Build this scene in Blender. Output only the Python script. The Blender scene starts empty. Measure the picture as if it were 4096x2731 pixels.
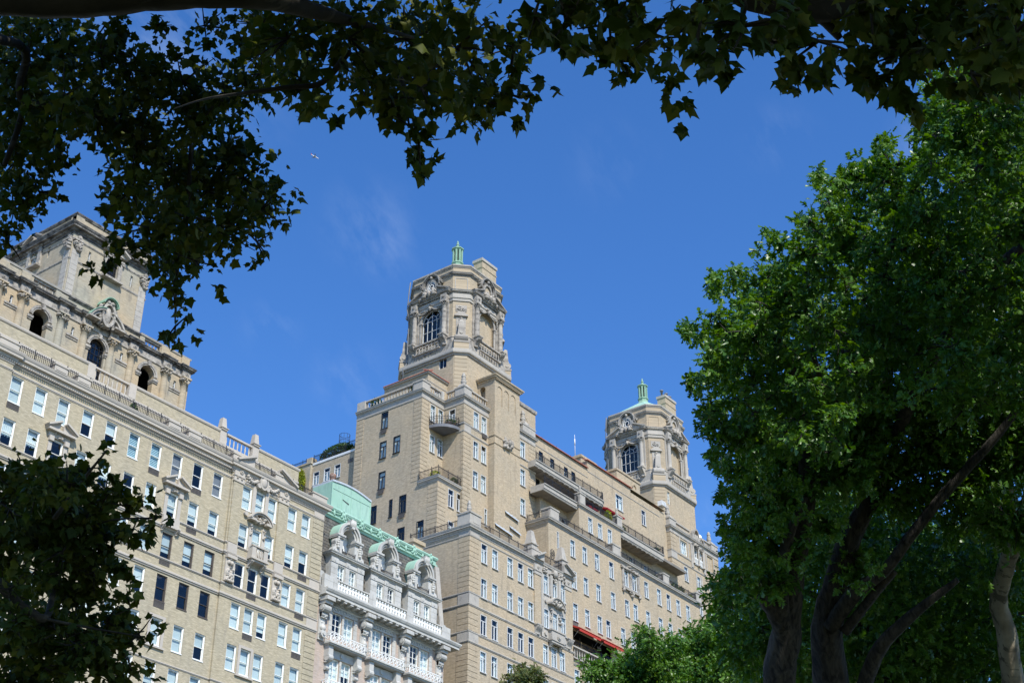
import bpy, math, random
import numpy as np
from mathutils import Vector

# ------------------------------------------------------------------ camera, sky, sun, exposure
SC = bpy.context.scene
COL = SC.collection
R = math.radians
YAW, PIT, FPX = R(53.5), R(31.1), 5800.0
EYE = Vector((0, 0, 1.7))
cd = bpy.data.cameras.new("camera")
cam = bpy.data.objects.new("camera", cd)
COL.objects.link(cam)
cam.location = EYE
cam.rotation_euler = (R(90) + PIT, 0, -YAW)
cd.sensor_width = 36.0
cd.lens = 36.0 * FPX / 4096.0
cd.clip_start, cd.clip_end = 0.1, 30000
SC.camera = cam

SUN_AZ, SUN_EL = R(27), R(47)          # azimuth off the facade normal, elevation
SUNV = Vector((-math.sin(SUN_AZ) * math.cos(SUN_EL), -math.cos(SUN_AZ) * math.cos(SUN_EL), math.sin(SUN_EL)))
W = bpy.data.worlds.new("World")
SC.world = W
W.use_nodes = True
nt = W.node_tree
nt.nodes.clear()
sky = nt.nodes.new("ShaderNodeTexSky")
sky.sky_type = 'NISHITA'
sky.sun_disc = False
sky.sun_elevation = SUN_EL
sky.sun_rotation = math.atan2(SUNV.x, SUNV.y)
sky.altitude = 300
sky.air_density, sky.dust_density, sky.ozone_density = 0.9, 0.15, 3.0
hs = nt.nodes.new("ShaderNodeHueSaturation")
hs.inputs['Saturation'].default_value = 1.26
hs.inputs['Value'].default_value = 1.4
hs.inputs['Hue'].default_value = 0.508
nt.links.new(sky.outputs[0], hs.inputs['Color'])
# thin wisps of cloud, fixed in sky directions
tc = nt.nodes.new("ShaderNodeTexCoord")
mp = nt.nodes.new("ShaderNodeMapping")
mp.inputs['Rotation'].default_value = (0.3, 0.5, 0.9)
mp.inputs['Scale'].default_value = (8, 30, 16)
nz = nt.nodes.new("ShaderNodeTexNoise")
nz.inputs['Scale'].default_value = 1.5
nz.inputs['Detail'].default_value = 9
nz.inputs['Roughness'].default_value = 0.62
rp = nt.nodes.new("ShaderNodeValToRGB")
rp.color_ramp.elements[0].position = 0.45
rp.color_ramp.elements[0].color = (0, 0, 0, 1)
rp.color_ramp.elements[1].position = 0.75
rp.color_ramp.elements[1].color = (0.19, 0.19, 0.19, 1)
mx = nt.nodes.new("ShaderNodeMixRGB")
mx.inputs[2].default_value = (5.2, 6.0, 7.4, 1)
def wisp(x, y, rad, amount):                    # where the sky holds a little cloud: a direction and an angular size
    d = Vector((math.sin(YAW) * math.cos(PIT), math.cos(YAW) * math.cos(PIT), math.sin(PIT))) 
    r_ = Vector((math.cos(YAW), -math.sin(YAW), 0))
    v = (d + r_ * ((x - 2048) / FPX) - r_.cross(d) * ((y - 1365.5) / FPX)).normalized()
    ds = nt.nodes.new("ShaderNodeVectorMath"); ds.operation = 'DISTANCE'
    ds.inputs[1].default_value = v
    nm = nt.nodes.new("ShaderNodeVectorMath"); nm.operation = 'NORMALIZE'
    nt.links.new(tc.outputs['Generated'], nm.inputs[0])
    nt.links.new(nm.outputs[0], ds.inputs[0])
    mr = nt.nodes.new("ShaderNodeMapRange"); mr.interpolation_type = 'SMOOTHSTEP'
    mr.inputs[1].default_value, mr.inputs[2].default_value = 0.0, rad
    mr.inputs[3].default_value, mr.inputs[4].default_value = amount, 0.0
    nt.links.new(ds.outputs['Value'], mr.inputs[0])
    return mr.outputs[0]
acc = None
for w_ in ((1470, 900, .045, .55), (1560, 1000, .035, .45), (2450, 650, .045, .22), (3120, 550, .035, .35), (1400, 1530, .04, .5), (700, 150, .12, .8), (3720, 600, .04, .8), (2900, 2200, .06, .6), (1080, 1300, .03, .4)):
    o_ = wisp(*w_)
    if acc is None:
        acc = o_
    else:
        ad_ = nt.nodes.new("ShaderNodeMath")
        nt.links.new(acc, ad_.inputs[0]); nt.links.new(o_, ad_.inputs[1])
        acc = ad_.outputs[0]
cm = nt.nodes.new("ShaderNodeMath"); cm.operation = 'MULTIPLY'
bg = nt.nodes.new("ShaderNodeBackground")
bg.inputs['Strength'].default_value = 0.15
out = nt.nodes.new("ShaderNodeOutputWorld")
nt.links.new(tc.outputs['Generated'], mp.inputs[0])
nt.links.new(mp.outputs[0], nz.inputs['Vector'])
nt.links.new(nz.outputs[0], rp.inputs[0])
nt.links.new(rp.outputs[0], cm.inputs[0])
nt.links.new(acc, cm.inputs[1])
nt.links.new(cm.outputs[0], mx.inputs[0])
nt.links.new(hs.outputs[0], mx.inputs[1])
nt.links.new(mx.outputs[0], bg.inputs[0])
nt.links.new(bg.outputs[0], out.inputs[0])

sd = bpy.data.lights.new("sun", 'SUN')
sd.energy = 5.0
sd.angle = R(0.53)
sd.color = (1.0, 0.965, 0.885)
so = bpy.data.objects.new("sun", sd)
COL.objects.link(so)
so.rotation_euler = SUNV.to_track_quat('Z', 'Y').to_euler()
so.location = (0, 0, 120)
SC.view_settings.view_transform = 'Standard'
SC.view_settings.look = 'None'
SC.view_settings.gamma = 1
SC.view_settings.exposure = 0.2
SC.view_settings.use_curve_mapping = False
SC.cycles.max_bounces = 6
SC.cycles.transparent_max_bounces = 12

FW = Vector((math.sin(YAW) * math.cos(PIT), math.cos(YAW) * math.cos(PIT), math.sin(PIT)))
RT = Vector((math.cos(YAW), -math.sin(YAW), 0))
UP = RT.cross(FW)

def ray(x, y):                      # direction of a spot measured on the 4096 px photograph
    return FW + RT * ((x - 2048) / FPX) - UP * ((y - 1365.5) / FPX)

def at(x, y, depth):
    return EYE + ray(x, y) * depth

# ------------------------------------------------------------------ mesh helpers
class Fr:                           # a wall line: u along the wall, d outward, z up
    def __init__(s, o, u=(1, 0)):
        s.o, s.u = o, u
        s.n = (u[1], -u[0])
        s.a = math.atan2(u[1], u[0])

    def p(s, u, d, z):
        return (s.o[0] + s.u[0] * u + s.n[0] * d, s.o[1] + s.u[1] * u + s.n[1] * d, z)

LOC = Fr((0, 0))

class MB:
    def __init__(s):
        s.v, s.f, s.m, s.c, s.sm = [], [], [], 0, []

    def add(s, vs, fs, smooth=False):
        b = len(s.v)
        s.v += [tuple(q) for q in vs]
        for f in fs:
            s.f.append(tuple(b + i for i in f))
            s.m.append(s.c)
            s.sm.append(smooth)
        return s

    def box(s, x0, x1, y0, y1, z0, z1):
        return s.add([(x, y, z) for z in (z0, z1) for y in (y0, y1) for x in (x0, x1)],
                     [(0, 2, 3, 1), (4, 5, 7, 6), (0, 1, 5, 4), (2, 6, 7, 3), (0, 4, 6, 2), (1, 3, 7, 5)])

    def ob(s, fr, u0, u1, d0, d1, z0, z1, tz=0.0, tu=0.0):     # box in a wall frame, optional taper at the top
        P = fr.p
        vs = []
        for z, t in ((z0, 0), (z1, 1)):
            for d in (d1 - t * tz, d0 + t * tz):
                for u in (u0 + t * tu, u1 - t * tu):
                    vs.append(P(u, d, z))
        return s.add(vs, [(0, 2, 3, 1), (4, 5, 7, 6), (0, 1, 5, 4), (2, 6, 7, 3), (0, 4, 6, 2), (1, 3, 7, 5)])

    def quad(s, *p):
        return s.add(p, [tuple(range(len(p)))])

    def prism(s, fr, poly, d0, d1):                             # polygon in (u, z), counter-clockwise from outside
        n = len(poly)
        vs = [fr.p(u, d1, z) for u, z in poly] + [fr.p(u, d0, z) for u, z in poly]
        fs = [tuple(range(n)), tuple(range(2 * n - 1, n - 1, -1))]
        fs += [(i, i + n, (i + 1) % n + n, (i + 1) % n) for i in range(n)]
        return s.add(vs, fs)

    def vprism(s, poly, z0, z1, top=None):                      # polygon in plan, optional other polygon at the top
        n = len(poly)
        t = top or poly
        vs = [(x, y, z0) for x, y in poly] + [(x, y, z1) for x, y in t]
        fs = [tuple(range(n - 1, -1, -1)), tuple(range(n, 2 * n))]
        fs += [(i, (i + 1) % n, (i + 1) % n + n, i + n) for i in range(n)]
        return s.add(vs, fs)

    def lathe(s, cx, cy, prof, n=8, a0=0.0, smooth=True):
        vs = []
        for r, z in prof:
            for i in range(n):
                a = a0 + 2 * math.pi * i / n
                vs.append((cx + r * math.cos(a), cy + r * math.sin(a), z))
        k = len(prof)
        fs = [(j * n + i, j * n + (i + 1) % n, (j + 1) * n + (i + 1) % n, (j + 1) * n + i) for j in range(k - 1) for i in range(n)]
        s.add(vs, fs, smooth)
        b = len(s.v) - len(vs)
        for j, rev in ((0, True), (k - 1, False)):
            ring = [b + j * n + i for i in range(n)]
            s.f.append(tuple(reversed(ring)) if rev else tuple(ring))
            s.m.append(s.c)
            s.sm.append(False)
        return s

    def sweep(s, path, prof, closed=False):                     # profile (out, z) swept along a plan path, outside on the right
        n = len(path)
        def nrm(a, b):
            l = math.hypot(b[0] - a[0], b[1] - a[1]) or 1
            return ((b[1] - a[1]) / l, -(b[0] - a[0]) / l)
        vs = []
        for i in range(n):
            if closed or 0 < i < n - 1:
                n1, n2 = nrm(path[i - 1], path[i]), nrm(path[i], path[(i + 1) % n])
                k = 1 + n1[0] * n2[0] + n1[1] * n2[1]
                m = ((n1[0] + n2[0]) / k, (n1[1] + n2[1]) / k)
            elif i == 0:
                m = nrm(path[0], path[1])
            else:
                m = nrm(path[-2], path[-1])
            vs += [(path[i][0] + m[0] * o, path[i][1] + m[1] * o, z) for o, z in prof]
        k = len(prof)
        fs = []
        for i in range(n if closed else n - 1):
            a, b = i * k, ((i + 1) % n) * k
            fs += [(a + j, b + j, b + j + 1, a + j + 1) for j in range(k - 1)]
        if not closed:
            fs += [tuple(range(k - 1, -1, -1)), tuple((n - 1) * k + j for j in range(k))]
        return s.add(vs, fs)

    def tube(s, pts, rad, n=6, smooth=True, cap=True):
        pts = [Vector(p) for p in pts]
        vs = []
        ref = Vector((0.13, 0.31, 0.94))
        for i, p in enumerate(pts):
            t = (pts[min(i + 1, len(pts) - 1)] - pts[max(i - 1, 0)]).normalized()
            a = t.cross(ref)
            if a.length < 0.1:
                a = t.cross(Vector((1, 0, 0)))
            a.normalize()
            b = t.cross(a)
            r = rad[i] if hasattr(rad, '__len__') else rad
            vs += [p + a * (r * math.cos(2 * math.pi * k / n)) + b * (r * math.sin(2 * math.pi * k / n)) for k in range(n)]
        fs = [(j * n + i, j * n + (i + 1) % n, (j + 1) * n + (i + 1) % n, (j + 1) * n + i) for j in range(len(pts) - 1) for i in range(n)]
        if cap:
            fs += [tuple(range(n - 1, -1, -1)), tuple((len(pts) - 1) * n + i for i in range(n))]
        return s.add(vs, fs, smooth)

    def ell(s, fr, u, d, z, ru, rd, rz, n=7, k=4, rot=0.0):      # small ellipsoid, for carving
        vs, fs = [], []
        for j in range(k + 1):
            t = math.pi * j / k
            for i in range(n):
                a = 2 * math.pi * i / n
                x, y, q = ru * math.sin(t) * math.cos(a), rd * math.sin(t) * math.sin(a), rz * math.cos(t)
                x, q = x * math.cos(rot) - q * math.sin(rot), x * math.sin(rot) + q * math.cos(rot)
                vs.append(fr.p(u + x, d + y, z + q))
        for j in range(k):
            for i in range(n):
                fs.append((j * n + i, (j + 1) * n + i, (j + 1) * n + (i + 1) % n, j * n + (i + 1) % n))
        return s.add(vs, fs, True)

    def disc(s, fr, u, z, r, d0, d1, n=10):                     # round boss, scroll or rosette facing out of the wall
        return s.prism(fr, [(u + r * math.cos(2 * math.pi * i / n), z + r * math.sin(2 * math.pi * i / n)) for i in range(n)], d0, d1)

    def arc(s, fr, uc, zc, r0, r1, a0, a1, d0, d1, n=10, e=1.0):  # part of a ring; e squeezes its height
        for i in range(n):
            t0, t1 = a0 + (a1 - a0) * i / n, a0 + (a1 - a0) * (i + 1) / n
            q = [(uc + r * math.cos(t), zc + e * r * math.sin(t)) for r, t in ((r1, t0), (r1, t1), (r0, t1), (r0, t0))]
            s.prism(fr, q, d0, d1)
        return s

    def wall(s, fr, u0, u1, z0, z1, ops=(), dep=0.22):          # wall with rectangular openings and their reveals
        us = sorted({u0, u1, *[q for o in ops for q in o[:2]]})
        zs = sorted({z0, z1, *[q for o in ops for q in o[2:4]]})
        us = [u for u in us if u0 <= u <= u1]
        zs = [z for z in zs if z0 <= z <= z1]
        for j in range(len(zs) - 1):
            zc = (zs[j] + zs[j + 1]) / 2
            run = None
            for i in range(len(us)):
                solid = False
                if i < len(us) - 1:
                    uc = (us[i] + us[i + 1]) / 2
                    solid = not any(o[0] < uc < o[1] and o[2] < zc < o[3] for o in ops)
                if solid and run is None:
                    run = us[i]
                if not solid and run is not None:
                    s.quad(fr.p(run, 0, zs[j]), fr.p(us[i], 0, zs[j]), fr.p(us[i], 0, zs[j + 1]), fr.p(run, 0, zs[j + 1]))
                    run = None
        for a, b, c, d in [o[:4] for o in ops]:
            P = fr.p
            s.quad(P(a, 0, c), P(a, 0, d), P(a, -dep, d), P(a, -dep, c))
            s.quad(P(b, 0, d), P(b, 0, c), P(b, -dep, c), P(b, -dep, d))
            s.quad(P(a, 0, d), P(b, 0, d), P(b, -dep, d), P(a, -dep, d))
            s.quad(P(b, 0, c), P(a, 0, c), P(a, -dep, c), P(b, -dep, c))
        return s

    def archwall(s, fr, u0, u1, z0, z1, uc, r, zb, zs, dep=0.35, n=14, e=1.0, back=False):   # wall with one arched opening
        P = fr.p
        s.quad(P(u0, 0, z0), P(uc - r, 0, z0), P(uc - r, 0, z1), P(u0, 0, z1))
        s.quad(P(uc + r, 0, z0), P(u1, 0, z0), P(u1, 0, z1), P(uc + r, 0, z1))
        if zb > z0:
            s.quad(P(uc - r, 0, z0), P(uc + r, 0, z0), P(uc + r, 0, zb), P(uc - r, 0, zb))
        A = [(uc + r * math.cos(math.pi * (1 - i / n)), zs + e * r * math.sin(math.pi * (1 - i / n))) for i in range(n + 1)]
        for (a, c), (b, d) in zip(A, A[1:]):
            s.quad(P(a, 0, c), P(b, 0, d), P(b, 0, z1), P(a, 0, z1))
            s.quad(P(a, 0, c), P(a, -dep, c), P(b, -dep, d), P(b, 0, d))
        for u, g in ((uc - r, 1), (uc + r, -1)):
            q = [P(u, 0, zb), P(u, 0, zs), P(u, -dep, zs), P(u, -dep, zb)]
            s.quad(*(q if g > 0 else q[::-1]))
        s.quad(P(uc + r, 0, zb), P(uc - r, 0, zb), P(uc - r, -dep, zb), P(uc + r, -dep, zb))
        if back:
            s.add([P(u, -dep, z) for u, z in [(uc - r, zb), (uc + r, zb)] + A[::-1]], [tuple(range(n + 3))])
        return s

    def carve(s, fr, u, z, w, h, d, seed=0, k=14):              # leafy relief: overlapping lobes inside a w x h field
        q = random.Random(seed)
        for _ in range(k):
            a, b = q.uniform(-.5, .5), q.uniform(-.5, .5)
            r = q.uniform(.10, .22) * min(w, h) + .02
            s.ell(fr, u + a * w, d * .3, z + b * h, r * q.uniform(.7, 1.6), d * q.uniform(.6, 1.0), r * q.uniform(.7, 1.5), 6, 4, q.uniform(0, 3))
        return s

    def mesh(s, name, mats):
        me = bpy.data.meshes.new(name)
        me.from_pydata(s.v, [], s.f)
        for m in (mats if isinstance(mats, (list, tuple)) else [mats]):
            me.materials.append(m)
        me.polygons.foreach_set("material_index", s.m)
        me.polygons.foreach_set("use_smooth", s.sm)
        me.update()
        return me

def link(name, data, parent=None, loc=(0, 0, 0), rz=0.0):
    o = bpy.data.objects.new(name, data)
    COL.objects.link(o)
    if parent is not None:
        o.parent = parent
        if parent.get('root'):
            loc = Vector(loc) - parent.location
    o.location = loc
    o.rotation_euler = (0, 0, rz)
    return o

def thing(name, label, cat, loc=(0, 0, 0), group=None):
    o = bpy.data.objects.new(name, None)
    COL.objects.link(o)
    o.empty_display_size = 0.5
    o.location = loc
    o['root'] = 1
    return tag(o, label, cat, group)

def tag(o, label, cat, group=None):
    o['label'], o['category'] = label, cat
    if group:
        o['group'] = group
    return o

def part(name, mb, mats, parent, label=None):                   # mesh written in world coordinates, hung under its thing
    o = link(name, mb.mesh(name, mats), parent)
    if label:
        o['label'] = label
    return o

def sub(name, me, parent, fr=None, u=0, d=0, z=0):               # shared mesh placed on a wall line
    x, y, _ = fr.p(u, d, 0)
    return link(name, me, parent, (x, y, z), fr.a)

CACHE = {}
def shared(key, fn):
    if key not in CACHE:
        CACHE[key] = fn()
    return CACHE[key]

# ------------------------------------------------------------------ materials
def newmat(name):
    m = bpy.data.materials.new(name)
    m.use_nodes = True
    t = m.node_tree
    b = t.nodes['Principled BSDF']
    return m, t, b

def surf(name, c1, c2=None, scale=2.0, rough=0.85, stain=None, sscale=(0.9, 0.25), sthr=(0.5, 0.75), brick=0.0, mottle=0.0, bump=0.0, spec=0.3, rnd=0.0):
    """colour varied by world-space noise; optional brick coursing, streaky stains, bump"""
    m, t, b = newmat(name)
    N, L = t.nodes.new, t.links.new
    geo = N("ShaderNodeNewGeometry")
    n1 = N("ShaderNodeTexNoise")
    n1.inputs['Scale'].default_value = scale
    n1.inputs['Detail'].default_value = 6
    L(geo.outputs['Position'], n1.inputs['Vector'])
    r1 = N("ShaderNodeMapRange")
    r1.inputs[1].default_value, r1.inputs[2].default_value = 0.35, 0.65
    L(n1.outputs[0], r1.inputs[0])
    mix = N("ShaderNodeMixRGB")
    mix.inputs[1].default_value = (*c1, 1)
    mix.inputs[2].default_value = (*(c2 or c1), 1)
    L(r1.outputs[0], mix.inputs[0])
    cur = mix.outputs[0]
    sep = N("ShaderNodeSeparateXYZ")
    L(geo.outputs['Position'], sep.inputs[0])
    ad = N("ShaderNodeMath")
    L(sep.outputs[0], ad.inputs[0])
    L(sep.outputs[1], ad.inputs[1])
    if brick or mottle:
        cb = N("ShaderNodeCombineXYZ")
        L(ad.outputs[0], cb.inputs[0])
        L(sep.outputs[2], cb.inputs[1])
        bt = N("ShaderNodeTexBrick")
        bt.inputs['Scale'].default_value = 1.0
        bt.inputs['Brick Width'].default_value = 0.24
        bt.inputs['Row Height'].default_value = 0.085
        bt.inputs['Mortar Size'].default_value = 0.011
        bt.inputs['Color1'].default_value = (1, 1, 1, 1)
        k = 1 - mottle
        bt.inputs['Color2'].default_value = (k, k, k * .97, 1)
        k = 1 - brick
        bt.inputs['Mortar'].default_value = (k, k, k, 1)
        L(cb.outputs[0], bt.inputs['Vector'])
        mu = N("ShaderNodeMixRGB")
        mu.blend_type = 'MULTIPLY'
        mu.inputs[0].default_value = 1
        L(cur, mu.inputs[1])
        L(bt.outputs[0], mu.inputs[2])
        cur = mu.outputs[0]
        # patches of relaid brick, a course or two high
        pn = N("ShaderNodeTexNoise")
        pc = N("ShaderNodeCombineXYZ")
        m1 = N("ShaderNodeMath"); m1.operation = 'MULTIPLY'; m1.inputs[1].default_value = 2.2
        m2 = N("ShaderNodeMath"); m2.operation = 'MULTIPLY'; m2.inputs[1].default_value = 9.0
        L(ad.outputs[0], m1.inputs[0]); L(sep.outputs[2], m2.inputs[0])
        L(m1.outputs[0], pc.inputs[0]); L(m2.outputs[0], pc.inputs[1])
        L(pc.outputs[0], pn.inputs['Vector'])
        pn.inputs['Scale'].default_value = 1.0
        pn.inputs['Detail'].default_value = 4
        pr = N("ShaderNodeMapRange")
        pr.inputs[1].default_value, pr.inputs[2].default_value = 0.3, 0.7
        pr.inputs[3].default_value, pr.inputs[4].default_value = 0.86, 1.12
        L(pn.outputs[0], pr.inputs[0])
        mv = N("ShaderNodeMixRGB"); mv.blend_type = 'MULTIPLY'; mv.inputs[0].default_value = 1
        L(cur, mv.inputs[1]); L(pr.outputs[0], mv.inputs[2])
        cur = mv.outputs[0]
    if stain:
        sc = N("ShaderNodeCombineXYZ")
        s1 = N("ShaderNodeMath"); s1.operation = 'MULTIPLY'; s1.inputs[1].default_value = sscale[0]
        s2 = N("ShaderNodeMath"); s2.operation = 'MULTIPLY'; s2.inputs[1].default_value = sscale[1]
        L(ad.outputs[0], s1.inputs[0]); L(sep.outputs[2], s2.inputs[0])
        L(s1.outputs[0], sc.inputs[0]); L(s2.outputs[0], sc.inputs[1])
        n2 = N("ShaderNodeTexNoise")
        n2.inputs['Scale'].default_value = 2.0
        n2.inputs['Detail'].default_value = 8
        n2.inputs['Roughness'].default_value = 0.65
        L(sc.outputs[0], n2.inputs['Vector'])
        r2 = N("ShaderNodeMapRange")
        r2.inputs[1].default_value, r2.inputs[2].default_value = sthr
        L(n2.outputs[0], r2.inputs[0])
        ms = N("ShaderNodeMixRGB")
        ms.inputs[2].default_value = (*stain, 1)
        L(r2.outputs[0], ms.inputs[0])
        L(cur, ms.inputs[1])
        cur = ms.outputs[0]
    if rnd:
        oi = N("ShaderNodeObjectInfo")
        rr = N("ShaderNodeMapRange")
        rr.inputs[3].default_value, rr.inputs[4].default_value = 1 - rnd, 1 + rnd * .6
        L(oi.outputs['Random'], rr.inputs[0])
        mo = N("ShaderNodeMixRGB"); mo.blend_type = 'MULTIPLY'; mo.inputs[0].default_value = 1
        L(cur, mo.inputs[1]); L(rr.outputs[0], mo.inputs[2])
        cur = mo.outputs[0]
    L(cur, b.inputs['Base Color'])
    b.inputs['Roughness'].default_value = rough
    b.inputs['Specular IOR Level'].default_value = spec
    if bump:
        bn = N("ShaderNodeTexNoise")
        bn.inputs['Scale'].default_value = 9
        bn.inputs['Detail'].default_value = 5
        L(geo.outputs['Position'], bn.inputs['Vector'])
        bp = N("ShaderNodeBump")
        bp.inputs['Strength'].default_value = bump
        bp.inputs['Distance'].default_value = 0.05
        L(bn.outputs[0], bp.inputs['Height'])
        L(bp.outputs[0], b.inputs['Normal'])
    return m

M = {}
M['cream'] = surf('cream_brick', (0.49, 0.42, 0.29), (0.455, 0.40, 0.29), 0.45, 0.9, stain=(0.27, 0.24, 0.19), sscale=(1.2, .14), sthr=(.55, .88), brick=.30, mottle=.24)
M['greybrick'] = surf('pale_grey_brick', (0.39, 0.36, 0.285), (0.50, 0.385, 0.245), 0.28, 0.9, stain=(0.15, 0.145, 0.13), sthr=(.53, .82), brick=.25, mottle=.15)
M['tan'] = surf('tan_brick', (0.515, 0.412, 0.282), (0.455, 0.378, 0.272), 0.45, 0.9, stain=(0.215, 0.178, 0.132), sscale=(1.2, .14), sthr=(.54, .88), brick=.26, mottle=.24)
M['stone'] = surf('limestone', (0.43, 0.395, 0.34), (0.365, 0.34, 0.30), 0.8, 0.85, stain=(0.20, 0.19, 0.17), sscale=(1.2, .8), sthr=(.52, .80), bump=.25)
M['pinkstone'] = surf('pale_pinkish_stone', (0.48, 0.43, 0.36), (0.43, 0.39, 0.335), 0.7, 0.85, stain=(0.36, 0.32, 0.28), sscale=(1.2, .8), sthr=(.58, .85), bump=.2)
M['sooty'] = surf('sooty_limestone', (0.44, 0.40, 0.34), (0.33, 0.30, 0.26), 0.9, 0.9, stain=(0.085, 0.078, 0.07), sscale=(1.3, .9), sthr=(.45, .72), bump=.4)
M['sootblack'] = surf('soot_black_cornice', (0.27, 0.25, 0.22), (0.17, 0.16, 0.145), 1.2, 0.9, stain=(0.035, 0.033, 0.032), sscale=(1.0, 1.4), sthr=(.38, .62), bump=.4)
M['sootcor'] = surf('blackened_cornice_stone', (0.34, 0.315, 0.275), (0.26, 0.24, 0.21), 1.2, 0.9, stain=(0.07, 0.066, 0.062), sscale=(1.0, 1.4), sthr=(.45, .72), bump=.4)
M['terra'] = surf('white_terracotta', (0.52, 0.505, 0.46), (0.44, 0.425, 0.385), 0.9, 0.55, stain=(0.24, 0.225, 0.185), sscale=(1.5, .7), sthr=(.54, .82), bump=.15, rnd=.08)
M['pinkbrick'] = surf('pale_pink_brick', (0.50, 0.40, 0.33), (0.46, 0.37, 0.31), 0.5, 0.9, stain=(0.40, 0.36, 0.32), brick=.22, mottle=.12)
M['copper'] = surf('green_copper', (0.29, 0.47, 0.365), (0.34, 0.51, 0.41), 0.6, 0.75, stain=(0.19, 0.31, 0.255), sscale=(1.5, .3), sthr=(.52, .8), bump=.1)
M['copper2'] = surf('deep_green_copper', (0.22, 0.36, 0.25), (0.27, 0.41, 0.30), 1.3, 0.7, stain=(0.10, 0.22, 0.17), sscale=(1.5, .4), sthr=(.55, .85))
M['slate'] = surf('grey_slate', (0.095, 0.095, 0.09), (0.13, 0.115, 0.095), 2.5, 0.75, rnd=.3)
M['iron'] = surf('black_iron', (0.018, 0.018, 0.02), None, 2, 0.5)
M['rust'] = surf('rusty_pipe', (0.17, 0.10, 0.07), (0.36, 0.30, 0.26), 5, 0.8, stain=(0.30, 0.10, 0.04), sscale=(4, 2), sthr=(.45, .6))
M['white'] = surf('white_paint', (0.80, 0.80, 0.76), None, 2, 0.5)
M['greyframe'] = surf('pale_grey_paint', (0.56, 0.57, 0.57), None, 2, 0.5)
M['brown'] = surf('brown_paint', (0.085, 0.07, 0.06), None, 2, 0.5)
M['blackframe'] = surf('black_paint', (0.03, 0.032, 0.035), None, 2, 0.45)
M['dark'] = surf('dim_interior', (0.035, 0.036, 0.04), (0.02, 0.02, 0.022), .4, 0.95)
M['vent'] = surf('brown_grille', (0.13, 0.115, 0.10), (0.09, 0.08, 0.075), 6, 0.7)
M['blind'] = surf('pale_roller_shade', (0.56, 0.61, 0.60), (0.48, 0.55, 0.555), .7, 0.8, rnd=.12)
M['slatblind'] = surf('blue_slat_blind', (0.42, 0.60, 0.66), None, 1, 0.6)
M['curtain'] = surf('white_curtain', (0.72, 0.76, 0.74), (0.60, 0.66, 0.66), 2.5, 0.85, rnd=.15)
M['greyscreen'] = surf('grey_window_screen', (0.20, 0.20, 0.205), (0.17, 0.17, 0.175), 1, 0.8)
M['redtile'] = surf('red_roof_tile', (0.42, 0.17, 0.12), (0.34, 0.13, 0.10), 5, 0.8, rnd=.2)
M['awning'] = surf('red_canvas', (0.44, 0.045, 0.03), (0.36, 0.04, 0.03), 3, 0.9)
M['crimson'] = surf('dark_red_canvas', (0.33, 0.02, 0.03), None, 2, 0.85)
M['zinc'] = surf('weathered_zinc', (0.50, 0.54, 0.57), (0.40, 0.43, 0.46), 2, 0.5, spec=.5)
M['pipe'] = surf('galvanised_pipe', (0.17, 0.175, 0.18), None, 2, 0.5, spec=.3)
M['pot'] = surf('clay_pot', (0.33, 0.16, 0.10), None, 2, 0.8)
M['acwhite'] = surf('white_metal_box', (0.72, 0.72, 0.70), None, 2, 0.5)
M['leadgrey'] = surf('dark_lead_cladding', (0.16, 0.165, 0.18), (0.12, 0.125, 0.14), 2, 0.6)

def glassmat():
    m = bpy.data.materials.new('window_glass')
    m.use_nodes = True
    t = m.node_tree
    t.nodes.clear()
    N, L = t.nodes.new, t.links.new
    o = N("ShaderNodeOutputMaterial")
    mx = N("ShaderNodeMixShader")
    tr = N("ShaderNodeBsdfTransparent")
    tr.inputs[0].default_value = (0.90, 0.95, 0.955, 1)
    gl = N("ShaderNodeBsdfGlossy")
    gl.inputs['Roughness'].default_value = 0.03
    gl.inputs[0].default_value = (0.80, 0.84, 0.86, 1)
    lw = N("ShaderNodeLayerWeight")
    lw.inputs[0].default_value = 0.5
    pw = N("ShaderNodeMath"); pw.operation = 'POWER'; pw.inputs[1].default_value = 4.0
    L(lw.outputs['Facing'], pw.inputs[0])
    fr = N("ShaderNodeMath"); fr.operation = 'MULTIPLY_ADD'; fr.inputs[1].default_value = 0.9; fr.inputs[2].default_value = 0.06
    L(pw.outputs[0], fr.inputs[0])
    geo = N("ShaderNodeNewGeometry")
    nz = N("ShaderNodeTexNoise")
    nz.inputs['Scale'].default_value = 1.1
    L(geo.outputs['Position'], nz.inputs['Vector'])
    bp = N("ShaderNodeBump")
    bp.inputs['Strength'].default_value = 0.12
    bp.inputs['Distance'].default_value = 0.1
    L(nz.outputs[0], bp.inputs['Height'])
    L(bp.outputs[0], gl.inputs['Normal'])
    L(fr.outputs[0], mx.inputs[0])
    L(tr.outputs[0], mx.inputs[1])
    L(gl.outputs[0], mx.inputs[2])
    L(mx.outputs[0], o.inputs[0])
    return m
M['glass'] = glassmat()

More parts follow.
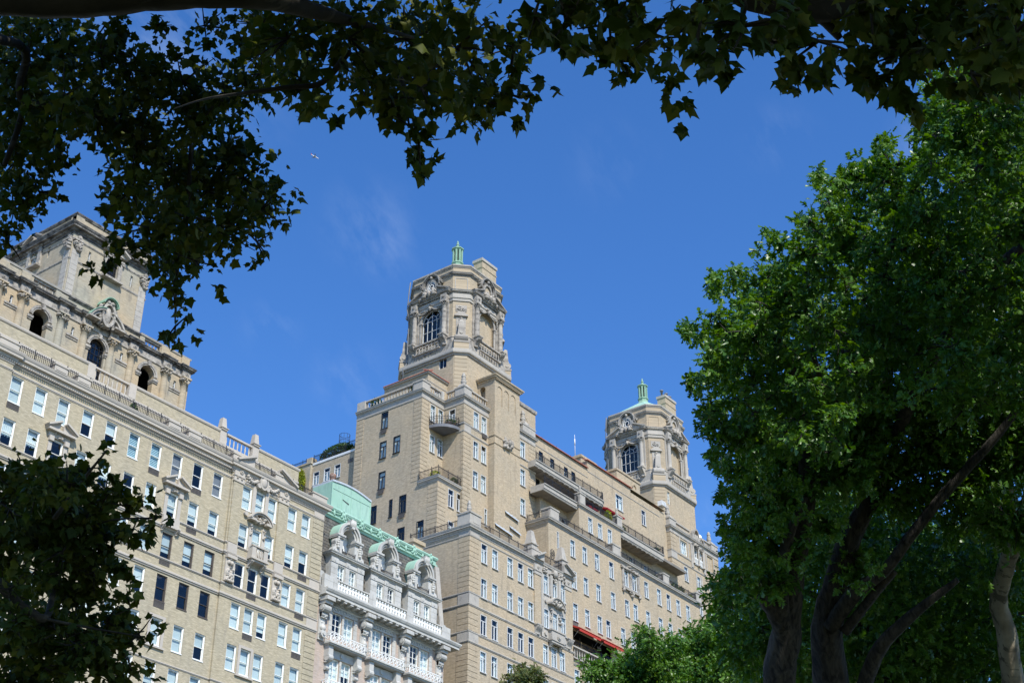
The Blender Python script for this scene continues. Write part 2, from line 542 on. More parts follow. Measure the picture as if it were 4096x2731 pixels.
def leafmat(name, cols, trans=0.25, rough=0.4, spec=0.45):
    m, t, b = newmat(name)
    N, L = t.nodes.new, t.links.new
    geo = N("ShaderNodeNewGeometry")
    nz = N("ShaderNodeTexNoise")
    nz.inputs['Scale'].default_value = 1.7
    nz.inputs['Detail'].default_value = 3
    L(geo.outputs['Position'], nz.inputs['Vector'])
    ri = N("ShaderNodeMath"); ri.operation = 'MULTIPLY_ADD'
    ri.inputs[1].default_value = 0.55
    L(geo.outputs['Random Per Island'], ri.inputs[0])
    L(nz.outputs[0], ri.inputs[2])
    rp = N("ShaderNodeValToRGB")
    e = rp.color_ramp.elements
    e[0].position, e[0].color = 0.35, (*cols[0], 1)
    e[1].position, e[1].color = 1.02, (*cols[-1], 1)
    for i, c in enumerate(cols[1:-1]):
        q = e.new(0.35 + 0.67 * (i + 1) / (len(cols) - 1))
        q.color = (*c, 1)
    L(ri.outputs[0], rp.inputs[0])
    L(rp.outputs[0], b.inputs['Base Color'])
    b.inputs['Roughness'].default_value = rough
    b.inputs['Specular IOR Level'].default_value = spec
    tl = N("ShaderNodeBsdfTranslucent")
    hu = N("ShaderNodeHueSaturation")
    hu.inputs['Hue'].default_value = 0.485
    hu.inputs['Saturation'].default_value = 1.15
    hu.inputs['Value'].default_value = 1.5
    L(rp.outputs[0], hu.inputs['Color'])
    L(hu.outputs[0], tl.inputs[0])
    mx = N("ShaderNodeMixShader")
    mx.inputs[0].default_value = trans
    L(b.outputs[0], mx.inputs[1])
    L(tl.outputs[0], mx.inputs[2])
    L(mx.outputs[0], t.nodes['Material Output'].inputs[0])
    return m
M['oakleaf'] = leafmat('oak_leaf', [(0.040, 0.115, 0.014), (0.066, 0.165, 0.02), (0.115, 0.225, 0.03)], .30, .36, .36)
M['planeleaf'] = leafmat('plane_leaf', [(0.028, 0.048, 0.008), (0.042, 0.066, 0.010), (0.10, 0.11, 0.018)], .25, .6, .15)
M['limeleaf'] = leafmat('yellow_green_leaf', [(0.16, 0.22, 0.03), (0.27, 0.32, 0.04), (0.42, 0.42, 0.05)], .35, .5, .3)
M['shrubleaf'] = leafmat('shrub_leaf', [(0.02, 0.055, 0.014), (0.04, 0.09, 0.02), (0.07, 0.12, 0.03)], .2, .5, .3)
M['olive'] = leafmat('olive_leaf', [(0.05, 0.08, 0.02), (0.09, 0.12, 0.03), (0.15, 0.16, 0.045)], .25, .45, .4)
def barkmat(name, c1, c2, c3):
    m, t, b = newmat(name)
    N, L = t.nodes.new, t.links.new
    geo = N("ShaderNodeNewGeometry")
    mpp = N("ShaderNodeMapping")
    mpp.inputs['Scale'].default_value = (13, 13, 1.6)
    L(geo.outputs['Position'], mpp.inputs[0])
    n1 = N("ShaderNodeTexNoise")
    n1.inputs['Scale'].default_value = 1.0
    n1.inputs['Detail'].default_value = 7
    n1.inputs['Roughness'].default_value = .6
    n1.inputs['Distortion'].default_value = .6
    L(mpp.outputs[0], n1.inputs['Vector'])
    rp_ = N("ShaderNodeValToRGB")
    e = rp_.color_ramp.elements
    e[0].position, e[0].color = .38, (*c3, 1)
    e[1].position, e[1].color = .66, (*c1, 1)
    q = e.new(.5); q.color = (*c2, 1)
    L(n1.outputs[0], rp_.inputs[0])
    L(rp_.outputs[0], b.inputs['Base Color'])
    b.inputs['Roughness'].default_value = .95
    bp_ = N("ShaderNodeBump")
    bp_.inputs['Strength'].default_value = 1.0
    bp_.inputs['Distance'].default_value = .06
    L(n1.outputs[0], bp_.inputs['Height'])
    L(bp_.outputs[0], b.inputs['Normal'])
    return m
M['bark'] = barkmat('furrowed_oak_bark', (0.075, 0.066, 0.052), (0.042, 0.037, 0.030), (0.012, 0.011, 0.010))
M['oldbark'] = surf('furrowed_oak_bark', (0.085, 0.072, 0.056), (0.055, 0.047, 0.038), 6, 0.95, stain=(0.022, 0.019, 0.016), sscale=(9, 1.0), sthr=(.45, .62), bump=1.0)
M['planebark'] = surf('mottled_plane_bark', (0.042, 0.036, 0.025), (0.026, 0.023, 0.017), 3.0, 0.9, stain=(0.07, 0.06, 0.043), sscale=(2.5, 1.6), sthr=(.55, .6), bump=.3)
M['palebark'] = surf('pale_flaking_bark', (0.34, 0.30, 0.22), (0.18, 0.155, 0.115), 3.0, 0.9, stain=(0.10, 0.09, 0.065), sscale=(3.0, 2.0), sthr=(.52, .57), bump=.3)
M['soffit'] = surf('shade_dark_soffit_stone', (0.24, 0.22, 0.19), (0.18, 0.165, 0.145), 1.2, 0.9, bump=.2)  # stone darkened in colour to stand for shade under slabs and terraces
rng = random.Random(11)
# ------------------------------------------------------------------ kit of building parts
def bars(mb, u0, u1, z0, z1, t, d0, d1):                        # rectangular frame of four bars
    mb.ob(LOC, u0, u0 + t, d0, d1, z0, z1)
    mb.ob(LOC, u1 - t, u1, d0, d1, z0, z1)
    mb.ob(LOC, u0 + t, u1 - t, d0, d1, z1 - t, z1)
    mb.ob(LOC, u0 + t, u1 - t, d0, d1, z0, z0 + t)
    return mb

def plane(u0, u1, z0, z1, d):
    return MB().quad(LOC.p(u0, d, z0), LOC.p(u1, d, z0), LOC.p(u1, d, z1), LOC.p(u0, d, z1))

def sash(fr, u0, w, zt, h, parent, blind='full', frame='white', dep=0.2, ac=None):
    w2, w, h = w / 2, round(w, 2), round(h, 2)
    def fm():
        mb = MB()
        a = -w / 2
        bars(mb, a, -a, 0, h, .06, -dep, -.05)
        bars(mb, a + .06, -a - .06, h * .49, h - .06, .035, -.15, -.10)
        bars(mb, a + .06, -a - .06, .06, h * .51, .035, -.19, -.14)
        mb.ob(LOC, a, -a, -.2, .04, -.07, 0)
        return mb.mesh('window', M[frame])
    o = sub('window', shared(('sash', w, h, frame, dep), fm), parent, fr, u0 + w2, 0, zt - h)
    a = w / 2 - .095
    link('pane', shared(('su', w, h), lambda: plane(-a, a, h * .51, h - .09, -.125).mesh('pane', M['glass'])), o)
    link('pane', shared(('sl', w, h), lambda: plane(-a, a, .09, h * .49, -.165).mesh('pane', M['glass'])), o)
    b = w / 2 - .05
    if blind in ('full', 'half', 'most', 'screen', 'slat', 'lace'):
        zb = {'full': .06, 'half': h * .52, 'most': h * .28, 'screen': .06, 'slat': .06, 'lace': h * .38}[blind]
        def bm():
            mb = MB()
            if blind == 'slat':
                for i in range(14):
                    z = .08 + (h - .14) * i / 14
                    mb.ob(LOC, -b, b, -.27, -.25, z, z + .075)
            elif blind == 'lace':
                n = 12
                for i in range(n):
                    x0, x1 = -b + 2 * b * i / n, -b + 2 * b * (i + 1) / n
                    d0 = -.25 - .03 * (i % 2)
                    mb.quad(LOC.p(x0, d0, zb + .06 * (i % 3)), LOC.p(x1, -.53 - d0, zb + .06 * ((i + 1) % 3)), LOC.p(x1, -.53 - d0, h), LOC.p(x0, d0, h))
            else:
                mb.ob(LOC, -b, b, -.26, -.25, zb, h)
            return mb.mesh('blind', M[{'slat': 'slatblind', 'screen': 'greyscreen', 'lace': 'curtain'}.get(blind, 'blind')])
        link('blind', shared(('bl', w, h, blind), bm), o)
    if ac:
        def am():
            mb = MB()
            bars(mb, -w / 2, w / 2, -.50, -.07, .03, 0, .03)
            for i in range(5):
                mb.ob(LOC, -w / 2 + .03, w / 2 - .03, .0, .02, -.46 + i * .075, -.42 + i * .075)
            mb.ob(LOC, -w / 2 + .03, w / 2 - .03, -.02, .003, -.47, -.10)
            return mb.mesh('grille', M['vent'])
        link('grille', shared(('ac', w), am), o)
    return o

def casement(fr, u0, w, zt, h, parent, frame='greyframe', cur=0, dep=0.22, ac=False, out=.06):
    w2, w, h = w / 2, round(w, 2), round(h, 2)
    tr = h * .70
    def fm():
        mb = MB()
        a = -w / 2
        bars(mb, a, -a, 0, h, .05, -dep, -.08)
        mb.ob(LOC, a + .05, -a - .05, -.19, -.11, tr - .03, tr + .03)
        if w > .5:
            mb.ob(LOC, -.035, .035, -.19, -.11, .05, tr - .03)
            for s in (-1, 1):
                x0, x1 = sorted((s * .035, s * (w / 2 - .05)))
                bars(mb, x0, x1, .05, tr - .03, .03, -.18, -.13)
        mb.ob(LOC, a - .02, -a + .02, -.2, .03, -.06, 0)
        return mb.mesh('window', M[frame])
    o = sub('window', shared(('cas', w, h, frame, dep), fm), parent, fr, u0 + w2, out, zt - h)
    a = w / 2 - .05
    link('pane', shared(('ct', w, h), lambda: plane(-a, a, tr + .03, h - .05, -.15).mesh('pane', M['glass'])), o)
    if w > .5:
        for s in (-1, 1):
            x0, x1 = sorted((s * .04, s * a))
            link('pane', shared(('cp', w, h, s), lambda: plane(x0, x1, .05, tr - .03, -.155).mesh('pane', M['glass'])), o)
    else:
        link('pane', shared(('cp', w, h), lambda: plane(-a, a, .05, tr - .03, -.155).mesh('pane', M['glass'])), o)
    if cur:
        def cm():
            mb = MB()
            spans = {1: [(-a, -a * .25), (a * .25, a)], 2: [(-a, a)], 3: [(-a, a * .1)], 4: [(-a * .05, a)], 5: [(-a, a)]}[cur]
            z1 = h - .05 if cur != 5 else h * .72
            z0 = .05 if cur != 4 else h * .2
            for x0, x1 in spans:
                n = max(4, int((x1 - x0) / .06))
                for i in range(n):
                    p, q = x0 + (x1 - x0) * i / n, x0 + (x1 - x0) * (i + 1) / n
                    e = .035 if i % 2 else 0
                    mb.quad(LOC.p(p, -.28 - e, z0), LOC.p(q, -.315 + e, z0), LOC.p(q, -.315 + e, z1), LOC.p(p, -.28 - e, z1))
            return mb.mesh('curtain', M['curtain'])
        link('curtain', shared(('cu', w, h, cur), cm), o)
    if ac:
        def am():
            mb = MB()
            bars(mb, -w / 2 + .05, w / 2 - .05, -.55, -.10, .03, 0, .03)
            for i in range(5):
                mb.ob(LOC, -w / 2 + .08, w / 2 - .08, .0, .02, -.51 + i * .08, -.46 + i * .08)
            mb.ob(LOC, -w / 2 + .08, w / 2 - .08, -.02, .003, -.52, -.13)
            return mb.mesh('grille', M['vent'])
        link('grille', shared(('cac', w), am), o)
    return o

def gridwin(fr, u0, w, zt, h, parent, cols=2, rows=4, frame='white', cur=0, dep=.25, arch=False, curz=None):
    w2, w, h = w / 2, round(w, 2), round(h, 2)
    def fm():
        mb = MB()
        a = w / 2
        bars(mb, -a, a, 0, h, .06, -dep, -.10)
        for i in range(1, cols):
            x = -a + w * i / cols
            mb.ob(LOC, x - .025, x + .025, -.19, -.13, .06, h - .06)
        for j in range(1, rows):
            z = h * j / rows
            mb.ob(LOC, -a + .06, a - .06, -.18, -.14, z - .018, z + .018)
        return mb.mesh('window', M[frame])
    o = sub('window', shared(('gw', w, h, cols, rows, frame), fm), parent, fr, u0 + w2, 0, zt - h)
    for i in range(cols):
        x0, x1 = -w / 2 + w * i / cols + .025, -w / 2 + w * (i + 1) / cols - .025
        link('pane', shared(('gp', w, h, cols, i), lambda: plane(x0, x1, .03, h - .03, -.16).mesh('pane', M['glass'])), o)
    if cur:
        zb = {1: h * .55, 2: .05, 3: h * .3}[cur]
        link('blind', shared(('gc', w, h, cur), lambda: MB().ob(LOC, -w / 2 + .05, w / 2 - .05, -.32, -.31, zb, h - .03).mesh('blind', M['curtain'])), o)
    return o

def archwindow(fr, uc, r, zb, zs, parent, frame='white', cols=4, rows=4, d=-.3, name='window', e=1.0):
    """round-headed window: frame with arched fan bars, one pane"""
    def fm():
        mb = MB()
        H = zs - zb
        mb.arc(LOC, 0, H, r - .07, r, 0, math.pi, -.06, .06, 14, e)
        mb.ob(LOC, -r, -r + .07, -.06, .06, 0, H)
        mb.ob(LOC, r - .07, r, -.06, .06, 0, H)
        mb.ob(LOC, -r + .07, r - .07, -.06, .06, 0, .07)
        for i in range(1, cols):
            x = -r + 2 * r * i / cols
            top = H if abs(x) > r * .55 else H + (e * r * .5 if abs(x) > .01 else e * r - .03)
            if abs(x) > .01 and abs(x) <= r * .55:
                top = H + e * math.sqrt(max(0, (r * .5) ** 2 - x * x))
            mb.ob(LOC, x - .02, x + .02, -.04, .04, .07, top)
        for j in range(1, rows + 1):
            z = H * j / rows
            mb.ob(LOC, -r + .07, r - .07, -.04, .04, z - .02, z + .02)
        mb.arc(LOC, 0, H, r * .5 - .02, r * .5 + .02, 0, math.pi, -.045, .045, 10, e)
        for t in (R(35), R(145)):
            c, s_ = math.cos(t), math.sin(t)
            q = [(c * r * .5 - s_ * .025, H + e * s_ * r * .5 + c * .025), (c * r * .5 + s_ * .025, H + e * s_ * r * .5 - c * .025),
                 (c * r + s_ * .025, H + e * s_ * r - c * .025), (c * r - s_ * .025, H + e * s_ * r + c * .025)]
            mb.prism(LOC, q if t < 1.5 else q, -.04, .04)
        return mb.mesh('window', M[frame])
    o = sub(name, shared(('aw', r, zb, zs, frame, cols, rows, e), fm), parent, fr, uc, d, zb)
    def pm():
        n = 14
        A = [(r * math.cos(math.pi * i / n), zs - zb + e * r * math.sin(math.pi * i / n)) for i in range(n + 1)]
        return MB().add([LOC.p(u, -.01, z) for u, z in [(-r, 0), (r, 0)] + A], [tuple(range(n + 3))]).mesh('pane', M['glass'])
    link('pane', shared(('awp', r, zb, zs, e), pm), o)
    return o

def balustermesh(h, mat):
    def f():
        k = h
        return MB().lathe(0, 0, [(.055, 0), (.055, .08 * k), (.035, .14 * k), (.075, .42 * k), (.04, .72 * k), (.03, .84 * k), (.06, .90 * k), (.06, k)], 7).mesh('baluster', M[mat])
    return shared(('bal', round(h, 2), mat), f)

def balustrade(parent, fr, u0, u1, z0, z1, d, mat, step=.26, wid=.22, name='balustrade', ends=True):
    mb = MB()
    mb.ob(fr, u0, u1, d - wid / 2, d + wid / 2, z0, z0 + .12)
    mb.ob(fr, u0, u1, d - wid / 2 - .03, d + wid / 2 + .03, z1 - .15, z1)
    o = part(name, mb, M[mat], parent)
    n = max(1, int((u1 - u0 - .1) / step))
    me = balustermesh(z1 - z0 - .27, mat)
    for i in range(n):
        u = u0 + (u1 - u0) * (i + .5) / n
        sub('baluster', me, o, fr, u, d, z0 + .12)
    return o

def railing(parent, pts, z, h=.85, step=.16, name='railing', mat='iron', t=.022, scroll=True):
    mb = MB()
    for (x0, y0), (x1, y1) in zip(pts, pts[1:]):
        L_ = math.hypot(x1 - x0, y1 - y0)  # thin plate added under the slab, its dark colour stands for shade
        if L_ < .05:
            continue
        f = Fr((x0, y0), ((x1 - x0) / L_, (y1 - y0) / L_))
        for zz in (z + .08, z + h - .12):
            mb.ob(f, 0, L_, -t, t, zz - .018, zz + .018)
        n = max(1, int(L_ / step))
        for i in range(n + 1):
            u = L_ * i / n
            big = i % 9 == 0
            k = t * (1.1 if big else .62)
            mb.ob(f, u - k, u + k, -k, k, z, z + h + (.10 if big else 0))
            if big and scroll and i < n:
                for s in (0.30, 0.62):
                    mb.arc(f, u + step * .55, z + h * s, .05, .085, 0, 2 * math.pi, -.012, .012, 8)
    return part(name, mb, M[mat], parent)

def lcourse(a, b, h, p, mat):                                   # one quoin stone wrapping a corner: arm a along x, arm b back along y
    return shared(('lq', a, b, h, p, mat), lambda: MB().vprism([(-p, -p), (a, -p), (a, .03), (.03, .03), (.03, b), (-p, b)], 0, h).mesh('quoin_stone', M[mat]))

def quoins(parent, x, y, z0, z1, a, b, mat, pitch=.44, p=.035, gap=.035):
    n = int((z1 - z0) / pitch)
    for i in range(n):
        link('quoin_stone', lcourse(a, b, round((z1 - z0) / n - gap, 3), p, mat), parent, (x, y, z0 + (z1 - z0) * i / n + gap / 2))

def strip(parent, fr, u0, u1, z0, z1, mat, pitch=.44, p=.035, gap=.035):
    n = int((z1 - z0) / pitch)
    w = round(u1 - u0, 2)
    me = shared(('st', w, round((z1 - z0) / n - gap, 3), p, mat), lambda: MB().ob(LOC, 0, w, -.02, p, 0, (z1 - z0) / n - gap).mesh('quoin_stone', M[mat]))
    for i in range(n):
        sub('quoin_stone', me, parent, fr, u0, 0, z0 + (z1 - z0) * i / n + gap / 2)

def cornice(o, z, h, k=1.0):                                    # classical profile, o = projection, z = bottom, h = height
    return [(-.02, z), (.10 * o, z), (.14 * o, z + .22 * h), (.34 * o, z + .30 * h), (.40 * o, z + .48 * h), (.78 * o, z + .52 * h), (.80 * o, z + .70 * h), (.9 * o, z + .78 * h), (o, z + .95 * h), (o, z + h), (-.02, z + h + .03 * k)]

def band(o, z0, z1):                                            # string course
    h = z1 - z0
    return [(-.02, z0), (.5 * o, z0), (.6 * o, z0 + .3 * h), (o, z0 + .45 * h), (o, z1 - .1 * h), (.85 * o, z1), (-.02, z1 + .01)]

def dentils(mb, fr, u0, u1, z0, z1, d0, d1, step=.17):
    n = int((u1 - u0) / step)
    for i in range(n):
        u = u0 + (u1 - u0) * (i + .25) / n
        mb.ob(fr, u, u + step * .5, d0, d1, z0, z1)

def obeliskmesh(w, h, mat):
    def f():
        mb = MB()
        mb.ob(LOC, -w * .62, w * .62, -w * .62, w * .62, 0, h * .12)
        mb.ob(LOC, -w * .75, w * .75, -w * .75, w * .75, h * .12, h * .17)
        mb.ob(LOC, -w * .5, w * .5, -w * .5, w * .5, h * .17, h * .93, w * .16, w * .16)
        mb.ob(LOC, -w * .34, w * .34, -w * .34, w * .34, h * .93, h, w * .28, w * .28)
        return mb.mesh('obelisk', M[mat])
    return shared(('ob', w, h, mat), f)

def urnmesh(h, mat, square=.9):
    def f():
        mb = MB()
        k = h
        b = .21 * k * square
        mb.ob(LOC, -b, b, -b, b, 0, .06 * k)
        mb.ob(LOC, -b, b, -b, b, .06 * k, .25 * k, b * .35, b * .35)
        for s in (-1, 1):
            mb.disc(LOC, s * b * .75, .10 * k, .05 * k, -b * .8, b * 1.05)
        mb.lathe(0, 0, [(r_ * 1.55 * k, z_ * k) for r_, z_ in ((.07, .25), (.06, .28), (.095, .34), (.105, .46), (.075, .56), (.085, .58), (.085, .61), (.05, .64), (.07, .70), (.085, .76), (.085, .80), (.045, .83), (.06, .88), (.05, .94), (.01, 1))], 9)
        return mb.mesh('urn', M[mat])
    return shared(('urn', h, mat, square), f)

def columnmesh(r, h, mat, half=False):
    def f():
        mb = MB()
        mb.ob(LOC, -r * 1.35, r * 1.35, -r * 1.35, r * 1.35, 0, r * .35)
        prof = [(r * 1.3, r * .35), (r * 1.3, r * .6), (r * 1.1, r * .75), (r * 1.0, r)]
        n = 7
        for i in range(1, n):                                   # drums with fine joints
            z = r + (h - 2.6 * r) * i / n
            q = r * (1 - .12 * i / n)
            prof += [(q, z)]
        prof += [(r * .86, h - 1.6 * r), (r * .98, h - 1.55 * r), (r * .88, h - 1.45 * r)]
        mb.lathe(0, 0, prof, 14)
        for i in range(1, n):                                   # fine dark joints between the drums
            z = r + (h - 2.6 * r) * i / n
            q = r * (1 - .12 * i / n) * 1.012
            mb.lathe(0, 0, [(q, z - .012), (q, z + .012)], 14, smooth=False)
        for i in range(10):                                     # leafy capital
            a = 2 * math.pi * i / 10
            for j, (q, z) in enumerate(((r * 1.0, h - 1.2 * r), (r * 1.2, h - .65 * r))):
                mb.ell(LOC, q * math.cos(a + j * .3), q * math.sin(a + j * .3), z, r * .26, r * .26, r * .36, 5, 3)
        mb.lathe(0, 0, [(r * .86, h - 1.45 * r), (r * .95, h - .4 * r)], 8)
        mb.ob(LOC, -r * 1.4, r * 1.4, -r * 1.4, r * 1.4, h - .35 * r, h)
        return mb.mesh('column', M[mat])
    return shared(('col', r, h, mat), f)

def scrollbracket(w, h, d, mat):                                # S-scroll console
    def f():
        mb = MB()
        n = 12
        for s in (-1, 0, 1):
            u0 = -w / 2 + (s + 1) * w / 3 + .01
            u1 = u0 + w / 3 - .02
            pr = []
            for i in range(n + 1):
                t = i / n
                q = d * (0.95 * (1 - t) ** 1.2 + .30 + .12 * math.sin(t * 2 * math.pi))
                pr.append((q * (1 if s else 1.06), h * (1 - t)))
            for (a, z0), (b, z1) in zip(pr, pr[1:]):
                mb.add([LOC.p(u0, a, z0), LOC.p(u1, a, z0), LOC.p(u1, b, z1), LOC.p(u0, b, z1), LOC.p(u0, -.02, z0), LOC.p(u1, -.02, z0), LOC.p(u1, -.02, z1), LOC.p(u0, -.02, z1)],
                       [(0, 3, 2, 1), (0, 4, 7, 3), (1, 2, 6, 5), (0, 1, 5, 4), (3, 7, 6, 2)])
        mb.ob(LOC, -w * .58, w * .58, -.02, d * 1.35, h, h + .12 * h)
        mb.ell(LOC, 0, d * .35, .02, w * .3, d * .3, h * .12)
        return mb.mesh('bracket', M[mat])
    return shared(('sb', w, h, d, mat), f)

def bush(name, label, cat, c, rx, ry, rz, n, mat='shrubleaf', size=.12, group=None, seed=1, pot=None):
    """leafy clump (with its pot): leaf-sized faces spread through an uneven volume"""
    q = random.Random(seed)
    t = thing(name, label, cat, c, group)
    mb = MB()
    for _ in range(n):
        a, b, r = q.uniform(0, 6.283), math.acos(q.uniform(-.9, 1)), q.uniform(.45, 1) ** .6
        x, y, z = rx * r * math.sin(b) * math.cos(a), ry * r * math.sin(b) * math.sin(a), rz * (1 + r * math.cos(b))
        e = Vector((q.uniform(-1, 1), q.uniform(-1, 1), q.uniform(-1, 1))).normalized()
        g = e.cross(Vector((q.uniform(-1, 1), q.uniform(-1, 1), q.uniform(-1, 1)))).normalized()
        p = Vector((x, y, z))
        s = size * q.uniform(.7, 1.3)
        mb.quad(p - e * s, p + g * s * .5, p + e * s, p - g * s * .5)
    hp = .0
    if pot:
        hp = pot * 1.3
    o = link('foliage', mb.mesh('foliage', M[mat]), None)
    o.parent = t
    o.location = (0, 0, hp * .8)
    st = link('stem', MB().tube([(0, 0, 0), (0, 0, rz + hp)], [.04, .02], 5).mesh('stem', M['bark']), None)
    st.parent = t
    if pot:
        pm = link('pot', MB().lathe(0, 0, [(pot * .7, 0), (pot, pot * 1.15), (pot * 1.12, pot * 1.15), (pot * 1.12, pot * 1.35), (pot * .9, pot * 1.35), (pot * .85, pot * 1.2)], 10).mesh('pot', M['pot']), None)
        pm.parent = t
    return t
# ------------------------------------------------------------------ ground
g = MB()
g.quad((-3000, -3000, 0), (3000, -3000, 0), (3000, 3000, 0), (-3000, 3000, 0))
go = link('ground', g.mesh('ground', surf('park_ground', (0.05, 0.07, 0.025), (0.08, 0.07, 0.045), .4, .95)))
go['kind'] = 'structure'
g = MB().box(-400, 600, 72.0, 74.8, 0, .14)
go = link('pavement', g.mesh('pavement', surf('pavement_concrete', (.32, .31, .29), (.27, .26, .25), .6, .9)))
go['kind'] = 'structure'
g = MB().quad((-400, 56, .004), (600, 56, .004), (600, 72.0, .004), (-400, 72.0, .004))
go = link('road', g.mesh('road', surf('asphalt', (.05, .05, .052), (.06, .06, .06), .8, .9)))
go['kind'] = 'structure'

# ------------------------------------------------------------------ cream brick apartment house on the left
LB = thing('apartment_building', 'cream brick apartment building with arched loggia and square rooftop tower, nearest on the left', 'building', (58, 85, 0))
F75, F74 = Fr((0, 75)), Fr((0, 74.85))
ROWS = [48.68 - 3.075 * k for k in range(8)]
COLS = [46.6, 48.52, 50.4, 52.44, 54.45, 56.5, 58.5, 60.5, 62.5, 64.47]
PAV = [67.33, 68.66, 69.98, 72.17, 73.68]
PAVL = [44.8, 43.35, 41.9, 39.9, 38.4]
WW, WH = .95, 1.86
ops, opp, opl = [], [], []
state = {(0, 0): 'full', (1, 0): 'full', (2, 0): 'full', (3, 0): 'half', (4, 0): 'half', (5, 0): 'slat', (6, 0): 'slat', (7, 0): 'screen', (8, 0): 'none', (9, 0): 'screen',
         (0, 1): 'lace', (1, 1): 'lace', (2, 1): 'none', (3, 1): 'lace', (4, 1): 'lace', (5, 1): 'none', (7, 1): 'most', (8, 1): 'most', (9, 1): 'most',
         (7, 2): 'most', (8, 2): 'most', (9, 2): 'most', (7, 3): 'none', (8, 3): 'none', (9, 3): 'none', (6, 3): 'half', (8, 4): 'full', (9, 4): 'half', (7, 4): 'full'}
acs = {(0, 0), (6, 0), (8, 0), (8, 1), (7, 3), (7, 2)}
for i, x in enumerate(COLS):
    for j, z in enumerate(ROWS):
        ops.append((x, x + WW, z - WH, z))
        b = state.get((i, j)) or rng.choice(['full', 'full', 'full', 'most', 'half', 'lace'])
        sash(F75, x, WW, z, WH, LB, b, 'brown' if (j in (2, 3) and i >= 7) else 'white', ac=(i, j) in acs)
for i, x in enumerate(PAV):
    for j, z in enumerate(ROWS):
        if i < 3 and j == 2:
            b = 'none'
        elif j in (1,):
            b = 'most'
        else:
            b = rng.choice(['full', 'full', 'full', 'full', 'most'])
        if j == 2 and i >= 3 or (i >= 3 and j == 1 and i == 4):
            b = 'half' if j == 1 else 'full'
        opp.append((x, x + WW, z - WH, z))
        sash(F74, x, WW, z, WH, LB, b, 'white', ac=(i, j) in {(4, 1), (1, 2), (1, 3), (4, 2), (4, 3)})
for i, x in enumerate(PAVL):
    for j, z in enumerate(ROWS[:7]):
        opl.append((x - WW, x, z - WH, z))
        sash(F74, x - WW, WW, z, WH, LB, 'full', 'white')
mb = MB()
mb.wall(F75, 46.45, 66.15, 0, 50, ops, .2)
mb.wall(F74, 66.15, 76.1, 0, 50, opp, .2)
mb.wall(F74, 36.5, 46.45, 0, 50, opl, .2)
mb.quad((46.45, 74.85, 0), (46.45, 75, 0), (46.45, 75, 50), (46.45, 74.85, 50))
mb.quad((66.15, 75, 0), (66.15, 74.85, 0), (66.15, 74.85, 50), (66.15, 75, 50))
mb.quad((76.1, 74.85, 0), (76.1, 98, 0), (76.1, 98, 50), (76.1, 74.85, 50))
mb.quad((36.5, 98, 0), (36.5, 74.85, 0), (36.5, 74.85, 50), (36.5, 98, 50))
mb.quad((36.5, 98, 50), (76.1, 98, 50), (76.1, 98, 0), (36.5, 98, 0))
part('wall', mb, M['cream'], LB)
part('roof_terrace', MB().quad((36.5, 74.9, 50.0), (76.1, 74.9, 50.0), (76.1, 98, 50.0), (36.5, 98, 50.0)), M['stone'], LB)
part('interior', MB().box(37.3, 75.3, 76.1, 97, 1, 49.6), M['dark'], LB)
PATH = [(36.5, 98), (36.5, 74.85), (46.45, 74.85), (46.45, 75), (66.15, 75), (66.15, 74.85), (76.1, 74.85), (76.1, 98)]
mb = MB()
mb.sweep(PATH, cornice(.48, 49.30, .85))
part('cornice', mb, M['pinkstone'], LB)
mb = MB()
dentils(mb, F74, 36.6, 76.1, 49.42, 49.53, .02, .13)
part('dentil_band', mb, M['pinkstone'], LB)['kind'] = 'stuff'
for z0, z1, o in ((48.80, 48.95, .07), (43.62, 43.76, .09), (42.78, 43.02, .14), (40.52, 40.66, .09), (39.62, 39.88, .14), (33.4 + .0, 33.52, .07)):
    part('string_course', MB().sweep(PATH[1:-1], band(o, z0, z1)), M['pinkstone'], LB)
# rusticated corner strip and its stone panels
for a, b in ((31.5, 39.6), (40.7, 42.75), (43.8, 48.75)):
    strip(LB, F74, 74.93, 76.1, a, b, 'cream', .41, .03, .05)
for a, b in ((39.9, 40.5), (43.04, 43.6), (48.97, 49.3)):
    part('stone_panel', MB().ob(F74, 74.95, 76.08, 0, .05, a, b), M['pinkstone'], LB)
# terrace pedestals and iron railing along the cornice
peds = [(36.6, 38), (44.9, 46.4), (49.3, 50.35), (51.23, 52.3), (59.37, 60.5), (61.28, 62.5), (65.75, 67.25), (70.2, 70.9), (74.33, 75.95)]
for a, b in peds:
    m_ = MB().ob(F75, a, b, -.2, .5, 50.12, 50.58)
    m_.ob(F75, a - .05, b + .05, -.25, .56, 50.58, 50.7)
    m_.ob(F75, a + .12, b - .12, .5, .53, 50.22, 50.5)
    part('pedestal', m_, M['pinkstone'], LB)
for (a, b), (c, d) in zip(peds, peds[1:]):
    if c - b > .5:
        railing(LB, [(b, 74.62), (c, 74.62)], 50.12, .72, .14)
# right-hand pavilion: pilasters, rosette blocks, broken pediment, carved frieze
def rosette(fr, u, z, r, mat, parent, name='rosette'):
    def f():
        m_ = MB()
        m_.disc(LOC, 0, 0, r, 0, .05, 12)
        for i in range(8):
            a = i * math.pi / 4
            m_.ell(LOC, r * .62 * math.cos(a), .05, r * .62 * math.sin(a), r * .26, .05, r * .26, 5, 3)
        m_.ell(LOC, 0, .07, 0, r * .35, .07, r * .35, 6, 4)
        return m_.mesh('rosette', M[mat])
    sub(name, shared(('ros', r, mat), f), parent, fr, u, .0, z)

def pilaster(fr, c, w, z0, z1, mat, parent, d=.10):
    m_ = MB().ob(fr, c - w / 2, c + w / 2, -.02, d, z0, z1)
    part('pilaster', m_, M[mat], parent)

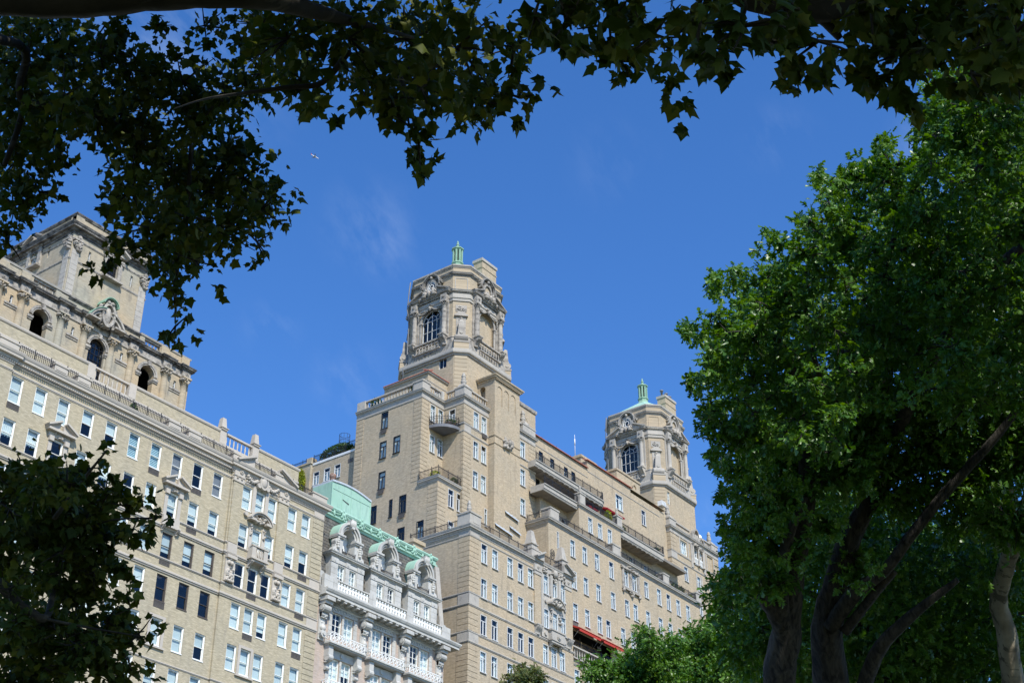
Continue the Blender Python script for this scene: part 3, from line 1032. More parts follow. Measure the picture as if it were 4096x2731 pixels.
def rake(fr, u0, z0, u1, z1, t, d0, d1, mat, parent, name='pediment'):
    """one sloping arm of a broken pediment with its base moulding"""
    L_ = math.hypot(u1 - u0, z1 - z0)
    px, pz = -(z1 - z0) / L_ * t, (u1 - u0) / L_ * t
    if pz < 0:
        px, pz = -px, -pz
    q = [(u0, z0), (u1, z1), (u1 + px, z1 + pz), (u0 + px, z0 + pz)]
    if u1 < u0:
        q = [q[1], q[0], q[3], q[2]]
    m_ = MB().prism(fr, q, d0, d1)
    q2 = [(a + px * .45, b + pz * .45) for a, b in q]
    m_.prism(fr, [(a, b + .0) for a, b in q2], d0, d1 + .09)
    lo, hi = (u0, u1) if u0 < u1 else (u1, u0)
    m_.prism(fr, [(lo, z0 - .02), (hi, z0 - .02), (hi, z1) if u1 > u0 else (hi, z0), (lo, z0) if u1 > u0 else (lo, z1)], d0, d1 - .18)
    return part(name, m_, M[mat], parent)

def pavilion_front(base, sgn=1):
    for c in (66.75, 71.5):
        pilaster(F74, c, .95, 43.8, 48.62, 'cream', base)
        m_ = MB().ob(F74, c - .55, c + .55, 0, .16, 48.62, 48.78).ob(F74, c - .52, c + .52, 0, .14, 48.78, 49.05).ob(F74, c - .57, c + .57, 0, .2, 49.05, 49.15)
        m_.ob(F74, c - .5, c + .5, 0, .15, 49.15, 49.9)
        part('capital', m_, M['pinkstone'], base)
        rosette(Fr((0, 74.70)), c + .12, 49.5, .2, 'pinkstone', base)
        for k in (-.22, .22):
            rosette(Fr((0, 74.71)), c + k, 48.92, .09, 'pinkstone', base)
        part('stone_block', MB().ob(F74, c - .46, c + .46, 0, .16, 42.95, 43.72), M['pinkstone'], base)
        m_ = MB().ob(F74, c - .45, c + .45, 0, .12, 40.75, 42.7)      # carved figure console
        m_.carve(F74, c, 41.75, .62, 1.7, .3, 5, 22)
        m_.ob(F74, c - .48, c + .48, 0, .3, 42.5, 42.75)
        for i in range(5):
            m_.ell(F74, c - .32 + .16 * i, .18, 40.82, .09, .16, .13, 6, 4)
        m_.ell(F74, c, .28, 42.1, .14, .16, .17)
        part('carved_console', m_, M['pinkstone'], base)
    rake(Fr((0, 74.75)), 66.15, 50.1, 67.95, 50.95, .16, -.1, .42, 'pinkstone', base)
    rake(Fr((0, 74.75)), 72.4, 50.1, 70.55, 50.95, .16, -.1, .42, 'pinkstone', base)
    # cartouche with garlands in the frieze
    m_ = MB()
    m_.ell(F74, 69.15, .2, 49.42, .34, .22, .5, 10, 6)
    m_.arc(F74, 69.15, 49.42, .33, .45, 0, 2 * math.pi, .05, .32, 14, 1.35)
    for s in (-1, 1):
        m_.disc(F74, 69.15 + s * .45, 49.05, .2, 0, .3)
        for i in range(7):
            t = i / 6
            m_.ell(F74, 69.15 + s * (.62 + .95 * t), .12, 49.35 - .28 * math.sin(t * math.pi) + .02 * i, .16, .16, .17, 6, 4, i)
        m_.carve(F74, 69.15 + s * 1.35, 49.25, .5, .5, .18, 9, 8)
    part('cartouche', m_, M['pinkstone'], base)
    for c in (68.48, 69.80):                                   # stone mullions of the triple windows
        for z0, z1 in ((46.75, 48.9), (43.75, 45.9)):
            part('mullion', MB().ob(F74, c - .17, c + .17, 0, .06, z0, z1), M['pinkstone'], base)
    # arched hood over the middle window, small balcony below it
    m_ = MB().arc(F74, 69.13, 45.85, 1.0, 1.16, R(20), R(160), 0, .42, 12, .85)
    m_.arc(F74, 69.13, 45.85, 1.14, 1.26, R(20), R(160), 0, .52, 12, .85)
    m_.ob(F74, 67.98, 68.6, 0, .45, 46.08, 46.26).ob(F74, 69.66, 70.28, 0, .45, 46.08, 46.26)
    m_.carve(F74, 69.13, 46.4, 1.1, .6, .35, 3, 18)
    m_.carve(F74, 68.45, 45.35, .28, .9, .2, 4, 9).carve(F74, 69.82, 45.35, .28, .9, .2, 6, 9)
    m_.disc(F74, 67.75, 46.45, .18, 0, .2)
    part('window_hood', m_, M['pinkstone'], base)
    m_ = MB().ob(F74, 68.25, 70.05, 0, .62, 43.02, 43.16).ob(F74, 68.4, 69.9, 0, .5, 42.88, 43.02)
    m_.ob(F74, 68.35, 68.75, .38, .55, 43.16, 44.0).ob(F74, 69.55, 69.95, .38, .55, 43.16, 44.0)
    m_.ob(F74, 68.3, 70.0, .34, .6, 44.0, 44.12).ob(F74, 68.35, 68.5, 0, .38, 43.16, 44.0).ob(F74, 69.8, 69.95, 0, .38, 43.16, 44.0)
    bo = part('balcony', m_, M['pinkstone'], base)
    for u in (68.9, 69.07, 69.24, 69.41):
        sub('baluster', balustermesh(.84, 'pinkstone'), bo, F74, u, .46, 43.16)
    for u in (68.5, 69.8):
        sub('bracket', scrollbracket(.22, .42, .42, 'pinkstone'), base, F74, u, 0, 42.4)
pavilion_front(LB)
# window surrounds with broken pediments
for c, zt in ((60.98, ROWS[1]), (50.88, ROWS[1])):
    m_ = MB()
    for s in (-1, 1):
        m_.ob(F75, c + s * .62 - .14, c + s * .62 + .14, 0, .10, zt - 2.9, zt + .05)
        m_.ob(F75, c + s * .62 - .17, c + s * .62 + .17, 0, .22, zt - .25, zt + .10)
    m_.ob(F75, c - .85, c + .85, 0, .12, zt + .05, zt + .42)
    m_.carve(F75, c, zt + .22, 1.2, .4, .25, 12, 16)
    m_.ob(F75, c - 1.1, c + 1.1, 0, .42, zt + .42, zt + .58)
    m_.ob(F75, c - .85, c + .85, 0, .3, zt - 2.7, zt - 2.5)
    m_.ob(F75, c - .75, c + .75, .05, .2, zt - 2.5, zt - 1.9)
    part('window_surround', m_, M['pinkstone'], LB)
    rake(F75, c - 1.15, zt + .58, c - .15, zt + 1.12, .13, -.02, .42, 'pinkstone', LB)
    rake(F75, c + 1.15, zt + .58, c + .15, zt + 1.12, .13, -.02, .42, 'pinkstone', LB)
    for s in (-1, 1):
        sub('bracket', scrollbracket(.2, .35, .3, 'pinkstone'), LB, F75, c + s * .65, 0, zt - 3.05)
for c, zt, fr in ((60.98, ROWS[4], F75), (69.13, ROWS[4], F74)):                       # plain stone frames lower down
    m_ = MB().ob(fr, c - .72, c - .5, 0, .07, zt - WH - .1, zt + .2).ob(fr, c + .5, c + .72, 0, .07, zt - WH - .1, zt + .2).ob(fr, c - .5, c + .5, 0, .07, zt, zt + .2)
    m_.ob(fr, c - .85, c + .85, 0, .14, zt - WH - .22, zt - WH - .1)
    part('window_surround', m_, M['pinkstone'], LB)
# rooftop penthouse wall with two open balustrades and pinnacles
F776 = Fr((0, 77.6))
mb = MB()
segs = [(36.5, 54.0), (58.4, 66.85), (70.95, 75.6)]
for a, b in segs:
    mb.wall(F776, a, b, 50, 53.8)
    mb.quad((a, 77.6, 53.8), (b, 77.6, 53.8), (b, 78.0, 53.8), (a, 78.0, 53.8))
for a, b in ((54.0, 58.4), (66.85, 70.95)):
    mb.wall(F776, a, b, 50, 52.85)
mb.quad((75.6, 77.6, 50), (75.6, 96, 50), (75.6, 96, 53.8), (75.6, 77.6, 53.8))
mb.quad((75.2, 96, 50), (75.2, 78.0, 50), (75.2, 78.0, 53.8), (75.2, 96, 53.8))
mb.quad((75.2, 78, 53.8), (75.6, 78, 53.8), (75.6, 96, 53.8), (75.2, 96, 53.8))
part('penthouse_wall', mb, M['cream'], LB)
part('roof_slab', MB().box(36.6, 75.2, 78.0, 96, 52.0, 52.4), M['stone'], LB)
part('stone_band', MB().sweep([(36.5, 77.6), (75.6, 77.6), (75.6, 96)], band(.05, 52.55, 52.85)), M['pinkstone'], LB)
for a, b in segs:
    part('coping', MB().sweep([(a, 77.6), (b, 77.6)] + ([(75.6, 96)] if b > 75 else []), [(-.42, 53.8), (.06, 53.8), (.1, 53.9), (.1, 54.0), (-.42, 54.02)]), M['pinkstone'], LB)
for a, b in ((54.0, 58.4), (66.85, 70.95)):
    for c in (a + .3, b - .3):
        part('stone_pier', MB().ob(F776, c - .32, c + .32, -.4, .06, 52.86, 54.04), M['pinkstone'], LB)
        if a > 60:
            sub('obelisk', obeliskmesh(.52, 1.15, 'pinkstone'), LB, F776, c, -.17, 54.04)
    balustrade(LB, F776, a + .62, b - .62, 52.86, 54.0, -.17, 'pinkstone', .37)
# loggia storey
FL = Fr((0, 80.0))
BAYS = [(50.97, .68, 'open'), (56.16, .74, 'glass'), (60.95, .68, 'open')]
LCOL = [47.3, 49.23, 52.68, 54.8, 57.35, 59.28, 62.65, 64.6]
mb = MB()
edges = [47.0, 48.9, 53.2, 54.6, 57.7, 59.2, 62.9, 65.1]
def slot(c):
    return (c - .13, c + .13, 57.06, 57.72)
mb.wall(FL, 46.6, 48.9, 52, 59.0, [slot(48.42)], .2)
mb.archwall(FL, 48.9, 53.0, 52, 59.0, 50.97, .68, 53.4, 57.05, .5)
mb.wall(FL, 53.0, 54.4, 52, 59.0, [slot(53.83)], .2)
mb.archwall(FL, 54.4, 57.9, 52, 59.0, 56.16, .74, 53.4, 57.1, .4)
mb.wall(FL, 57.9, 59.0, 52, 59.0, [slot(58.42)], .2)
mb.archwall(FL, 59.0, 63.0, 52, 59.0, 60.95, .68, 53.4, 57.05, .5)
mb.wall(FL, 63.0, 65.1, 52, 59.0, [slot(63.75)], .2)
mb.quad((65.1, 80, 52), (65.1, 90, 52), (65.1, 90, 59), (65.1, 80, 59))
mb.quad((46.6, 90, 52), (46.6, 80, 52), (46.6, 80, 59), (46.6, 90, 59))
part('loggia_wall', mb, M['greybrick'], LB)
part('interior', MB().box(47.2, 64.6, 82.4, 89.5, 52.1, 58.8), M['dark'], LB)
part('loggia_roof', MB().box(46.5, 65.1, 80.0, 90, 58.9, 59.1), M['stone'], LB)
for c, r, k in BAYS:
    m_ = MB().arc(FL, c, 57.05, r, r + .3, 0, math.pi, -.05, .09, 16).arc(FL, c, 57.05, r + .12, r + .3, 0, math.pi, .08, .14, 16)
    m_.prism(FL, [(c - .11, 57.05 + r), (c + .11, 57.05 + r), (c + .17, 57.05 + r + .38), (c - .17, 57.05 + r + .38)], 0, .24)
    m_.carve(FL, c, 57.3 + r, .2, .3, .25, 2, 5)
    part('arch_moulding', m_, M['sooty'], LB)
    for s in (-1, 1):
        a, b = sorted((c + s * (r - .06), c + s * (r + .42)))
        part('impost', MB().ob(FL, a, b, -.5, .14, 56.72, 56.92).ob(FL, a + .02, b - .02, -.5, .08, 56.6, 56.72), M['sooty'], LB)
archwindow(FL, 56.16, .74, 53.4, 57.1, LB, 'iron', 4, 7, -.25)
for c in (48.42, 53.83, 58.42, 63.75):
    gridwin(FL, c - .13, .26, 57.72, .66, LB, 1, 2, 'greyframe', 0, .2)
    part('stone_band', MB().ob(FL, c - .55, c + .55, 0, .06, 56.70, 56.78).ob(FL, c - .55, c + .55, 0, .1, 56.86, 57.0), M['sooty'], LB)
for c in LCOL:
    sub('column', columnmesh(.32, 4.9, 'greybrick'), LB, FL, c, .0, 53.35)
    m_ = MB().carve(FL, c, 58.0, .8, .4, .42, int(c * 10), 14)
    m_.ob(FL, c - .46, c + .46, 0, .42, 58.2, 58.32)
    part('capital', m_, M['sooty'], LB)
    m_ = MB().ob(FL, c - .4, c + .4, 0, .26, 58.32, 58.82)
    part('entablature_block', m_, M['sooty'], LB)
    rosette(Fr((0, 79.74)), c + .05, 58.58, .17, 'sooty', LB)
lp, prev = [(46.6, 90), (46.6, 80)], None
for c in LCOL:
    lp += [(c - .42, 80), (c - .42, 79.78), (c + .42, 79.78), (c + .42, 80)]
lp += [(65.1, 80), (65.1, 90)]
part('entablature', MB().sweep([(46.6, 90), (46.6, 80), (65.1, 80), (65.1, 90)], [(-.02, 58.28), (.08, 58.28), (.08, 58.4), (.05, 58.42), (.05, 58.8), (-.02, 58.8)]), M['sooty'], LB)
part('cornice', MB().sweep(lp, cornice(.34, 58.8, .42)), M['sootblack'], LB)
for a, b in ((46.6, 49.9), (51.9, 53.0), (59.9, 60.35), (61.95, 65.0)):
    part('parapet', MB().ob(FL, a, b, -.45, -.05, 59.2, 60.1), M['greybrick'], LB)
for q in ([(46.6, 80.05), (53.0, 80.05)], [(59.9, 80.05), (65.0, 80.05), (65.0, 90)]):
    part('coping', MB().sweep(q, [(-.45, 60.1), (.06, 60.1), (.1, 60.25), (-.45, 60.28)]), M['stone'], LB)
for a, b in ((49.9, 51.9), (60.35, 61.95)):
    balustrade(LB, FL, a, b, 59.2, 60.1, -.25, 'sooty', .3)
for c in (47.3, 49.2, 62.4, 64.5):
    part('parapet_pier', MB().ob(FL, c - .4, c + .4, -.4, .06, 59.22, 60.1), M['greybrick'], LB)
# great cartouche with a copper hood over the middle bay
m_ = MB()
FC = Fr((0, 79.75))
m_.ell(FC, 56.2, .15, 59.75, .42, .3, .85, 12, 8)
m_.arc(FC, 56.2, 59.75, .45, .62, 0, 2 * math.pi, 0, .5, 20, 1.75)
for s in (-1, 1):
    m_.ell(FC, 56.2 + s * .2, .4, 60.75, .25, .2, .2)
    for i in range(9):
        t = i / 8
        m_.ell(FC, 56.2 + s * (.68 + .1 * math.sin(t * 6)), .25, 60.3 - 1.5 * t, .14, .2, .16, 6, 4)
    m_.ell(FC, 56.2 + s * .95, .25, 58.95, .2, .2, .16)
    a0, a1 = (R(100), R(160)) if s < 0 else (R(20), R(80))
    m_.arc(FC, 56.2, 58.35, 1.62, 1.78, a0, a1, -.2, .55, 8, 1.0)
    m_.arc(FC, 56.2, 58.35, 1.40, 1.60, a0, a1, -.2, .40, 8, 1.0)
    m_.ob(FC, *sorted((56.2 + s * .7, 56.2 + s * 1.75)), -.2, .6, 58.86, 59.0)
m_.carve(FC, 56.2, 58.9, .9, .4, .35, 8, 12)
part('cartouche', m_, M['sooty'], LB, 'weathered oval shield between broken curved pediment arms')
m_ = MB().arc(FC, 56.2, 60.4, .66, .72, R(8), R(172), -.25, .7, 12, 1.05)
m_.arc(FC, 56.2, 58.35, 1.79, 1.84, R(100), R(158), -.3, .62, 6, 1.0)
m_.arc(FC, 56.2, 60.4, .60, .66, R(8), R(172), -.25, .62, 12, 1.05)
part('copper_hood', m_, M['copper2'], LB, 'green copper hood above the oval shield')
# square tower
FT = Fr((0, 80.15)); FTS = Fr((52.5, 0), (0, -1))
X0, X1, YA, YB = 52.5, 59.85, 80.15, 88.2
sw = [(55.9, 56.85, 63.45, 65.0), (54.1, 54.32, 63.7, 64.7), (58.2, 58.42, 63.7, 64.7)]
sws = [(-85.15, -84.2, 64.2, 65.8), (-83.1, -82.85, 64.4, 65.4), (-87.0, -86.75, 64.4, 65.4)]
mb = MB().wall(FT, X0, X1, 59, 67.2, sw, .3).wall(FTS, -YB, -YA, 59, 67.2, sws, .3)
mb.quad((X1, YA, 59), (X1, YB, 59), (X1, YB, 67.2), (X1, YA, 67.2)).quad((X1, YB, 59), (X0, YB, 59), (X0, YB, 67.2), (X1, YB, 67.2))
mb.quad((X0, YA, 67.0), (X1, YA, 67.0), (X1, YB, 67.0), (X0, YB, 67.0))
part('tower_wall', mb, M['greybrick'], LB)
part('interior', MB().box(X0 + 1, X1 - 1, YA + 1, YB - 1, 59.2, 66.9), M['dark'], LB)
gridwin(FT, 55.9, .95, 65.0, 1.55, LB, 5, 6, 'iron', 0, .3)
gridwin(FTS, -85.15, .95, 65.8, 1.6, LB, 2, 2, 'white', 3, .3)
for fr, us in ((FT, (54.1, 58.2)), (FTS, (-83.1, -87.0))):
    for u in us:
        gridwin(fr, u, .24, 64.7 if fr is FT else 65.4, 1.0, LB, 1, 2, 'greyframe', 0, .3)
tp = [(X0, YB), (X0, YA), (X1, YA), (X1, YB)]
part('cornice', MB().sweep(tp, cornice(.55, 65.55, .75)), M['sootblack'], LB)
part('string_course', MB().sweep(tp, band(.07, 65.0, 65.14)), M['sooty'], LB)
part('string_course', MB().sweep(tp, band(.06, 63.2, 63.36)), M['sooty'], LB)
part('base_moulding', MB().sweep(tp, band(.16, 59.95, 60.2)), M['sootblack'], LB)
part('coping', MB().sweep(tp, [(-.4, 67.15), (.06, 67.15), (.12, 67.3), (.12, 67.4), (-.4, 67.45)]), M['sootblack'], LB)
part('parapet_pier', MB().ob(FT, X0 - .06, X0 + .7, -.4, .06, 66.3, 67.15).ob(FTS, -YA - .6, -YA + .04, -.4, .06, 66.3, 67.15), M['greybrick'], LB)
for fr, c in ((FT, X0 + .42), (FT, X1 - .42), (FTS, -YA - .42), (FTS, -YB + .42)):
    n = 9
    for i in range(n):
        z0 = 60.2 + 4.0 * i / n
        sub('corner_stone', shared(('cst',), lambda: MB().ob(LOC, -.32, .32, -.02, .06, 0, 4.0 / 9 - .02).mesh('corner_stone', M['stone'])), LB, fr, c, 0, z0)
    m_ = MB().carve(fr, c, 64.5, .62, .7, .3, 21, 20)
    m_.ob(fr, c - .42, c + .42, 0, .3, 64.9, 65.05)
    part('capital', m_, M['sooty'], LB)
    part('scroll', MB().disc(fr, c + .12, 65.3, .19, 0, .16).disc(fr, c + .12, 65.3, .1, .16, .2), M['sooty'], LB)
for fr, c, zt, hh in ((FT, 56.38, 65.0, 1.55), (FTS, -84.67, 65.8, 1.6)):
    m_ = MB()
    for s in (-1, 1):
        m_.ob(fr, c + s * .68 - .18, c + s * .68 + .18, 0, .16, zt - hh - .1, zt + .1)
        m_.disc(fr, c + s * .85, zt + .1, .17, 0, .22)
    m_.ob(fr, c - .95, c + .95, 0, .42, zt - hh - .28, zt - hh - .1)
    m_.ob(fr, c - .95, c + .95, 0, .25, zt + .1, zt + .26)
    m_.carve(fr, c, zt + .35, 1.1, .5, .3, 17, 14)
    part('window_surround', m_, M['sooty'], LB)
    rake(fr, c - 1.1, zt + .55, c - .2, zt + 1.05, .14, -.02, .5, 'sooty', LB)
    rake(fr, c + 1.1, zt + .55, c + .2, zt + 1.05, .14, -.02, .5, 'sooty', LB)
bush('potted_shrub', 'small green conical shrub on the cream building terrace behind the iron railing', 'shrub', (57.05, 75.75, 50.0), .30, .30, .62, 260, 'shrubleaf', .09, None, 4, .2)
# ------------------------------------------------------------------ white town house with slate mansard and green copper crown
TH = thing('town_house', 'narrow white town house with slate mansard, arched dormers and green copper crown', 'building', (84, 80, 0))
TX0, TX1 = 76.15, 91.75
BC = [79.2, 83.88, 88.55]
FH = Fr((0, 75.05))
ops = []
cs = [0, 2, 1, 2, 3, 0]
k = 0
TROWS = [(41.95, 1.95), (38.3, 2.1), (34.6, 2.1)]
for c in BC:
    for zt, h in TROWS:
        for s in (-1, 1):
            u = c - 1.22 if s < 0 else c + .12
            ops.append((u, u + 1.1, zt - h, zt))
            gridwin(FH, u, 1.1, zt, h, TH, 2, 4, 'white', [0, 2, 2, 1, 3, 0, 2][k % 7], .3)
            k += 1
mb = MB().wall(FH, TX0, TX1, 0, 42.6, ops, .3)
mb.quad((TX1, 75.05, 0), (TX1, 92, 0), (TX1, 92, 50.5), (TX1, 75.05, 42.6))
mb.quad((TX0, 92, 0), (TX0, 75.05, 0), (TX0, 75.05, 42.6), (TX0, 92, 50.5))
mb.quad((TX1, 92, 0), (TX0, 92, 0), (TX0, 92, 50.5), (TX1, 92, 50.5))
part('wall', mb, M['pinkbrick'], TH)
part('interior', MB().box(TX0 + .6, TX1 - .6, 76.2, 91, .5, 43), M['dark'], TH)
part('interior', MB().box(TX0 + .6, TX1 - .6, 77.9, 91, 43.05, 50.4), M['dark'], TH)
def scrolled_pilaster(u, z0, z1):
    m_ = MB().ob(FH, u - .32, u + .32, 0, .14, z0, z1)
    m_.ob(FH, u - .26, u + .26, .12, .2, z0 + .2, z1 - .3)
    m_.carve(FH, u, z0 + 1.5, .4, 1.0, .28, int(u * 7), 10)
    m_.disc(FH, u, z0 + .45, .3, .1, .42, 12).disc(FH, u, z0 + .45, .14, .4, .5, 8)
    m_.ell(FH, u, .25, z0 + .9, .26, .28, .3)
    part('pilaster', m_, M['terra'], TH)
    # big scroll bracket under the cornice
    q = MB()
    q.tube([FH.p(u - .36, .42, z1 + .0), FH.p(u + .36, .42, z1 + .0)], .32, 14, False)
    for e in (-.40, .40):
        q.tube([FH.p(u + e - .03, .42, z1), FH.p(u + e + .03, .42, z1)], .2, 10, False)
    q.tube([FH.p(u - .3, .25, z1 - .5), FH.p(u + .3, .25, z1 - .5)], .2, 10, False)
    for s in (-1, 1):
        sfr = Fr(FH.p(u + s * .34, 0, 0)[:2], (0, s))
    q.ob(FH, u - .38, u + .38, 0, .8, z1 + .3, z1 + .55).ob(FH, u - .46, u + .46, 0, 1.0, z1 + .55, z1 + .85)
    q.ob(FH, u - .3, u + .3, 0, .35, z1 - .75, z1 + .1)
    q.carve(FH, u, z1 - .45, .4, .6, .4, 5, 8)
    part('scroll_bracket', q, M['terra'], TH)
for u in (76.75, 81.5, 86.2, 90.95):
    scrolled_pilaster(u, 39.3, 41.75)
for c in BC:                                                    # stone frames, friezes, iron balconies
    for (zt, h) in TROWS:
        for u0, u1 in ((c - 1.62, c - 1.24), (c - .10, c + .10), (c + 1.24, c + 1.62)):
            n = 5
            for i in range(n):
                sub('stone_block', shared(('tb', round(u1 - u0, 2), round(h, 2)), lambda: MB().ob(LOC, 0, u1 - u0, -.28, .05, 0, h / n - .018).mesh('stone_block', M['terra'])), TH, FH, u0, 0, zt - h + h * i / n)
    m_ = MB().ob(FH, c - 1.62, c + 1.62, 0, .06, 41.96, 42.45)
    for i in range(9):
        m_.ell(FH, c - 1.3 + .325 * i, .07, 42.2, .12, .05, .12, 6, 3)
    part('frieze', m_, M['terra'], TH)
    for zb in (39.55, 35.9):
        w_ = 2.05
        m_ = MB().ob(FH, c - w_, c + w_, 0, .78, zb - .42, zb - .28).ob(FH, c - w_ + .08, c + w_ - .08, 0, .68, zb - .52, zb - .42)
        part('balcony_slab', m_, M['terra'], TH)
        rl = MB()
        z0, z1 = zb - .28, zb + .42
        for (a, b) in (((c - w_ + .08, .70), (c + w_ - .08, .70)), ((c - w_ + .08, 0), (c - w_ + .08, .70)), ((c + w_ - .08, .70), (c + w_ - .08, 0))):
            p, q = FH.p(a[0], a[1], 0), FH.p(b[0], b[1], 0)
            L_ = math.hypot(q[0] - p[0], q[1] - p[1])
            f = Fr(p[:2], ((q[0] - p[0]) / L_, (q[1] - p[1]) / L_))
            rl.ob(f, 0, L_, -.03, .03, z1 - .06, z1).ob(f, 0, L_, -.03, .03, z0, z0 + .05)
            n = max(1, int(L_ / .42))
            for i in range(n):
                u = L_ * (i + .5) / n
                rl.arc(f, u, (z0 + z1) / 2, .11, .16, 0, 2 * math.pi, -.02, .02, 10)
                rl.arc(f, u - .1, z0 + .2, .06, .10, 0, 2 * math.pi, -.02, .02, 7).arc(f, u + .1, z1 - .2, .06, .10, 0, 2 * math.pi, -.02, .02, 7)
                rl.ob(f, u - .21, u - .18, -.02, .02, z0, z1)
            rl.ob(f, L_ - .03, L_, -.02, .02, z0, z1)
        part('balcony_railing', rl, M['white'], TH)
    for s in (-1, 1):
        m_ = MB().ob(FH, c + s * 1.62 - .26, c + s * 1.62 + .26, 0, .5, 38.2, 39.05)
        m_.carve(FH, c + s * 1.62, 38.0, .4, .9, .35, 8, 9)
        m_.tube([FH.p(c + s * 1.62 - .25, .3, 38.1), FH.p(c + s * 1.62 + .25, .3, 38.1)], .28, 12, False).tube([FH.p(c + s * 1.62 - .2, .14, 37.3), FH.p(c + s * 1.62 + .2, .14, 37.3)], .16, 10, False)
        part('scroll_bracket', m_, M['terra'], TH)
    part('frieze', MB().ob(FH, c - 1.36, c + 1.36, 0, .1, 38.32, 38.95).disc(FH, c, 38.65, .2, .1, .2), M['terra'], TH)
# main cornice: dentils, modillions, projecting slab, parapet with pierced panels
cp = [(TX0, 75.05), (TX1, 75.05), (TX1, 76.6)]
part('cornice', MB().sweep(cp, [(-.02, 42.30), (.1, 42.30), (.15, 42.42), (.15, 42.60), (.3, 42.66), (.3, 42.72), (.92, 42.74), (.92, 42.92), (1.0, 42.98), (1.08, 43.14), (1.08, 43.24), (-.02, 43.27)]), M['terra'], TH)
m_ = MB()
dentils(m_, FH, TX0, TX1, 42.42, 42.58, .13, .27, .15)
part('dentil_band', m_, M['terra'], TH)['kind'] = 'stuff'
mm = shared(('mod',), lambda: MB().ob(LOC, -.15, .15, 0, .62, 0, .13).ob(LOC, -.17, .17, 0, .66, .13, .17).mesh('modillion', M['terra']))
for c in BC:
    for i in range(5):
        sub('modillion', mm, TH, FH, c - 1.5 + .75 * i, .28, 42.56)
part('parapet_base', MB().ob(FH, TX0, TX1, .1, .72, 43.26, 43.5), M['terra'], TH)
for a, b in ((TX0, 77.7), (81.35, 82.2), (86.0, 86.9), (90.6, TX1)):
    n = max(2, int((b - a) / .5))
    for r_ in range(2):
        for i in range(n):
            w_ = (b - a) / n
            sub('stone_block', shared(('pb', round(w_, 2)), lambda: MB().ob(LOC, 0, w_ - .015, -.3, 0, 0, .44).mesh('stone_block', M['terra'])), TH, FH, a + i * w_, .68, 43.5 + r_ * .455)
for a, b in ((77.7, 81.35), (82.2, 86.0), (86.9, 90.6)):
    m_ = MB().ob(FH, a, b, .42, .66, 43.5, 43.56).ob(FH, a, b, .40, .70, 44.22, 44.32)
    po = part('balustrade', m_, M['terra'], TH)
    n = 11
    me = shared(('pp', round((b - a) / n, 2)), lambda: MB().ob(LOC, -.10, .10, -.05, .05, 0, .66).disc(LOC, 0, .33, .15, -.04, .06, 8).ell(LOC, 0, .06, .55, .1, .05, .09, 6, 3).mesh('pierced_panel', M['white']))
    for i in range(n):
        sub('pierced_panel', me, po, FH, a + (b - a) * (i + .5) / n, .55, 43.56)
# mansard: sloping slates in courses
MY0, MY1, MZ0, MZ1 = 75.2, 76.1, 43.3, 50.3
part('mansard', MB().quad((TX0 + .1, MY0, MZ0), (TX1 - .2, MY0, MZ0), (TX1 - .2, MY1, MZ1), (TX0 + .1, MY1, MZ1)), M['slate'], TH)
slope = math.atan2(MY1 - MY0, MZ1 - MZ0)
def slatemesh():
    v = [(-.17, 0, 0), (.17, 0, 0), (.17, .0, .34), (-.17, .0, .34), (-.17, -.03, 0), (.17, -.03, 0)]
    return MB().add(v, [(4, 5, 2, 3), (4, 0, 1, 5), (4, 3, 0), (5, 1, 2)]).mesh('slate', M['slate'])
sm_ = slatemesh()
slates = []
nr = 24
for j in range(nr):
    z = 43.6 + (MZ1 - 43.9) * j / nr
    y = MY0 + (MY1 - MY0) * (z - MZ0) / (MZ1 - MZ0)
    x = TX0 + .3 + (.18 if j % 2 else 0)
    while x < TX1 - .4:
        hid = any(abs(x - c) < (1.9 if z < 46.6 else 1.2 if z < 49 else .6) for c in BC)
        if not hid:
            slates.append((x, y - .012, z))
        x += .36
slates.sort(key=lambda p: -p[2])
rest = MB()
rngs = random.Random(2)
pick = set(rngs.sample(range(len(slates)), min(300, len(slates))))
mo = [o for o in TH.children if o.name.startswith('mansard')][0]
for i, (x, y, z) in enumerate(slates):
    if i in pick:
        o = link('slate', sm_, mo, (x, y, z))
        o.rotation_euler = (-slope, 0, 0)
    else:
        dz, dy = .34 * math.cos(slope), .34 * math.sin(slope)
        rest.add([(x - .17, y, z), (x + .17, y, z), (x + .17, y + dy, z + dz), (x - .17, y + dy, z + dz), (x - .17, y - .03, z), (x + .17, y - .03, z)], [(4, 5, 2, 3), (4, 0, 1, 5), (4, 3, 0), (5, 1, 2)])
if rest.f:
    ro = link('slates', rest.mesh('slates', M['slate']), mo)
    ro['kind'] = 'stuff'
# sloping stone verges at the two ends
for x0, x1 in ((TX0 + .0, TX0 + .35), (TX1 - .55, TX1)):
    sf = Fr((x0, 0), (0, -1))
    m_ = MB().prism(sf, [(-MY0 - .6, 43.3), (-MY0 + .28, 43.3), (-MY1 + .28, MZ1), (-MY1 - .6, MZ1)], -(x1 - x0), 0)
    part('stone_verge', m_, M['stone'], TH)
    part('verge_scroll', MB().disc(Fr((0, 75.0)), (x0 + x1) / 2, 44.5, .3, -.2, .15).ob(Fr((0, 75.0)), x0 - .1, x1 + .1, -.3, .2, 43.5, 44.2), M['terra'], TH)
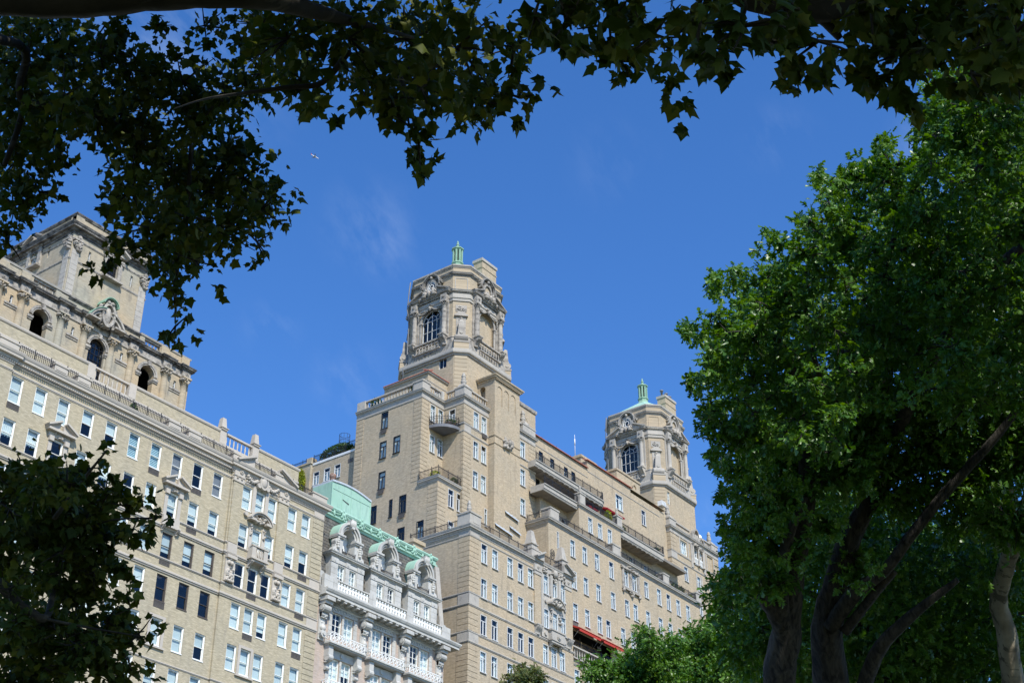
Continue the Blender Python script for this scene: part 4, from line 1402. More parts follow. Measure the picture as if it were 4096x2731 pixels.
# copper crown along the top of the mansard
part('copper_crown', MB().sweep([(TX0, 76.12), (TX1 - .55, 76.12), (TX1 - .55, 80)], [(-.05, 50.1), (.12, 50.1), (.16, 50.25), (.3, 50.3), (.3, 50.42), (.2, 50.5), (.2, 50.78), (.3, 50.85), (.36, 51.0), (.3, 51.12), (-.05, 51.15)]), M['copper'], TH)
FK = Fr((0, 75.9))
for i in range(7):
    u = TX0 + .9 + i * 2.25
    def sh():
        m_ = MB().disc(LOC, 0, .42, .24, 0, .16, 10)
        m_.ell(LOC, 0, .16, .42, .13, .1, .17).ell(LOC, 0, .1, .78, .1, .1, .14)
        for s in (-1, 1):
            m_.ell(LOC, s * .26, .1, .62, .12, .1, .14).ell(LOC, s * .24, .1, .2, .1, .1, .12)
        return m_.ell(LOC, 0, .1, .08, .1, .1, .16).mesh('copper_shield', M['copper'])
    sub('copper_shield', shared(('csh',), sh), TH, FK, u, .0, 50.32)
    if i < 6:
        def sw_():
            m_ = MB()
            for j in range(9):
                m_.ell(LOC, -.7 + .175 * j, .05, .12 - .10 * math.sin(math.pi * j / 8), .1, .07, .08, 5, 3)
            return m_.ell(LOC, 0, .07, .0, .12, .1, .26, 6, 4).mesh('copper_swag', M['copper'])
        sub('copper_swag', shared(('csw',), sw_), TH, FK, u + 1.165, .02, 50.6)
part('roof', MB().box(TX0, TX1 - .1, 76.2, 92, 50.4, 50.95), M['zinc'], TH)
# dormers
def dormer(c):
    FD = Fr((0, 74.95))
    zb = 43.5
    ws = [(c - 1.05, c - .28, 44.0, 45.85), (c + .28, c + 1.05, 44.0, 45.85)]
    m_ = MB().wall(FD, c - 1.9, c + 1.9, zb, 46.35, ws, .25)
    m_.quad((c - 1.9, 76, zb), (c - 1.9, 74.95, zb), (c - 1.9, 74.95, 46.35), (c - 1.9, 76, 46.35))
    m_.quad((c + 1.9, 74.95, zb), (c + 1.9, 76, zb), (c + 1.9, 76, 46.35), (c + 1.9, 74.95, 46.35))
    part('dormer_wall', m_, M['terra'], TH)
    for i, w_ in enumerate(ws):
        gridwin(FD, w_[0], .77, 45.85, 1.85, TH, 2, 4, 'white', (i + int(c)) % 3, .25)
    # panelled piers in blocks
    for u in (c - 1.52, c, c + 1.52):
        n = 5
        hw = .38 if abs(u - c) > 1 else .22
        for i in range(n):
            sub('stone_block', shared(('db', hw), lambda: MB().ob(LOC, -hw, hw, 0, .08, 0, .445).mesh('stone_block', M['terra'])), TH, FD, u, 0, 43.62 + .46 * i)
        part('capital', MB().ob(FD, u - hw - .02, u + hw + .02, 0, .13, 45.92, 46.3).disc(FD, u, 46.11, .1, .12, .16, 8), M['terra'], TH)
    part('dormer_lintel', MB().ob(FD, c - 1.9, c + 1.9, 0, .06, 45.98, 46.28), M['terra'], TH)
    part('dormer_cornice', MB().sweep([(c - 1.9, 76.4), (c - 1.9, 74.95), (c + 1.9, 74.95), (c + 1.9, 76.4)], cornice(.38, 46.35, .38)), M['terra'], TH)
    part('dormer_sill', MB().box(c - 1.9, c + 1.9, 74.95, 76, 46.36, 46.72), M['terra'], TH)
    # open arched upper stage: two scrolled piers and a round hood
    FA = Fr((0, 74.9))
    for s in (-1, 1):
        a, b = sorted((c + s * .70, c + s * 1.12))
        part('dormer_pier', MB().ob(FA, a, b, -.9, 0, 46.72, 48.3), M['terra'], TH)
        m_ = MB().ob(FA, a - .1, b + .42, -.75, .22, 48.26, 48.42).ob(FA, a - .06, b + .4, -.7, .14, 48.14, 48.26) if s > 0 else MB().ob(FA, a - .42, b + .1, -.75, .22, 48.26, 48.42).ob(FA, a - .4, b + .06, -.7, .14, 48.14, 48.26)
        part('impost', m_, M['terra'], TH)
        q = MB()
        u = c + s * 1.34
        q.disc(FA, u, 47.75, .3, -.4, .04, 12).disc(FA, u, 47.75, .15, .04, .1, 8)
        q.disc(FA, u + s * .25, 46.98, .26, -.4, .02, 12).disc(FA, u + s * .25, 46.98, .12, .02, .08, 8)
        q.prism(FA, [(min(u - .25, u + .3), 46.75), (max(u - .25, u + .3), 46.75), (u + .22, 47.8), (u - .22, 47.8)], -.4, 0)
        for i in range(5):
            q.ell(FA, u - s * .05, .06, 48.1 - i * .2, .16, .14, .13, 6, 4)
        part('scroll', q, M['terra'], TH)
    m_ = MB().arc(FA, c, 48.42, .70, .88, 0, math.pi, -.75, -.04, 18, 1.08).arc(FA, c, 48.42, .87, 1.06, 0, math.pi, -.75, .08, 18, 1.08).arc(FA, c, 48.42, 1.05, 1.24, 0, math.pi, -.75, .2, 18, 1.08)
    part('arch_hood', m_, M['terra'], TH)
    k_ = MB().prism(FA, [(c - .16, 49.15), (c + .16, 49.15), (c + .28, 49.95), (c - .28, 49.95)], -.1, .42)
    for i in range(4):
        k_.ell(FA, c - .21 + .14 * i, .32, 49.6, .08, .2, .34, 6, 4)
    part('keystone', k_, M['terra'], TH)
    part('copper_barrel', MB().arc(FA, c, 48.42, 1.235, 1.28, 0, math.pi, -1.1, -.02, 18, 1.08).ob(FA, c - 1.28, c - 1.1, -1.3, -.72, 46.7, 48.42).ob(FA, c + 1.1, c + 1.28, -1.3, -.72, 46.7, 48.42), M['copper'], TH)
    part('niche_back', MB().ob(FA, c - .8, c + .8, -.92, -.86, 46.72, 49.2), M['white'], TH)
    railing(TH, [(c - .74, 74.85), (c + .74, 74.85)], 46.72, .5, .15, 'railing', 'iron', .02, False)
for c in BC:
    dormer(c)
# copper-clad rooftop bulkhead with a bowed top edge
BX0, BX1, BY0, BY1 = 79.0, 83.85, 77.05, 79.25
fb = Fr((0, BY0))
n = 10
top = [(BX0 + (BX1 - BX0) * i / n, 53.95 + .28 * math.sin(math.pi * i / n) * .9 + .15 * (1 - i / n)) for i in range(n + 1)]
m_ = MB().prism(fb, [(BX0, 50.9), (BX1, 50.9)] + top[::-1], -(BY1 - BY0), 0)
part('copper_bulkhead', m_, M['copper'], TH, 'pale green copper clad rooftop box with bowed top')
m_ = MB()
for (a, za), (b, zb) in zip(top, top[1:]):
    m_.prism(fb, [(a, za), (b, zb), (b, zb + .16), (a, za + .16)], -(BY1 - BY0) - .06, .08)
part('bulkhead_flashing', m_, M['zinc'], TH)
m_ = MB().ob(fb, BX0 - .03, BX0 + .09, 0, .06, 50.9, 54.0).ob(fb, BX1 - .1, BX1, 0, .05, 50.9, 53.9).ob(fb, BX0, BX1, 0, .03, 53.5, 53.56)
for u in (80.3, 81.4, 82.6):
    m_.ob(fb, u - .015, u + .015, 0, .025, 51, 53.5)
part('bulkhead_seams', m_, M['copper'], TH)
m_ = MB()
for i in range(8):
    u = 80.35 + .1 * i
    m_.prism(fb, [(u, 52.95 - .018 * i + .012 * math.sin(i * 2)), (u + .1, 52.93 - .018 * i), (u + .1, 52.83 - .02 * i + .05 * (i / 8)), (u, 52.84 - .02 * i + .06 * (1 - i / 4))], .004, .012)
part('torn_vent', m_, M['dark'], TH)
part('vent_pipe', MB().lathe(80.6, 78.6, [(.2, 53.6), (.2, 55.15), (.24, 55.2), (.24, 55.45), (.3, 55.5), (.3, 55.75), (.22, 55.8), (.22, 55.6)], 12), M['rust'], TH, 'rusty vent pipe on the copper box')
part('brick_chimney', MB().box(90.1, 91.5, 77.5, 78.6, 50.9, 52.6).box(89.95, 91.65, 77.35, 78.75, 52.6, 52.95), M['tan'], TH)
# ------------------------------------------------------------------ tan brick twin-towered apartment building
BB = thing('apartment_building', 'tall tan brick apartment building with two octagonal towers and green lanterns', 'building', (118, 90, 0))
CW, CH = .88, 1.88
def wins(fr, us, zts, parent=BB, w=CW, h=CH, frame='greyframe', cur=None, ac=()):
    out_ = []
    for i, u in enumerate(us):
        for j, zt in enumerate(zts):
            out_.append((u, u + w, zt - h, zt))
            c = cur if cur is not None else rng.choice([1, 2, 2, 2, 5, 2, 2, 4, 3])
            casement(fr, u, w, zt, h, parent, frame, c, .22, (i, j) in ac, .11 if frame == 'blackframe' and fr.u[0] == 0 else .09)
    return out_
# --- base block: front at y 75 from x 94.94 to 111.2, south face at x 94.94
FB = Fr((0, 75)); FBS = Fr((94.94, 0), (0, -1))
BR = [54.15, 50.80, 47.38, 44.03, 40.66, 37.3]
BU = [96.67, 98.3, 100.62, 102.26, 103.86]
ops = []
for j, zt in enumerate(BR):
    for u in BU:
        ops += wins(FB, [u], [zt], cur=0 if j == 2 else None)
for zt in BR[2:]:
    ops += wins(FB, [106.2, 107.55, 108.9], [zt], cur=None)
mb = MB()
mb.wall(FB, 94.94, 105.85, 0, 55, [o for o in ops if o[0] < 105.8], .22)
mb.wall(FB, 105.85, 110.0, 0, 48.0, [o for o in ops if o[0] > 105.8], .22)
mb.wall(FB, 110.0, 111.2, 0, 55)
mb.wall(FBS, -88, -75, 0, 55)
mb.quad((111.2, 75, 0), (111.2, 76.8, 0), (111.2, 76.8, 55), (111.2, 75, 55))
mb.quad((94.94, 75.02, 54.98), (111.2, 75.02, 54.98), (111.2, 84, 54.98), (94.94, 84, 54.98))
part('base_wall', mb, M['tan'], BB)
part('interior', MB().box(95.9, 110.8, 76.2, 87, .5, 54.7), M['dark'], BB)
bp = [(94.94, 88), (94.94, 75), (111.2, 75), (111.2, 76.8)]
part('cornice', MB().sweep(bp, cornice(.34, 54.72, .62)), M['stone'], BB)
for z0, z1, o in ((54.28, 54.40, .06), (48.82, 49.0, .08), (47.72, 47.92, .1), (45.25, 45.42, .08), (44.32, 44.5, .1), (38.2, 38.4, .08)):
    part('string_course', MB().sweep(bp, band(o, z0, z1)), M['stone'], BB)
for a, b in ((36, 44.25), (45.45, 47.65), (49.03, 54.25)):
    quoins(BB, 94.94, 75, a, b, 1.36, 1.25, 'tan', .47, .03, .05)
for z0, z1 in ((44.52, 45.24), (47.95, 48.8), (54.42, 54.7)):
    part('stone_block', MB().ob(FB, 94.9, 96.35, 0, .05, z0, z1), M['stone'], BB)
    part('stone_block', MB().ob(FBS, -76.2, -74.95, 0, .05, z0, z1), M['stone'], BB)
# corner pedestal with urn, railing round the terrace
m_ = MB().box(94.75, 96.4, 74.85, 76.3, 55.35, 56.45).box(94.68, 96.47, 74.78, 76.37, 56.45, 56.6)
m_.ob(FB, 95.2, 96.2, .15, .18, 55.6, 56.3)
part('corner_pedestal', m_, M['stone'], BB)
link('urn', urnmesh(1.45, 'stone'), BB, (95.45, 75.5, 56.6))
railing(BB, [(94.9, 82), (94.9, 76.3)], 55.36, .8)
railing(BB, [(96.4, 74.95), (103.7, 74.95)], 55.36, .8)
# pavilion: two pilasters, broken pediment, obelisks, carved three-light stone bay
FP = Fr((0, 74.85))
for c in (105.25, 110.3):
    part('pilaster', MB().ob(FB, c - .5, c + .5, 0, .16, 48.9, 53.8), M['tan'], BB)
    m_ = MB().ob(FB, c - .58, c + .58, 0, .22, 53.8, 53.95).ob(FB, c - .54, c + .54, 0, .2, 53.95, 54.15).ob(FB, c - .6, c + .6, 0, .26, 54.15, 54.28).ob(FB, c - .55, c + .55, 0, .22, 54.28, 54.85)
    part('capital', m_, M['stone'], BB)
    rosette(Fr((0, 74.78)), c, 54.56, .18, 'stone', BB)
    sub('bracket', scrollbracket(.85, .8, .35, 'stone'), BB, FB, c, 0, 47.95)
    part('pedestal', MB().ob(FB, c - .95, c + .95, -.9, .15, 55.36, 56.2).ob(FB, c - 1.0, c + 1.0, -.95, .2, 56.2, 56.32), M['stone'], BB)
    me = shared(('obk',), lambda: MB().ob(LOC, -.55, .55, -.55, .55, 0, .2).ob(LOC, -.46, .46, -.46, .46, .2, .45).ob(LOC, -.56, .56, -.56, .56, .45, .55).ob(LOC, -.44, .44, -.44, .44, .55, 1.95, .22, .22).ob(LOC, -.22, .22, -.22, .22, 1.95, 2.05, .16, .16).mesh('obelisk', M['stone']))
    sub('obelisk', me, BB, FB, c - .35 if c < 108 else c - .3, -.4, 56.32)
rake(Fr((0, 74.7)), 104.6, 55.3, 105.95, 56.05, .14, -.1, .35, 'stone', BB)
rake(Fr((0, 74.7)), 110.9, 55.3, 109.3, 56.05, .14, -.1, .35, 'stone', BB)
ss = wins(FP, [106.2, 107.65, 109.0], [54.15], w=.82, cur=2) + wins(FP, [106.2, 107.65, 109.0], [50.8], w=.82, cur=2)
part('carved_bay', MB().wall(FP, 105.8, 110.05, 47.95, 55, ss, .3).quad(FP.p(105.8, 0, 47.95), FP.p(110.05, 0, 47.95), FP.p(110.05, -.3, 47.95), FP.p(105.8, -.3, 47.95)), M['stone'], BB)
for u in (107.35, 108.73):
    part('mullion', MB().ob(FP, u - .2, u + .2, 0, .14, 52.2, 54.4), M['stone'], BB)
m_ = MB().carve(FP, 107.9, 54.62, 3.6, .55, .22, 31, 34)
m_.ell(FP, 107.9, .2, 54.65, .3, .25, .4, 9, 5).carve(FP, 107.9, 53.95, .5, .4, .25, 3, 8)
part('carved_frieze', m_, M['stone'], BB)
m_ = MB().arc(FP, 107.95, 51.2, .95, 1.12, R(15), R(165), 0, .45, 12, .8).arc(FP, 107.95, 51.2, 1.1, 1.22, R(15), R(165), 0, .55, 12, .8)
m_.ob(FP, 106.75, 107.4, 0, .48, 51.35, 51.5).ob(FP, 108.5, 109.15, 0, .48, 51.35, 51.5)
m_.carve(FP, 107.95, 51.75, 1.3, .9, .45, 14, 22).carve(FP, 107.3, 50.4, .35, 1.2, .25, 4, 10).carve(FP, 108.75, 50.4, .35, 1.2, .25, 9, 10)
for u in (106.45, 109.6):
    m_.disc(FP, u, 51.55, .17, 0, .15)
part('window_hood', m_, M['stone'], BB)
m_ = MB().ob(FP, 106.9, 109.05, 0, .42, 47.85, 48.75).ob(FP, 106.8, 109.15, 0, .5, 48.75, 48.9).ob(FP, 107.0, 108.95, 0, .34, 47.65, 47.85)
m_.disc(FP, 107.98, 48.3, .3, .42, .5, 12).disc(FP, 107.98, 48.3, .18, .5, .58, 10)
for u in (106.4, 109.55):
    m_.disc(FP, u, 48.35, .2, 0, .12, 10)
part('carved_apron', m_, M['stone'], BB)
for u in (107.2, 108.75):
    sub('bracket', scrollbracket(.24, .35, .34, 'stone'), BB, FB, u, .1, 47.25)
railing(BB, [(106.0, 74.9), (109.6, 74.9)], 55.4, .9, .15)
m_ = MB()
for r_, n in ((.42, 12), (.25, 10), (.12, 8)):
    m_.arc(Fr((0, 74.88)), 107.8, 56.75, r_ - .04, r_, 0, 6.283, -.02, .02, n, 1.25)
for i in range(6):
    a = i * math.pi / 3
    m_.tube([(107.8 + .1 * math.cos(a), 74.88, 56.75 + .12 * math.sin(a)), (107.8 + .42 * math.cos(a), 74.88, 56.75 + .52 * math.sin(a))], .025, 4)
part('railing_medallion', m_, M['iron'], BB)
# --- right-hand section: front at y 76.8, x 109.9 to 140
FR = Fr((0, 76.8)); FRS = Fr((109.9, 0), (0, -1))
RU = [113.75, 115.95, 118.25, 120.97, 127.9, 130.55, 132.55, 134.65, 136.8]
RUB = [113.9, 116.02, 118.35, 121.09, 123.8, 125.48, 128.0, 130.6, 132.63, 134.7, 136.9]
RUC = [114.0, 116.12, 118.4, 120.0, 122.8, 124.74, 126.67, 128.6, 130.8, 132.9, 135.0, 137.2]
ops = wins(FR, RU, [60.95]) + wins(FR, RUB, [57.6]) + wins(FR, RUC, [54.2]) + wins(FR, RUC[:3] + RUC[4:], [47.4, 44.05])
ops += wins(FR, RUC[6:], [50.8])
ops += wins(FR, [111.4], [60.95], w=.36, cur=0)
ops += wins(FR, [123.8, 125.47], [60.95], w=.92)
mb = MB().wall(FR, 109.9, 111.2, 54.9, 61.6, [o for o in ops if o[0] < 111.0], .22)
mb.wall(FR, 111.2, 140.0, 0, 61.6, [o for o in ops if o[0] > 111.2] + [(113.85, 121.0, 48.6, 51.4)], .22)
mb.wall(FRS, -84, -76.8, 54.9, 61.6)
mb.quad((140, 76.8, 0), (140, 90, 0), (140, 90, 61.6), (140, 76.8, 61.6))
mb.quad((109.9, 76.82, 61.58), (140, 76.82, 61.58), (140, 84, 61.58), (109.9, 84, 61.58))
part('front_wall', mb, M['tan'], BB)
part('interior', MB().box(112, 139.4, 78.6, 87, .5, 61.2), M['dark'], BB)
part('cornice', MB().sweep([(109.9, 80), (109.9, 76.8), (140, 76.8), (140, 82)], cornice(.36, 61.4, .55)), M['stone'], BB)
railing(BB, [(109.75, 79.3), (109.75, 76.7)], 61.97, .8)
rp_ = [(110.0, 111.5), (121.5, 123.0), (131.8, 133.0), (139.0, 140.1)]
for a, b in rp_:
    part('stone_pier', MB().ob(FR, a, b, -.9, .22, 61.97, 62.95).ob(FR, a - .06, b + .06, -.95, .28, 62.95, 63.1), M['stone'], BB)
for (a, b), (c, d) in zip(rp_, rp_[1:]):
    railing(BB, [(b, 76.68), (c, 76.68)], 61.97, .8)
for z0, z1, o in ((47.72, 47.92, .1), (44.32, 44.5, .1)):
    part('string_course', MB().sweep([(111.2, 76.8), (140, 76.8)], band(o, z0, z1)), M['stone'], BB)
# carved frame round one pair of windows under the cornice
m_ = MB()
for u in (123.55, 125.07, 126.6):
    m_.ob(FR, u - .18, u + .18, 0, .14, 58.85, 61.2)
m_.ob(FR, 123.3, 126.85, 0, .2, 61.0, 61.25).ob(FR, 123.3, 126.85, 0, .25, 58.65, 58.85)
m_.carve(FR, 125.07, 61.1, 1.6, .5, .4, 6, 16).carve(FR, 123.5, 61.1, .5, .4, .25, 7, 6).carve(FR, 126.65, 61.1, .5, .4, .25, 8, 6)
m_.carve(FR, 125.07, 58.4, .7, .5, .3, 3, 8).carve(FR, 125.07, 59.9, .25, 1.8, .2, 3, 10)
for u in (123.5, 126.65):
    m_.ell(FR, u, .15, 58.5, .2, .2, .22)
part('window_surround', m_, M['sooty'], BB)
# recessed loggia with red awnings and a stone balustrade
part('recess_wall', MB().wall(Fr((0, 78.3)), 113.85, 121, 48.6, 51.4, [(114.6, 116.4, 48.8, 50.9), (118.4, 120.2, 48.8, 50.9)], .1), M['tan'], BB)
for u in (114.6, 118.4):
    gridwin(Fr((0, 78.3)), u, 1.8, 50.9, 2.1, BB, 3, 3, 'blackframe', 2, .1)
part('loggia_floor', MB().box(113.86, 120.99, 76.83, 78.3, 48.45, 48.62), M['stone'], BB)
balustrade(BB, FR, 113.3, 121.0, 48.35, 49.6, .12, 'stone', .42, .26)
railing(BB, [(113.9, 76.9), (120.9, 76.9)], 49.6, .75, .14)
for a, b in ((113.75, 117.55), (118.1, 121.9)):
    m_ = MB().prism(Fr((a, 0), (0, -1)), [(-76.85, 51.62), (-75.95, 51.22), (-75.9, 51.22), (-75.9, 51.36), (-76.8, 51.75)], -(b - a), 0)
    m_.ob(FR, a, b, .87, .90, 50.98, 51.3)
    part('awning', m_, M['awning'], BB)
    part('awning_arm', MB().tube([(a + .1, 76.8, 50.4), (a + .1, 75.98, 51.2)], .02, 5), M['pipe'], BB)
    part('awning_arm', MB().tube([(b - .1, 76.8, 50.4), (b - .1, 75.98, 51.2)], .02, 5), M['pipe'], BB)
part('grille', MB().ob(FR, 113.9, 114.8, 0, .03, 51.8, 52.25), M['vent'], BB)
# --- upper block with notched corner: south face x 95.97
X1S, YC = 95.97, 79.78
FU = Fr((X1S, 0), (0, -1))
so_ = [(-87.35, 71.1, CW), (-87.38, 67.8, CW), (-85.6, 67.88, CW), (-87.33, 64.46, CW), (-85.78, 61.1, .42), (-84.5, 61.15, CW), (-88.25, 61.0, CW), (-84.55, 57.77, CW), (-82.22, 57.86, CW), (-88.3, 57.8, CW)]
ops = []
for i, (u, zt, w_) in enumerate(so_):
    ops += wins(FU, [u], [zt], w=w_, frame='blackframe', cur=[5, 2, 2, 2, 0, 0, 0, 0, 5, 0][i], ac={(0, 0)} if i in (0, 3, 5) else ())
mb = MB().wall(FU, -90.75, -82.1, 54.9, 72.1, [o for o in ops if o[0] < -82.3], .22)
mb.wall(FU, -82.1, -YC, 54.9, 61.9, [o for o in ops if o[0] > -82.3], .22)
mb.quad((X1S, 90.75, 54.9), (X1S, 90.75, 72.1), (101, 90.75, 72.1), (101, 90.75, 54.9))
FN = Fr((0, 82.1))
nw = wins(FN, [97.33, 98.55], [71.1, 67.72], w=.78, cur=2)
mb.wall(FN, X1S, 99.4, 61.9, 72.1, nw, .22)
FNS = Fr((99.4, 0), (0, -1))
nws = wins(FNS, [-81.4], [71.0], w=.8, cur=5)
mb.wall(FNS, -82.1, -79.5, 61.9, 72.1, nws, .22)
F9 = Fr((0, 79.5))
aw = wins(F9, [100.97, 102.26], [71.07, 67.75, 64.5], w=.84, h=1.9, ac={(1, 0)}) + wins(F9, [102.9], [61.1], w=.42, cur=2)
mb.wall(F9, 99.4, 103.4, 54.9, 72.1, aw, .22)
FC1 = Fr((0, YC))
cw = wins(FC1, [97.58, 98.9], [61.3], w=.85, cur=0) + wins(FC1, [97.68], [58.0], w=.85, h=1.6, cur=5)
mb.wall(FC1, X1S, 99.4, 54.9, 61.9, cw, .22)
mb.quad((X1S, YC, 61.9), (99.4, YC, 61.9), (99.4, 82.1, 61.9), (X1S, 82.1, 61.9))
mb.quad((99.4, YC, 54.9), (99.4, 79.5, 54.9), (99.4, 79.5, 61.9), (99.4, YC, 61.9))
mb.quad((X1S, 82.1, 72.08), (111.5, 82.1, 72.08), (111.5, 90.75, 72.08), (X1S, 90.75, 72.08))
mb.quad((99.4, 79.5, 72.08), (111.5, 79.5, 72.08), (111.5, 82.1, 72.08), (99.4, 82.1, 72.08))
# --- the same wall line beyond the central shaft
rw = wins(F9, [108.85], [71.0, 67.82, 64.5], w=.88, h=1.9, cur=2)
mb.wall(F9, 107.7, 111.5, 54.9, 72.1, rw, .22)
mb.quad((111.5, 79.5, 54.9), (111.5, 90, 54.9), (111.5, 90, 72.1), (111.5, 79.5, 72.1))
part('upper_wall', mb, M['tan'], BB)
part('interior', MB().box(97.0, 110.5, 83.3, 89.5, 55, 71.9), M['dark'], BB)
part('interior', MB().box(100.2, 110.5, 80.8, 83.25, 55, 71.9), M['dark'], BB)
part('interior', MB().box(97.0, 99.3, 81.0, 83.2, 55, 61.7), M['dark'], BB)
up = [(X1S, 90.75), (X1S, 82.1), (99.4, 82.1), (99.4, 79.5), (103.42, 79.5)]
part('entablature', MB().sweep(up, [(-.02, 71.25), (.06, 71.25), (.07, 71.38), (.04, 71.4), (.04, 71.72), (-.02, 71.72)]), M['stone'], BB)
part('cornice', MB().sweep(up, cornice(.32, 71.7, .46)), M['stone'], BB)
part('entablature', MB().sweep([(107.7, 79.5), (111.5, 79.5), (111.5, 84)], [(-.02, 71.25), (.06, 71.25), (.07, 71.38), (.04, 71.4), (.04, 71.72), (-.02, 71.72)]), M['stone'], BB)
part('cornice', MB().sweep([(107.7, 79.5), (111.5, 79.5), (111.5, 84)], cornice(.32, 71.7, .46)), M['stone'], BB)
for a, b in (((X1S, 82.1), 1), ((99.4, 79.5), 1)):
    m_ = MB().box(a[0] - .05, a[0] + 1.15, a[1] - .05, a[1] + 1.15, 72.18, 73.15).box(a[0] - .12, a[0] + 1.22, a[1] - .12, a[1] + 1.22, 73.15, 73.3)
    part('corner_pedestal', m_, M['stone'], BB)
link('urn', urnmesh(1.9, 'stone', 1.25), BB, (100.0, 80.1, 73.3))
part('stone_pier', MB().ob(FU, -90.75, -89.7, -.4, .06, 72.18, 73.3), M['stone'], BB)
part('stone_pier', MB().ob(FN, 99.05, 99.35, -.3, .05, 72.18, 73.3), M['terra'], BB)
balustrade(BB, FU, -89.7, -83.3, 72.2, 73.3, -.2, 'stone', .38)
balustrade(BB, FN, 97.2, 99.0, 72.2, 73.3, -.2, 'stone', .3)
balustrade(BB, FNS, -81.9, -80.7, 72.2, 73.3, -.2, 'stone', .3)
balustrade(BB, F9, 100.6, 103.3, 72.2, 73.3, -.2, 'stone', .36)
quoins(BB, X1S, 82.1, 62.2, 71.2, 1.1, 1.05, 'tan', .44, .03, .05)
quoins(BB, X1S, YC, 55.4, 61.3, 1.2, 1.2, 'tan', .44, .03, .05)
for a, b in ((55.4, 68.1), (69.25, 71.2)):
    quoins(BB, 99.4, 79.5, a, b, 1.2, .95 if a > 60 else .28, 'tan', .44, .03, .05)
strip(BB, FU, -90.75, -89.75, 55.4, 71.2, 'tan', .44, .03, .05)
strip(BB, F9, 110.35, 111.5, 55.4, 71.2, 'tan', .44, .03, .05)
for z0, z1 in ((68.95, 69.15), (68.1, 68.26)):
    part('string_course', MB().sweep([(99.4, 80.4), (99.4, 79.5), (103.42, 79.5)], band(.08, z0, z1)), M['stone'], BB)
    part('string_course', MB().sweep([(107.7, 79.5), (111.5, 79.5), (111.5, 81)], band(.08, z0, z1)), M['stone'], BB)
part('stone_block', MB().ob(F9, 99.5, 100.55, 0, .04, 68.28, 68.92), M['stone'], BB)
part('stone_block', MB().ob(F9, 110.4, 111.45, 0, .04, 68.28, 68.92), M['stone'], BB)
# small corner terrace with railing and planting
part('terrace_slab', MB().sweep([(X1S, 82.1), (X1S, YC), (99.4, YC)], cornice(.3, 61.5, .5)), M['stone'], BB)
railing(BB, [(X1S - .15, 82.0), (X1S - .15, YC - .15), (99.3, YC - .15)], 62.02, .95)
# half-round balcony in the notch
m_ = MB()
n = 12
cx_, cy_ = 99.4, 82.1
arc_ = [(cx_ - 2.45 * math.cos(t) , cy_ - 2.2 * math.sin(t)) for t in [math.pi / 2 * i / n for i in range(n + 1)]]
arc_ = [(97.15, 82.1)] + [(97.15 + 2.25 * (1 - math.cos(math.pi / 2 * i / n)) * 1.0, 82.1 - 2.15 * math.sin(math.pi / 2 * i / n)) for i in range(1, n + 1)] + [(99.4, 79.95)]
poly = arc_ + [(99.4, 82.1)]
m_.vprism(poly, 68.3, 68.62)
part('half_round_balcony', m_, M['leadgrey'], BB, 'half round grey balcony in the corner notch')
railing(BB, arc_[:-1], 68.62, .95, .16)
# central shaft with blind arches and corbelled top
XA, XB, YS = 103.4, 107.7, 78.7
FS = Fr((0, YS)); FSS = Fr((XA, 0), (0, -1))
mb = MB()
mb.wall(FS, XA, XB, 54.9, 68.3)
mb.wall(FS, XA, XB, 69.1, 72.8)
aw_ = [XA, 104.75, 105.85, 106.95, XB]
for i, c in enumerate((104.25, 105.4, 106.55)):
    a, b = (XA, 104.83) if i == 0 else (104.83, 105.98) if i == 1 else (105.98, XB)
    mb.archwall(FS, a, b, 72.8, 75.85, c, .42, 72.8, 74.6, .07, 10, 1.0, True)
    for s in (-1, 1):
        mb.ob(FS, c + s * .42 - .02, c + s * .42 + .02, -.03, .012, 61.0, 68.2)
mb.wall(FSS, -79.5, -YS, 54.9, 72.1)
mb.archwall(FSS, -80.95, -YS, 72.1, 75.85, -80.3, .38, 72.9, 74.75, .5, 12)
mb.quad((XB, YS, 54.9), (XB, 81, 54.9), (XB, 81, 75.9), (XB, YS, 75.9))
mb.quad((XA, YS, 75.85), (XB, YS, 75.85), (XB, 81, 75.85), (XA, 81, 75.85))
part('shaft_wall', mb, M['tan'], BB)
part('shaft_band', MB().ob(FS, XA, XB, -.02, 0, 68.3, 69.1), M['tan'], BB)
part('interior', MB().box(XA + .55, XB - .3, YS + .3, 81, 72.9, 75.6), M['tan'], BB)
sp_ = [(XA, 81), (XA, YS), (XB, YS), (XB, 81)]
part('corbelled_top', MB().sweep(sp_, [(-.02, 75.55), (.06, 75.55), (.08, 75.7), (.24, 75.72), (.26, 75.86), (.36, 75.9), (.38, 76.05), (-.02, 76.1)]), M['tan'], BB)
m_ = MB()
dentils(m_, FS, XA, XB, 75.56, 75.7, .04, .2, .2)
part('dentil_band', m_, M['tan'], BB)['kind'] = 'stuff'
for z0, z1 in ((69.05, 69.2), (68.2, 68.32)):
    part('string_course', MB().sweep([(XA, 79.5), (XA, YS), (XB, YS), (XB, 79.5)], band(.07, z0, z1)), M['tan'], BB)
m_ = MB().carve(FS, 105.55, 68.75, 1.3, 1.0, .35, 44, 22)
m_.ell(FS, 105.55, .3, 69.0, .22, .25, .42).ell(FS, 104.95, .2, 69.0, .14, .2, .5).ell(FS, 106.15, .2, 69.0, .14, .2, .5)
part('carved_emblem', m_, M['sooty'], BB)
